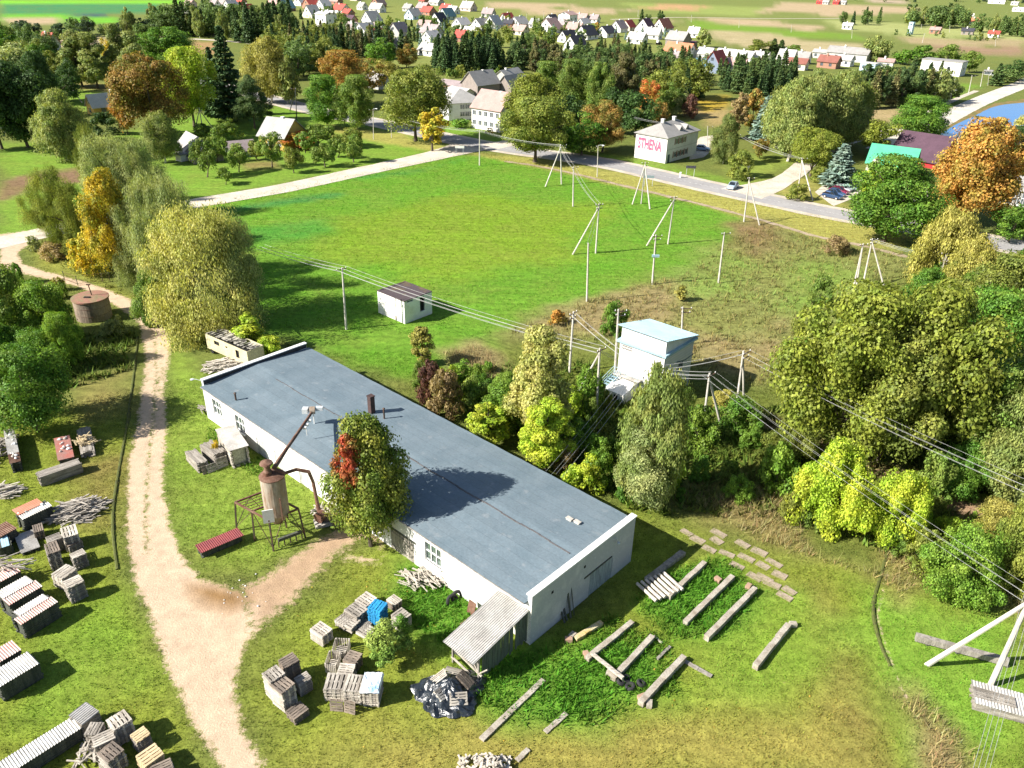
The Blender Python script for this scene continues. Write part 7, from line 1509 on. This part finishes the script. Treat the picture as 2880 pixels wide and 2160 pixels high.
for off, rows in ((0, [(1650, 55, 80, 'pink', 'pink', 's'), (1860, 72, 90, 'white', 'mauve', 's'), (2000, 88, 90, 'white', 'white', 'g'), (1940, 60, 90, 'brick', 'mauve', 's'), (1790, 130, 100, 'grey', 'pale', 's'), (1785, 210, 90, 'grey', 'dark', 's'), (2130, 108, 60, 'white', 'red', 'g'), (1640, 115, 50, 'white', 'white', 's'), (2090, 40, 50, 'brick', 'red', 's')]),
 (A_, [(170, 78, 140, 'white', 'pink', 's'), (265, 95, 90, 'brown', 'teal', 'g'), (395, 48, 80, 'white', 'white', 'g'), (482, 72, 100, 'brick', 'red', 'g'), (485, 152, 110, 'cream', 'cream_', 'g'), (640, 168, 80, 'white', 'white', 's'), (740, 112, 125, 'white', 'red', 's'), (800, 142, 80, 'brick', 'red', 's'), (810, 205, 105, 'brick', 'purple', 's'), (845, 275, 100, 'cream', 'mauve', 's'), (945, 305, 120, 'white', 'white', 'g'), (1000, 210, 115, 'white', 'pale', 'g'), (1050, 105, 110, 'white', 'pale', 's'), (1065, 278, 85, 'white', 'mauve', 's'), (1080, 330, 60, 'pink', 'red', 'g'), (1060, 60, 80, 'brick', 'pink', 'g'), (1235, 310, 110, 'grey', 'mauve', 'g'), (1245, 440, 100, 'white', 'grey', 's'), (1360, 165, 90, 'lblue', 'cream_', 'g'), (1320, 98, 80, 'grey', 'grey', 's'), (1450, 95, 105, 'brick', 'mauve', 's'), (1490, 130, 105, 'brick', 'red', 's'), (1465, 250, 105, 'cream', 'pink', 's'), (1520, 318, 155, 'grey', 'mauve', 's'), (1515, 368, 110, 'white', 'white', 'g'), (1500, 478, 150, 'white', 'pale', 's'), (1580, 215, 105, 'white', 'dark', 'g'), (1650, 168, 95, 'mint', 'teal', 'g'), (1645, 105, 90, 'pink', 'red', 's'), (1705, 120, 85, 'white', 'white', 's'), (1775, 243, 95, 'white', 'white', 'g'), (1835, 95, 110, 'pink', 'pale', 's'), (1935, 245, 90, 'white', 'grey', 'g'), (2050, 245, 110, 'white', 'white', 'g'), (1880, 338, 150, 'white', 'white', 's'), (2010, 145, 90, 'grey', 'mauve', 's'), (2168, 205, 85, 'white', 'red', 'g'), (2190, 235, 70, 'brown', 'dark', 's'), (590, 75, 80, 'white', 'white', 'g'), (690, 35, 90, 'brick', 'pink', 's'), (920, 85, 70, 'white', 'grey', 's'), (1560, 45, 100, 'grey', 'pale', 's'), (1450, 30, 60, 'brick', 'red', 's'), (860, 5, 70, 'pink', 'pink', 's'), (1780, 360, 40, 'brick', 'red', 's'), (190, 15, 90, 'brick', 'mauve', 's')]),
 (B_, [(60, 235, 105, 'white', 'pale', 'g'), (70, 300, 115, 'cream', 'pink', 's'), (205, 242, 85, 'grey', 'pale', 's'), (330, 278, 165, 'white', 'pink', 'g'), (340, 205, 80, 'white', 'dark', 'g'), (595, 190, 105, 'cream', 'pink', 's'), (545, 285, 120, 'cream', 'pink', 's'), (478, 362, 85, 'white', 'dark', 'g'), (545, 422, 105, 'white', 'dark', 'g'), (640, 335, 120, 'white', 'dark', 'g'), (615, 238, 75, 'white', 'white', 'g'), (812, 318, 105, 'white', 'dark', 'g'), (920, 275, 95, 'white', 'mauve', 'g'), (1000, 262, 80, 'cream', 'red', 'g'), (1148, 278, 120, 'white', 'purple', 'g'), (1300, 272, 105, 'white', 'brown', 'g'), (1080, 375, 130, 'white', 'white', 's'), (1215, 335, 120, 'white', 'pale', 's'), (710, 195, 60, 'white', 'mauve', 's'), (450, 245, 80, 'white', 'mauve', 's'), (440, 518, 45, 'white', 'grey', 'g'), (1570, 322, 60, 'white', 'white', 's'), (1640, 620, 90, 'grey', 'teal', 's'), (1930, 615, 150, 'cream', 'pink', 's'), (1420, 545, 110, 'cream', 'mauve', 's')])):
    for zx, zy, w, wa, ro, o in rows: vh(off + zx / 4, zy / 4, w / 4, wa, {'cream_': 'pale'}.get(ro, ro), o)
vh(A_ + 598 / 4, 228 / 4, 36, 'white', 'white', 's', h=7.5, rh=1.2, label='big white modern two storey house in the village'); vh(B_ + 480 / 4, 207 / 4, 30, 'white', 'pink', 'g', h=6.5, rh=2, label='tall white block house with a pink roof at the village edge')
vh(B_ + 1430 / 4, 410 / 4, 48, 'wood', 'grey', 's', h=4.5, rh=4, label='large grey wooden barn at the right end of the village', cat='barn'); vh(B_ + 1535 / 4, 408 / 4, 24, 'wood', 'purple', 's', h=2.6, rh=.8, label='open purple roofed shelter beside the grey wooden barn', cat='shelter')
vh(B_ + 1445 / 4, 495 / 4, 66, 'white', 'orange', 's', h=3, rh=4, label='long house with pale red roof below the wooden barn')
for i, (zx, zy, w) in enumerate(((1670, 510, 140), (1850, 522, 170), (2010, 540, 165), (2150, 545, 130))): vh(B_ + zx / 4, zy / 4, w / 4, 'white', 'white', 's', h=2.8, rh=2.6, label=f'whitish roofed terrace, {ORD[i + 1]} from the left in the row behind the spruces', cat='terrace')
vh(B_ + 1755 / 4, 622 / 4, 34, 'blue', 'red', 'g', h=4, rh=5, label='dark blue house with a bright red roof')
C_ = 1659.0
for zx, zy, w, wa, ro, h, rh, lab, cat in [(155, 560, 150, 'white', 'pale', 3, 4, 'grey roofed gabled terrace left of the red brown roof', 'terrace'), (290, 548, 105, 'white', 'grey', 3, 2.5, 'lower grey terrace beside the gabled one', 'terrace'), (250, 600, 170, 'cream', 'brown', 3, 2, 'pink walled house with red brown roof, left one', 'house'), (520, 585, 180, 'brick', 'brown', 3, 2.5, 'house with big red brown roof, right one', 'house'), (660, 568, 90, 'white', 'pale', 3, 2, 'pale roofed house right of the red brown roof', 'house'), (690, 525, 370, 'grey', 'grey', 4, 2.6, 'very long grey cattle barn at the field edge', 'barn'), (450, 500, 110, 'grey', 'pale', 3, 1.2, 'low pale shed at the end of the long cattle barn', 'shed'), (1780, 215, 80, 'white', 'orange', 3, 2.5, 'distant orange roofed house before the right wood', 'house')]: vh(C_ + zx / 4, zy / 4, w / 4, wa, ro, 's', h=h, rh=rh, label=lab, cat=cat)
vh(C_ + 870 / 4, 608 / 4, 32, 'lblue', 'white', 's', h=3.2, label='light blue flat roofed house behind the weeping birch', flat=True); vh(C_ + 1010 / 4, 585 / 4, 28, 'white', 'pink', 's', h=3, rh=1.2, label='white house with faint pink roof beside the light blue one')
vh(C_ + 1500 / 4, 640 / 4, 88, 'white', 'grey', 's', h=6, label='long white two storey flat block by the right street', flat=True, cat='flat block'); vh(C_ + 1900 / 4, 640 / 4, 1, 'white', 'grey', 's', h=1.5, rh=.3, label='tiny white hut at the corner of the flat block', L=3)
for zx, zy, w, wa, ro, lab in [(450, 35, 60, 'red', 'red', 'left red barn on the distant fields'), (590, 38, 55, 'red', 'red', 'right red barn on the distant fields'), (498, 38, 30, 'grey', 'pale', 'small grey shed beside the left red barn'), (645, 40, 60, 'grey', 'pale', 'grey shed beside the right red barn'), (1970, 32, 140, 'white', 'white', 'long white distant farm building at the top right'), (2165, 100, 100, 'white', 'white', 'white distant building at the right edge'), (2130, 45, 60, 'white', 'pale', 'small white distant house at the top right'), (685, 252, 34, 'white', 'white', 'lone white hut on the green field'), (1440, 290, 40, 'brick', 'pink', 'ruined pink walls beside the blue tower'), (1720, 300, 100, 'wood', 'dark', 'dark low shed by the track on the rough field'), (1945, 325, 40, 'white', 'red', 'white and red trailer hut on the rough field'), (1735, 160, 40, 'white', 'white', 'white gable behind the orange roofed house')]: vh(C_ + zx / 4, zy / 4, w / 4, wa, ro, 's', rh=1.8, label=lab, cat='farm building')
vh(1850 / 4, 0, 1, 'white', 'white', 's', label='x') if False else None
vh(1040 / 2 - 520 + 111, 107, 34, 'cream', 'red', 's', h=3, rh=4.5, label='red roofed house on the left beyond the stubble field'); vh(240, 243, 34, 'yellow', 'white', 'g', h=2.6, rh=3, label='small hut with a bright white roof on the left lawn'); vh(665, 152, 36, 'brick', 'mauve', 's', h=3, label='brown roofed house hidden among trees above the junction')
vh(815, 190, 40, 'grey', 'pale', 's', h=3, rh=2, label='pale roofed house behind the old oak')
blue_t = thing('water_tower', 'slim pale blue square tower on the rough field', 'tower', at(C_ + 1225 / 4, 297 / 4), .7)
mb = MB(); hh = hgt(at(C_ + 1225 / 4, 297 / 4), 190 / 4); mb.box((0, 0, hh / 2), (3, 3, hh)); mb.build('shaft', paint('tower_blue', (.42, .58, .70)), blue_t); mb = MB()
for z in (.25, .45, .62): mb.box((0, 0, hh * z), (3.1, 3.1, .35))
mb.build('band', WHITE, blue_t); mb = MB(); mb.box((-.0, -1.52, hh * .8), (.9, .1, 1.1)); mb.box((-1.52, 0, hh * .8), (.1, .9, 1.1)); mb.build('opening', DARK, blue_t)
_by = {}
for t, x, y, d, pl in VH: _by.setdefault(d, []).append((x, y, t))
for d, lst in _by.items():
    lst.sort(key=lambda q: q[0])
    for i, (x, y, t) in enumerate(lst):
        t['label'] = d + ' in the village' if len(lst) == 1 else f'{d} in the village, {ORD[i + 1]} of {len(lst)} from left'
        t['group'] = 'village houses'; _labels.append(t)

# ================================================================= CARS
TYRE = M('car_tyre', (.02, .02, .02), (.03, .03, .03)); CGL = glass_mat('car_glass', (.015, .02, .025)); HUB = paint('hub', (.5, .5, .5), .4); LAMP = paint('lamp_glass', (.8, .8, .78), .2); TAIL = paint('tail_glass', (.35, .02, .02), .3)
def carpaint(name, c):
    m, nt, bs = new_mat(name); bs.inputs['Base Color'].default_value = (*c, 1); bs.inputs['Roughness'].default_value = .25; bs.inputs['Coat Weight'].default_value = .6; bs.inputs['Specular IOR Level'].default_value = .6; return m
def loft(mb, secs, mi=0):
    n = len(secs[0]); b = len(mb.v)
    for s in secs: mb.v += [tuple(p) for p in s]
    for i in range(len(secs) - 1):
        for k in range(n): mb.f.append((b + i * n + k, b + i * n + (k + 1) % n, b + (i + 1) * n + (k + 1) % n, b + (i + 1) * n + k)); mb.m.append(mi)
    mb.f.append(tuple(b + k for k in reversed(range(n)))); mb.m.append(mi); e = b + (len(secs) - 1) * n; mb.f.append(tuple(e + k for k in range(n))); mb.m.append(mi)
def car(P, rz, col, label, pickup=False):
    t = thing('parked_car' if label.find('driving') < 0 else 'car', label, 'pickup' if pickup else 'car', P, rz, 'cars'); p = carpaint('car_paint', col)
    xs = [(-2.1, .45, .62, .78), (-2.0, .28, .86, .84), (-1.2, .24, .92, .87), (0, .24, .92, .88), (.9, .24, .90, .87), (1.7, .26, .78, .84), (2.1, .34, .66, .72)]
    secs = [[(x, -w, z0 + .1), (x, -w * .9, z0), (x, w * .9, z0), (x, w, z0 + .1), (x, w, z1 - .15), (x, w * .86, z1), (x, -w * .86, z1), (x, -w, z1 - .15)] for x, z0, z1, w in xs]
    mb = MB(); loft(mb, secs); mb.build('body', p, t, smooth=False)
    cb = [(-1.75, .88, .72), (-1.25, 1.40, .60), (.1, 1.46, .62), (.95, .90, .74)] if not pickup else [(-.55, .88, .74), (-.4, 1.42, .62), (.3, 1.46, .62), (.95, .90, .74)]
    def cab(g, sh): return [[(x, -w - g - .06 * (1 if z < 1 else 0), .86), (x, w + g + .06 * (1 if z < 1 else 0), .86), (x, w + g, z - sh), (x, -w - g, z - sh)] for x, z, w in cb]
    mb = MB(); loft(mb, cab(.01, .05)); mb.build('windows', CGL, t)
    mb = MB(); a, b_ = cb[1], cb[2]; mb.add([(a[0], -a[2], a[1] + .01), (b_[0], -b_[2], b_[1] + .01), (b_[0], b_[2], b_[1] + .01), (a[0], a[2], a[1] + .01)], [(0, 1, 2, 3)]); mb.box(((a[0] + b_[0]) / 2, 0, a[1] - .02), (b_[0] - a[0], 1.22, .06))
    for x0_, x1_ in ((cb[0], cb[1]), (cb[2], cb[3])):
        for s in (-1, 1): mb.beam((x0_[0], s * (x0_[2] + .02), x0_[1]), (x1_[0], s * (x1_[2] + .02), x1_[1]), .07, .07)
    for s in (-1, 1): mb.beam((-.25, s * .70, .88), (-.3, s * .63, 1.43), .07, .07)
    mb.build('roof', p, t)
    for x in (-1.3, 1.3):
        for s in (-1, 1):
            mb = MB(); mb.tube([(x, s * .74, .31), (x, s * .90, .31)], .32, 14); w = mb.build('wheel', TYRE, t); mb = MB(); mb.tube([(x, s * .88, .31), (x, s * .915, .31)], .19, 10); mb.build('rim', HUB, w)
    for s in (-1, 1):
        mb = MB(); mb.box((2.0, s * .55, .58), (.12, .32, .14)); mb.build('headlight', LAMP, t); mb = MB(); mb.box((-2.06, s * .58, .66), (.08, .24, .16)); mb.build('tail_light', TAIL, t)
    if pickup: mb = MB(); mb.box((-1.35, 0, .93), (1.4, 1.5, .04)); mb.build('bed_cover', DARK, t)
    return t
rd = at(1620, 412) - at(1550, 396); car(at(1582, 407), R(240), (.45, .55, .66), 'pale blue car driving along the asphalt road')
car(at(1517, 325), R(-20), (.20, .30, .45), 'blue car parked behind the painted house'); car(at(1690, 322), R(170), (.02, .02, .025), 'black car under the weeping birches')
pd = at(1825, 432) - at(1775, 421); pr = math.atan2(pd.y, pd.x); q0, q1 = at(1797, 428), at(1838, 397)
for i, (c, l, pk) in enumerate([((.02, .05, .12), 'dark blue pickup at the front of the car park row', True), ((.05, .10, .22), 'dark blue car second in the car park row', False), ((.22, .02, .06), 'wine red car third in the car park row', False), ((.45, .48, .50), 'silver car fourth in the car park row', False), ((.55, .62, .66), 'pale car fifth in the car park row', False), ((.40, .47, .55), 'grey blue car sixth in the car park row', False), ((.10, .12, .18), 'dark car last in the car park row', False)]): car(q0 + (q1 - q0) * i / 6, pr, c, l, pk)
car(at(1973, 427), R(100), (.05, .10, .20), 'dark blue car on the small yard by the green house')
tr = thing('tractor', 'green tractor standing in front of the wooden barn', 'tractor', at(B_ + 1270 / 4, 388 / 4), .6); gp = carpaint('tractor_green', (.08, .22, .10))
mb = MB(); mb.box((.6, 0, 1.1), (1.9, .8, .8)); mb.build('bonnet', gp, tr); mb = MB(); mb.box((-.8, 0, 1.9), (1.4, 1.4, 1.3)); mb.box((-.8, 0, 2.6), (1.6, 1.6, .12)); mb.build('cab', WHITE, tr)
for x, y, r_ in ((-.9, .85, .85), (-.9, -.85, .85), (1.2, .75, .5), (1.2, -.75, .5)): mb = MB(); mb.tube([(x, y - .2, r_), (x, y + .2, r_)], r_, 14); mb.build('wheel', TYRE, tr)

# ================================================================= GRASS AND WEEDS (nobody could count them)
def grass_mat():
    m, nt, bs = new_mat('grass_blades'); a = node(nt, 'ShaderNodeAttribute', attribute_name='tint')
    nt.links.new(a.outputs[0], bs.inputs['Base Color']); bs.inputs['Roughness'].default_value = .7; bs.inputs['Specular IOR Level'].default_value = .12
    tr = node(nt, 'ShaderNodeBsdfTranslucent'); nt.links.new(a.outputs[0], tr.inputs['Color']); mx = node(nt, 'ShaderNodeMixShader'); mx.inputs[0].default_value = .35
    nt.links.new(bs.outputs[0], mx.inputs[1]); nt.links.new(tr.outputs[0], mx.inputs[2]); nt.links.new(mx.outputs[0], nt.nodes['Material Output'].inputs['Surface']); return m
GM = grass_mat()
def blades(name, P, tint, hgt_, wid, per, seed, spread=.12, lean=.5):
    rng = np.random.default_rng(seed); n = len(P); N = n * per
    base = np.repeat(P, per, 0) + rng.normal(0, spread, (N, 2)); h = np.repeat(hgt_, per) * rng.uniform(.5, 1.3, N); a = rng.random(N) * 2 * np.pi; w = wid * rng.uniform(.6, 1.5, N)
    dx, dy = np.cos(a), np.sin(a); ln = rng.normal(0, lean, (N, 2)) * h[:, None]
    V = np.zeros((N, 3, 3)); V[:, 0, 0] = base[:, 0] - dx * w / 2; V[:, 0, 1] = base[:, 1] - dy * w / 2; V[:, 1, 0] = base[:, 0] + dx * w / 2; V[:, 1, 1] = base[:, 1] + dy * w / 2; V[:, :2, 2] = -.03
    V[:, 2, :2] = base + ln; V[:, 2, 2] = h
    C = np.repeat(tint, per, 0) * rng.uniform(.6, 1.5, (N, 1)) * (1 + rng.normal(0, .08, (N, 3)))
    me = bpy.data.meshes.new(name); me.vertices.add(N * 3); me.vertices.foreach_set('co', V.ravel()); me.loops.add(N * 3); me.loops.foreach_set('vertex_index', np.arange(N * 3, dtype=np.int32))
    me.polygons.add(N); me.polygons.foreach_set('loop_start', np.arange(0, N * 3, 3, dtype=np.int32)); me.update(calc_edges=True)
    ca = me.color_attributes.new('tint', 'FLOAT_COLOR', 'POINT'); ca.data.foreach_set('color', np.concatenate([np.repeat(np.clip(C, 0, 1), 3, 0), np.ones((N * 3, 1))], 1).ravel()); me.materials.append(GM)
    return link(name, me)
def scatter(poly, dens, seed):
    W = wpoly(poly); mn, mx = W.min(0), W.max(0); rng = np.random.default_rng(seed); n = int((mx - mn).prod() * dens); P = rng.uniform(mn, mx, (n, 2)); return P[sdf(W, P) < 0]
_wq = np.array([tuple((WA + ux * a + uy * b))[:2] for a, b in ((-.3, -.2), (WL + .3, -.2), (WL + .3, WW + .3), (-.3, WW + .3))])
def clear(P, dirtmax=.45):
    t, d, c = ground_eval(P); k = (d < dirtmax) & (sdf(_wq, P) > 0); return P[k], t[k]
view = [(-40, 1690), (2250, 1690), (2250, 1000), (1500, 760), (700, 760), (-40, 900)]
P, t_ = clear(scatter(view, 16, 1)); tag(blades('grass', P, t_ * 1.15, np.full(len(P), .12), .05, 3, 1), 'short mown yard grass around the warehouse and stacks', 'grass', kind='stuff')
P, t_ = clear(scatter([(380, 700), (1640, 760), (2250, 1000), (2250, 560), (1640, 440), (1030, 325), (440, 440), (0, 560), (-40, 900)], 2.6, 2)); tag(blades('meadow_grass', P, t_ * 1.25, np.full(len(P), .10), .14, 3, 2, .25, .9), 'bright green meadow grass', 'grass', kind='stuff')
# taller things
def tall(name, polys, dens, h, w, per, seed, col, lab, lean=.35, cat='grass'):
    P = np.concatenate([scatter(p, dens, seed + i) for i, p in enumerate(polys)]); P, t = clear(P, .6); rng = np.random.default_rng(seed); patch = .5 + .5 * np.sin(P[:, 0] * .9 + 2 * np.sin(P[:, 1] * .5)) * np.sin(P[:, 1] * .8 + seed); k = rng.random(len(P)) < .35 + .65 * patch
    P, t = P[k], t[k]; c = t * .45 + np.array(col) * .55; hh = h * rng.uniform(.5, 1.2, len(P)); tag(blades(name, P, c, hh, w, per, seed, .2, lean), lab, cat, kind='stuff')
tall('dry_grass', [[(1500, 1085), (1680, 1040), (1760, 1200), (1960, 1260), (2212, 1290), (2212, 1330), (1900, 1250), (1640, 1170)], [(1940, 1500), (1985, 1500), (2080, 1600), (2110, 1690), (2010, 1690), (1985, 1600)], [(960, 760), (1030, 745), (1075, 775), (1060, 840), (990, 810)], [(1900, 1190), (1985, 1175), (2000, 1240), (1940, 1290)]], 9, .8, .06, 5, 11, (.48, .39, .19), 'tall dry straw coloured grass', .45)
tall('rough_grass', [[(1640, 480), (1780, 524), (1940, 545), (1990, 580), (1850, 650), (1740, 770), (1640, 840), (1450, 780), (1250, 740), (1100, 720), (1150, 690), (1240, 660), (1485, 590), (1600, 506)]], 1.6, .7, .12, 5, 21, (.30, .27, .10), 'rough autumn grass between meadow and copse', .45)
tall('weeds', [[(1390, 1250), (1560, 1205), (1650, 1280), (1560, 1380), (1450, 1380), (1370, 1320)], [(1030, 1440), (1200, 1390), (1330, 1330), (1440, 1380), (1470, 1490), (1300, 1560), (1130, 1560), (1040, 1520)], [(855, 1225), (900, 1205), (1040, 1330), (980, 1400), (880, 1340)], [(560, 985), (600, 1010), (560, 1030), (500, 1000)], [(455, 925), (480, 945), (470, 960), (445, 945)]], 20, .32, .12, 4, 31, (.085, .22, .02), 'bright green nettles and leafy weeds', .8, 'weeds')
tall('undergrowth', [[(1080, 790), (1260, 780), (1500, 900), (1690, 880), (1720, 1000), (2000, 1090), (2212, 1140), (2212, 1260), (1960, 1210), (1690, 1120), (1500, 1110), (1380, 1110), (1120, 930), (900, 830)], [(180, 720), (290, 720), (280, 800), (150, 840), (20, 860), (0, 780)], [(1700, 800), (2212, 700), (2212, 1100), (1700, 1000)]], 3.2, .75, .28, 6, 41, (.12, .19, .028), 'tangled green undergrowth', .7, 'weeds')
tall('undergrowth', [[(60, 535), (150, 505), (220, 600), (330, 680), (350, 715), (200, 608)], [(440, 720), (660, 745), (640, 770), (440, 760)]], 3.0, .5, .15, 5, 51, (.17, .17, .04), 'rough verge weeds along the dirt track', .6, 'weeds')
# fallen yellow leaves under the near trees
P = np.concatenate([scatter([(640, 1190), (900, 1250), (1000, 1400), (900, 1420), (700, 1330), (560, 1380)], .9, 61), scatter([(700, 1400), (1500, 1400), (1800, 1500), (1500, 1690), (600, 1690)], .25, 62)]); P, t_ = clear(P)
tag(blades('fallen_leaves', P, np.tile((.42, .30, .05), (len(P), 1)), np.full(len(P), .05), .16, 1, 61, .1, 1.5), 'yellow fallen leaves scattered on the grass', 'leaves', kind='stuff')
# dark ridges added to stand in for shadow lines of ruts by the track
RUT_GROUND = MGROUND
def rut_ridge(path, w, h, name='rut_shade_ridge'):
    pts = [at(x, y) for x, y in smooth_path(path, 8)]; mb = MB(); prev = None
    vs = []; fs = []
    for i, p in enumerate(pts):
        d = (pts[min(i + 1, len(pts) - 1)] - pts[max(i - 1, 0)]).normalized(); s = Vector((-d.y, d.x, 0)); hh = h * (.6 + .4 * math.sin(i * 1.9) ** 2)
        for u, z in ((-w, -.06), (-w * .4, hh), (w * .15, hh * .9), (w * .3, -.02), (w, -.06)): q = p + s * u; vs.append((q.x, q.y, z))
    for i in range(len(pts) - 1):
        for k in range(4): fs.append((i * 5 + k, i * 5 + k + 1, i * 5 + k + 6, i * 5 + k + 5))
    mb.add(vs, [tuple(reversed(f)) for f in fs]); o = mb.build(name, M('rut_shade_dark', (.07, .075, .025), (.10, .12, .025), 2, fine=.4), None); tag(o, kind='structure')
rut_ridge([(298, 725), (292, 790), (284, 850), (275, 920), (264, 980), (252, 1050), (245, 1110), (247, 1170), (255, 1230)], .22, .12)
rut_ridge([(1925, 1170), (1905, 1240), (1888, 1310), (1900, 1380), (1925, 1440)], .22, .1)

# ================================================================= tidy up
bpy.context.view_layer.update()
